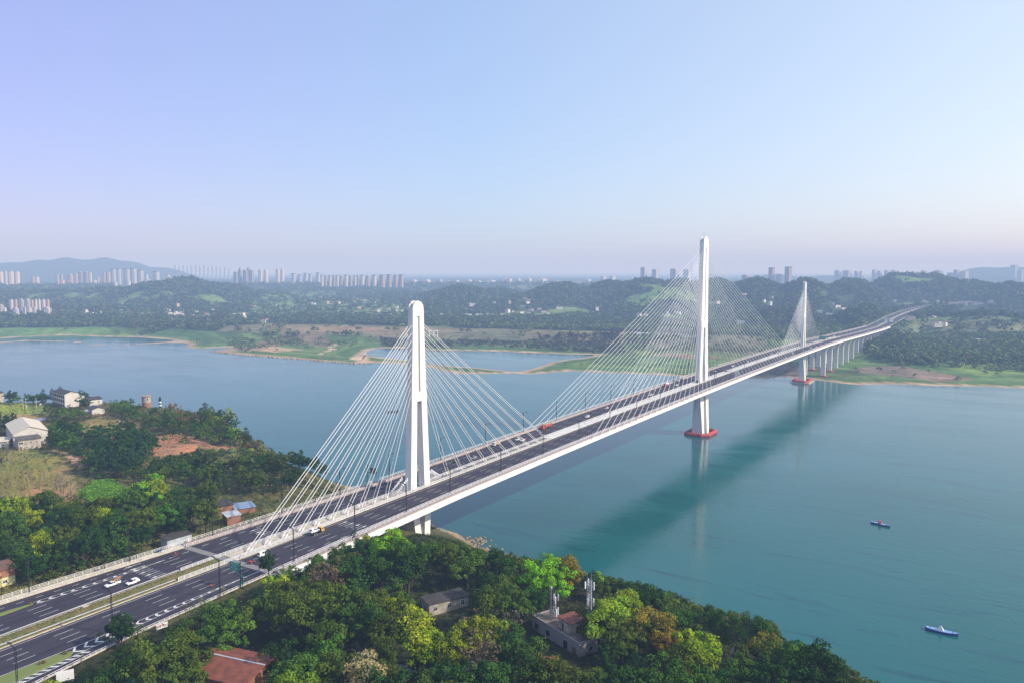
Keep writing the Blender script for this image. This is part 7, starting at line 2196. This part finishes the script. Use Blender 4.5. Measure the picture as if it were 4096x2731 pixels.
# riprap along the long spit
lp = P2(crop(0, 950, 2.296, [(1935, 1050), (2351, 1084)]) + crop(1024, 950, 2.296, [(350, 1112), (640, 1137), (900, 1158), (1065, 1158)]), 0)
lp = [p for i, p in enumerate(lp)]
q = MB()
for i in range(len(lp) - 1):
    a, b = np.array(lp[i]), np.array(lp[i + 1]); n = int(np.linalg.norm(b - a) / 1.6)
    for j in range(n):
        p = a + (b - a) * (j + R.random()) / n; s_ = R.uniform(.8, 2.4); q.box((p[0] + R.uniform(-3, 6), p[1] + R.uniform(-3, 3), .4 + s_ * .3), (s_, s_ * R.uniform(.6, 1.2), s_ * .8), R.random() * 3, taper=.6)
tag(q.build('riprap', paint('riprap', (.36, .29, .22), .95, .25, .2)), kind='stuff')

# ---- far buildings ---------------------------------------------------------------
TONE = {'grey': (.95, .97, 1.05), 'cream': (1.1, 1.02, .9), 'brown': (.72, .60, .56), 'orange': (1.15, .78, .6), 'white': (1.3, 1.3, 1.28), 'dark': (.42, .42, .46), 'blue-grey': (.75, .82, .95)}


def tower(x0, x1, yt, yb, dist, tone, label_kind='apartment tower', crown=None, mat='facade_a', turn=.72, base_z=None):
    u = (x0 + x1) / 2; p = at_dist(u, yt, dist); ztop = p[2]; w = (x1 - x0) * KD / FX * dist
    gz = 66.0 if dist > 4300 else (25.0 if base_z is None else base_z)
    H = max(6.0, ztop - gz)
    va = math.atan2(p[1] - CAM[1], p[0] - CAM[0])
    t = empty('apartment_tower' if 'tower' in label_kind else 'apartment_block', (p[0], p[1], gz), va + turn, None, 'building', 'city buildings beyond the far hills')
    a = w / 1.42
    q = MB(); q.box((0, 0, H / 2), (a, a * .55, H)); q.box((0, 0, H / 2 - 1), (a * .42, a * .96, H - 2)); q.box((a * .30, 0, H / 2 - .6), (a * .22, a * .72, H - 1.2)); q.box((-a * .30, 0, H / 2 - .6), (a * .22, a * .72, H - 1.2))
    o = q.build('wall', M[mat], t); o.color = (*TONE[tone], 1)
    q = MB(); q.box((0, 0, H + 1.5), (a * .5, a * .4, 3)); q.box((a * .3, 0, H + .6), (a * .2, a * .3, 2.2))
    if crown == 'dark': q.box((0, 0, H + 1.2), (a * 1.06, a * .62, 3.4))
    if crown == 'spire': q.loft([[(-a * .3, -a * .3, H + 2), (a * .3, -a * .3, H + 2), (a * .3, a * .3, H + 2), (-a * .3, a * .3, H + 2)], [(-.5, -.5, H + 22), (.5, -.5, H + 22), (.5, .5, H + 22), (-.5, .5, H + 22)]])
    q.build('roof', M['plain'], t).color = ((.16, .14, .15, 1) if crown else (.5, .47, .45, 1))
    later(t, f'{tone} {label_kind}' + (' with pointed roof' if crown == 'spire' else ' with dark crown' if crown else ''), (p[0], p[1], ztop - H * .2))
    return t


def c1(x0, x1, yt, yb): return (x0 / 3.36 / KD, x1 / 3.36 / KD, (1000 + yt / 3.36) / KD, (1000 + yb / 3.36) / KD)
def c2(x0, x1, yt, yb): return ((700 + x0 / 2.352) / KD, (700 + x1 / 2.352) / KD, (1020 + yt / 2.352) / KD, (1020 + yb / 2.352) / KD)
def c3(x0, x1, yt, yb): return ((2048 + x0 / 2.296) / KD, (2048 + x1 / 2.296) / KD, (850 + yt / 2.296) / KD, (850 + yb / 2.296) / KD)
def c4(x0, x1, yt, yb): return ((3072 + x0 / 2.296) / KD, (3072 + x1 / 2.296) / KD, (1050 + yt / 2.296) / KD, (1050 + yb / 2.296) / KD)


for x0, x1, a, b, tn in ((-30, 40, 300, 450, 'cream'), (50, 95, 292, 440, 'grey'), (105, 182, 296, 445, 'cream'), (190, 262, 296, 445, 'cream'), (415, 468, 366, 470, 'brown'), (468, 525, 366, 470, 'cream'), (745, 790, 336, 420, 'brown'), (800, 845, 336, 420, 'brown'), (775, 802, 420, 505, 'orange'), (812, 870, 414, 505, 'orange'), (893, 948, 412, 498, 'orange'),
                         (905, 985, 336, 470, 'brown'), (985, 1050, 326, 470, 'brown'), (1045, 1112, 300, 475, 'dark'), (1118, 1190, 300, 485, 'dark'), (1190, 1232, 310, 475, 'cream'), (1240, 1300, 410, 475, 'grey'), (1305, 1335, 372, 470, 'orange'), (1372, 1405, 380, 468, 'orange'), (1375, 1420, 312, 445, 'brown'), (1420, 1485, 306, 445, 'brown'), (1940, 1995, 336, 400, 'grey'), (2225, 2290, 342, 400, 'grey')):
    tower(*c1(x0, x1, a, b), 5200, tn, base_z=35)
for x0, x1, a, b in ((1485, 1560, 262, 445), (1560, 1628, 258, 445), (1660, 1745, 260, 445), (1745, 1838, 255, 445), (1838, 1932, 278, 425), (2048, 2147, 292, 430)): tower(*c1(x0, x1, a, b), 5300, 'blue-grey', crown='dark', base_z=35)
for x0, x1, a, b in ((2090, 2150, 415, 452), (2155, 2232, 400, 452), (2265, 2352, 388, 440), (1920, 2050, 408, 445), (1520, 1580, 440, 470), (1690, 1760, 425, 465)): tower(*c1(x0, x1, a, b), 4700, 'white', 'low city block', mat='facade_b', base_z=60)
tower(*c2(545, 595, 162, 262), 5000, 'dark', base_z=35)
tower(*c2(588, 632, 150, 262), 5100, 'dark', crown='spire', base_z=35); tower(*c2(632, 690, 146, 262), 5050, 'dark', base_z=35); tower(*c2(662, 715, 146, 262), 5150, 'brown', crown='spire', base_z=35); tower(*c2(690, 745, 146, 262), 5050, 'dark', base_z=35)
for x0, x1, a, tn in ((778, 828, 142, 'grey'), (830, 880, 145, 'cream'), (942, 988, 138, 'grey'), (988, 1030, 135, 'cream')): tower(*c2(x0, x1, a, 268), 5400, tn, base_z=35)
for x0, x1, a in ((1090, 1140, 178), (1150, 1198, 190), (1205, 1255, 176), (1255, 1292, 182), (1322, 1372, 172)): tower(*c2(x0, x1, a, 245), 5200, 'blue-grey', crown='dark', base_z=35)
for k, (x0, x1) in enumerate(((1365, 1400), (1400, 1432), (1440, 1475), (1478, 1512), (1508, 1545), (1545, 1582), (1588, 1630), (1632, 1672), (1678, 1708), (1708, 1736), (1738, 1786), (1788, 1842), (1848, 1902))): tower(*c2(x0, x1, 193 + (k % 3) * 3, 245), 4800, 'brown' if k % 2 else 'cream', 'mid-rise block', 'dark' if k % 2 == 0 else None, base_z=60)
for k, (x0, x1) in enumerate(((1915, 1985), (1985, 2044), (2050, 2100), (2100, 2156))): tower(*c2(x0, x1, 193 - (k % 2) * 3, 270), 4500, 'brown', 'mid-rise block', 'dark', base_z=50)
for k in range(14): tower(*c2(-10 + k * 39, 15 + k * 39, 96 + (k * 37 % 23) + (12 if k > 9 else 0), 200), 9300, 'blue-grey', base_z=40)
for k, (x0, x1, a) in enumerate(((1172, 1250, 506), (1276, 1355, 526), (1442, 1545, 521), (1562, 1660, 526))): tower(*c3(x0, x1, a, 600), 4700, 'grey', base_z=60)
for x0, x1, a, tn, cr in ((0, 68, 52, 'brown', 'dark'), (148, 226, 45, 'brown', 'dark'), (70, 130, 112, 'grey', None), (605, 680, 76, 'grey', None), (680, 780, 76, 'blue-grey', None), (790, 835, 82, 'blue-grey', None), (838, 880, 84, 'white', None), (952, 1000, 70, 'grey', None), (1000, 1046, 80, 'grey', None), (1065, 1120, 74, 'grey', None), (1125, 1190, 74, 'grey', None), (1400, 1462, 78, 'grey', None), (1520, 1612, 76, 'blue-grey', None), (1640, 1700, 98, 'grey', None), (1702, 1760, 72, 'blue-grey', None), (1765, 1845, 82, 'cream', None), (-250, -160, 118, 'brown', None), (-140, -60, 122, 'brown', None)):
    tower(*c4(x0, x1, a, 150), 5600 if x0 > 500 else 4600, tn, crown=cr, base_z=45)
tower(*c4(2225, 2300, 25, 100), 7500, 'blue-grey', base_z=45); tower(*c4(2290, 2352, 75, 130), 7000, 'blue-grey', base_z=45)
# low white city quarter at the foot of the plain
for k, (x0, x1, a) in enumerate(((1395, 1500, 393), (1520, 1616, 391), (1670, 1716, 388), (1915, 1992, 391), (2095, 2220, 397), (2225, 2350, 383), (1800, 1880, 398), (1740, 1790, 402), (2000, 2080, 400))):
    tower((1024 + x0 / 2.296) / KD, (1024 + x1 / 2.296) / KD, (950 + a / 2.296) / KD, 0, 5600, 'white', 'low city block', mat='facade_b', base_z=40)
for x0, x1, a in ((30, 86, 611), (125, 190, 609), (205, 340, 613), (665, 735, 616), (800, 870, 592), (880, 960, 590), (-60, 10, 612), (380, 450, 628)):
    tower(*c3(x0, x1, a, 640), 5400, 'white', 'low city block', mat='facade_b', base_z=40)
# orange and white blocks on the left shore
for x0, x1, a, tn in ((120, 178, 676, 'white'), (180, 236, 678, 'orange'), (240, 322, 672, 'blue-grey'), (324, 405, 672, 'blue-grey'), (405, 452, 682, 'orange'), (455, 500, 674, 'white'), (502, 546, 672, 'white'), (555, 610, 672, 'white'), (610, 667, 675, 'orange')):
    tower(*c1(x0, x1, a, 775), 2950, tn, 'shore apartment block', mat='facade_b', base_z=12)
for x0, x1, a in ((35, 90, 782), (310, 355, 778), (430, 490, 785), (160, 250, 788), (355, 430, 782), (560, 690, 782), (-30, 45, 742)):
    tower(*c1(x0, x1, a, 840), 2800, 'white' if x0 % 2 else 'grey', 'small shore block', mat='facade_b', base_z=10)

# small houses: five patterns, copied
HP = []
for i in range(5):
    t = empty('village_house'); L_, W_, H_ = ((10, 8, 6.5), (14, 7, 4), (9, 9, 9), (18, 8, 6.5), (12, 8, 3.5))[i]
    q = MB(); q.box((0, 0, H_ / 2 - 1), (L_, W_, H_ + 2)); o = q.build('wall', M['facade_h'], t)
    q = MB()
    if i in (1, 4): q.loft([[(x, -W_ / 2 - .5, H_ - .1), (x, 0, H_ + 1.8), (x, W_ / 2 + .5, H_ - .1)] for x in (-L_ / 2 - .5, L_ / 2 + .5)])
    else: q.box((0, 0, H_ + .15), (L_ + .8, W_ + .8, .35)); q.box((L_ * .25, 0, H_ + 1.2), (3.4, 3.2, 2.0))
    q.build('roof', M['plain'], t)
    HP.append((t, L_, H_))
used = [False] * 5
HN = 0


def village(dx, dy, tone, i=None, roofc=None, dist=None, rz=None, s=1.0):
    global HN
    i = R.randrange(5) if i is None else i
    z = 15.0
    for _ in range(12):
        p = at(dx, dy, z)
        if np.linalg.norm(p - CAM) > 4600 or p[2] > CAM[2]: p = at_dist(dx, dy, 3000)
        z = .5 * z + .5 * float(h_far(np.array([p[0]]), np.array([p[1]]))[0])
    src = HP[i][0]
    t = src if not used[i] else copy_tree(src); used[i] = True
    va = math.atan2(p[1] - CAM[1], p[0] - CAM[0])
    t.location = (p[0], p[1], z); t.rotation_euler = (0, 0, va + PI / 2 + (R.uniform(-.7, .7) if rz is None else rz)); t.scale = (s, s, s)
    tag(t, None, 'house', 'houses of the far bank')
    rc = roofc or R.choice([(.30, .28, .26), (.22, .18, .16), (.42, .40, .38), (.2, .2, .22), (.35, .16, .11)])
    for c in t.children: c.color = (*(TONE[tone] if c.name.startswith('wall') else rc), 1)
    rn = 'reddish' if rc[0] > 1.5 * rc[2] else 'pale' if rc[0] > .35 else 'dark'
    later(t, f'{tone} house with {rn} roof', (p[0], p[1], z + 3)); HN += 1


CL = [((250, 722), (250, 8), 34), ((430, 728), (90, 7), 16), ((60, 722), (60, 5), 6), ((600, 733), (60, 6), 8), ((880, 715), (45, 14), 11), ((920, 722), (30, 6), 4), ((840, 692), (40, 8), 7), ((1190, 690), (60, 10), 9), ((1230, 715), (60, 12), 9), ((1165, 720), (25, 14), 5), ((1400, 690), (60, 14), 8), ((1560, 690), (50, 14), 8), ((1680, 670), (50, 12), 8), ((1780, 690), (50, 10), 6), ((1895, 702), (60, 8), 9), ((1960, 708), (50, 8), 7), ((1990, 690), (40, 8), 3),
      ((2150, 650), (70, 8), 5), ((2260, 662), (70, 10), 6), ((2060, 735), (60, 5), 5), ((2150, 742), (30, 3), 4), ((300, 700), (120, 10), 6), ((1500, 705), (60, 10), 5), ((1460, 650), (60, 8), 4), ((700, 668), (120, 8), 8)]
for (cx, cy), (sx, sy), n in CL:
    for _ in range(n): village(cx + R.gauss(0, 1) * sx * .5, cy + R.gauss(0, 1) * sy * .5, R.choice(['white', 'cream', 'white', 'grey', 'orange', 'white', 'brown']))
# long school-like rows
for dx, dy, n in ((1018, 728, 1), (1075, 728, 1), (1100, 728, 1), (1125, 728, 1), (950, 727, 1), (1085, 699, 1), (1285, 713, 1), (1905, 727, 1), (1700, 745, 1), (2140, 748, 1)): village(dx, dy, 'white', 3, (.6, .6, .6), rz=0, s=1.25)
for k, (dx, dy, L_) in enumerate(((2335, 768, 60), (2252, 785, 36), (1720, 753, 50), (1470, 770, 40))):
    p = at(dx, dy, 13.5); va = math.atan2(p[1] - CAM[1], p[0] - CAM[0]); t = empty('long_shed', (p[0], p[1], 13.0), va + PI / 2 - .15, None, 'shed', 'houses of the far bank')
    q = MB(); q.box((0, 0, 2), (L_, 16, 5)); q.build('wall', M['plaster_white'], t)
    q = MB(); q.loft([[(x, -8.6, 4.5), (x, 0, 6.6), (x, 8.6, 4.5)] for x in (-L_ / 2 - .5, L_ / 2 + .5)]); q.build('roof', M['sheet_white'], t)
    later(t, 'long low white shed on the far plain', (p[0], p[1], 15))
# white gate-like shelters by the far terrace
for k, dx in enumerate((991, 1001)):
    p = at(dx, 773, 13); va = math.atan2(p[1] - CAM[1], p[0] - CAM[0]); t = empty('gate_tower', (p[0], p[1], 12.5), va + PI / 2, ('white portal structure on the far terrace, left of two', 'white portal structure on the far terrace, right of two')[k], 'gate')
    q = MB()
    for s_ in (-4, 4): q.box((s_, 0, 6), (2.4, 2.4, 12))
    q.build('post', M['white_concrete'], t); q = MB(); q.box((0, 0, 13), (12, 3, 2.4)); q.build('beam', M['white_concrete'], t)
print('houses', HN)

n_ = 90000
ang = PSI + NR.uniform(-.66, .66, n_); rr = 1150 * (5000 / 1150) ** NR.random(n_)
X = CAM[0] + rr * np.cos(ang); Y = CAM[1] + rr * np.sin(ang)
d_, dm_ = far_fields(X, Y)
t_ = vnoise(X, Y, 70, 51) * .5 + .5; t3_ = vnoise(X, Y, 190, 53) * .5 + .5; t2_ = vnoise(X, Y, 22, 52) * .5 + .5
pr = ss((dm_ - 40) / 80) * np.where((t3_ > .66) & (t_ > .35), .06, .95)
for pts, col, z in FAR_PATCH: pr[inside(X, Y, P2(pts, z))] = .02
gf = inside(X, Y, P2([(500, 668), (640, 652), (700, 648), (900, 655), (1000, 668), (900, 690), (760, 700), (640, 690), (560, 690)], 95)) & (rr > 2500)
pr[gf] = np.where(t2_[gf] > .6, .3, .05)
low = (d_ > 16) & (dm_ < 40); pr = np.where(low, np.maximum(pr, .008 + .22 * (t3_ > .62) * (t_ > .55) * (dm_ > -60)), pr)
for pts, p_ in BELTS: m = inside(X, Y, P2(pts, 12)); pr[m] = np.maximum(pr[m], p_ * (.75 + .25 * (t_[m] > .4)))
pr[(d_ < 8)] = 0
off = np.abs(Y - yroad(X)); pr[(off < 32) & (X < 2620)] = 0
pr[(np.abs(Y) < 34) & (X < 1240)] = 0; pr[(np.abs(Y) < 25) & (X < 1570)] = 0
pr[(off < 75) & (X > 1540) & (X < 1760) & (Y < yroad(X))] *= .15
HPOS = np.array([(o.location.x, o.location.y) for o in scene.objects if o.parent is None and o.get('category') in ('house', 'shed', 'gate', 'building') and o.location.x > 900])
vx, vy = HPOS[:, 0] - CAM[0], HPOS[:, 1] - CAM[1]; L_ = np.hypot(vx, vy); vx /= L_; vy /= L_
for hx, hy, ux, uy in zip(HPOS[:, 0], HPOS[:, 1], vx, vy):
    du = (X - hx) * ux + (Y - hy) * uy; dv_ = -(X - hx) * uy + (Y - hy) * ux
    pr[(np.abs(dv_) < 13) & (du < 14) & (du > -75)] = 0
xe = NR.uniform(1235, 1500, 260); ye = NR.uniform(-80, -25, 260)      # thicket that screens the last columns
X = np.concatenate([X, xe]); Y = np.concatenate([Y, ye]); rr = np.concatenate([rr, np.hypot(xe - CAM[0], ye - CAM[1]) + 900]); t2_ = np.concatenate([t2_, NR.random(260)]); pr = np.concatenate([pr, np.ones(260)])
_a, _b = far_fields(xe, ye); d_ = np.concatenate([d_, _a]); dm_ = np.concatenate([dm_, np.full(260, 60.0)])
kp = NR.random(len(X)) < pr
X, Y, rr, t2_, d_ , dm_ = X[kp], Y[kp], rr[kp], t2_[kp], d_[kp], dm_[kp]
ZF = h_far(X, Y)
k_ = len(X); print('far wood clumps', k_)
rad = (2.6 + rr / 420.0) * NR.uniform(.7, 1.35, k_); rad = np.where((dm_ < 40) & (d_ > 0), rad * .6, rad)
base = np.array([[.056, .094, .040], [.074, .116, .044], [.092, .110, .044], [.095, .13, .045], [.11, .10, .06]])[NR.choice(5, k_, p=[.34, .3, .18, .12, .06])]
sc = inside(X, Y, P2(BELTS[1][0], 12)); base[sc] = np.array([.062, .060, .042]) * NR.uniform(.6, 1.2, (sc.sum(), 1))
base = base * (.8 + .4 * t2_[:, None]) * np.where(rr < 2000, 1.35, 1.0)[:, None]
scatter_stuff('forest', np.stack([X, Y, ZF + rad * .45], 1), rad, base, 13, rad * .42, NR)
# ------------------------------------------------------------------ labels that say where
LAND = [('the red-roofed shed', 540, 1525), ('the low beige house', 1025, 1380), ('the white-tiled building', 1290, 1450), ('the tall lattice mast', 1355, 1390), ('the grey tiled hut', 1665, 1538), ('the bright green deck-side trees', 905, 1258), ('the bright green riverside trees', 1258, 1322), ('the lone joint-side tree', 617, 1285),
        ('the foot of the nearest pylon', 960, 1200), ('the waterline boulders', 1092, 1250), ('the overhead green sign', 535, 1318), ('the white billboard', 150, 1555), ('the red banner', 372, 1435), ('the blue-roofed shed', 905, 1540), ('the golden riverside trees', 1500, 1430), ('the dark pines at the river edge', 1880, 1520), ('the dark pine pair by the deck', 828, 1230),
        ('the yellow and brick house', 18, 1338), ('the cream-roofed hall', 70, 985), ('the arched white house', 150, 915), ('the cream gabled house', 221, 948), ('the round tank tower', 337, 925), ('the striped beacon', 368, 930), ('the bright green crop patch', 250, 1135), ('the red earth clearing', 430, 1040), ('the bare red slope', 225, 1025), ('the orange brick sheds', 540, 1180), ('the white sheet-metal store', 410, 1240), ('the green river flat', 740, 1105), ('the pedestrians on the far walkway', 480, 1240), ('the pickup truck', 250, 1335), ('the pale green field by the poles', 60, 935), ('the plantation field', 90, 1150),
        ('the left mountain', 145, 600), ('the left wooded hill', 430, 650), ('the orange and white shore blocks', 65, 700), ('the twin pointed roofs', 570, 622), ('the brown mid-rise row', 830, 640), ('the head of the nearest pylon', 957, 700), ('the low white city quarter', 1150, 645), ('the head of the tallest pylon', 1615, 560), ('the four grey towers', 1530, 630), ('the head of the far pylon', 1850, 655), ('the two brown towers', 1790, 628), ('the right-hand wooded hill', 2080, 630), ('the far viaduct', 1960, 775), ('the curve of the far road', 2080, 725), ('the far plain shed', 2330, 765), ('the lagoon', 1100, 810), ('the left shore inlet', 330, 780), ('the cables of the tallest pylon', 1500, 720), ('the left far village', 250, 722), ('the white portals on the far terrace', 996, 768), ('the greenest hillside field', 700, 668), ('the hamlet past the far pylon', 1930, 705)]
grp = {}
for o, ph_, (sx, sy) in PENDING:
    k = min(range(len(LAND)), key=lambda i: (LAND[i][1] - sx) ** 2 + (1.6 * (LAND[i][2] - sy)) ** 2)
    nm, lx, ly = LAND[k]; ddx, ddy = sx - lx, sy - ly
    if abs(ddx) > abs(ddy) * 1.2: dr_ = 'right of' if ddx > 0 else 'left of'
    else: dr_ = 'below' if ddy > 0 else 'above'
    grp.setdefault((ph_, nm, dr_), []).append((ddx * ddx + ddy * ddy, o))
SORD = ['nearest', 'second', 'third', 'fourth', 'fifth', 'sixth', 'seventh', 'eighth', 'ninth', 'tenth', 'eleventh', 'twelfth', 'thirteenth', 'fourteenth', 'fifteenth', 'sixteenth', 'seventeenth', 'eighteenth', 'nineteenth', 'twentieth']
for (ph_, nm, dr_), lst in grp.items():
    lst.sort(key=lambda q_: q_[0])
    for i, (_, o) in enumerate(lst):
        if len(lst) == 1: o['label'] = f'{ph_} {dr_} {nm}'
        else: o['label'] = f'{ph_} {dr_} {nm}, ' + ('nearest' if i == 0 else f'{ORD[min(i, len(ORD) - 1)]} nearest')
_seen = {}
for o in scene.objects:
    l = o.get('label')
    if l and o.parent is None: _seen.setdefault(l, []).append(o.name)
    if l and not 4 <= len(l.split()) <= 16: print('LABEL', len(l.split()), l)
for l, v in _seen.items():
    if len(v) > 1: print('SAME', len(v), l)
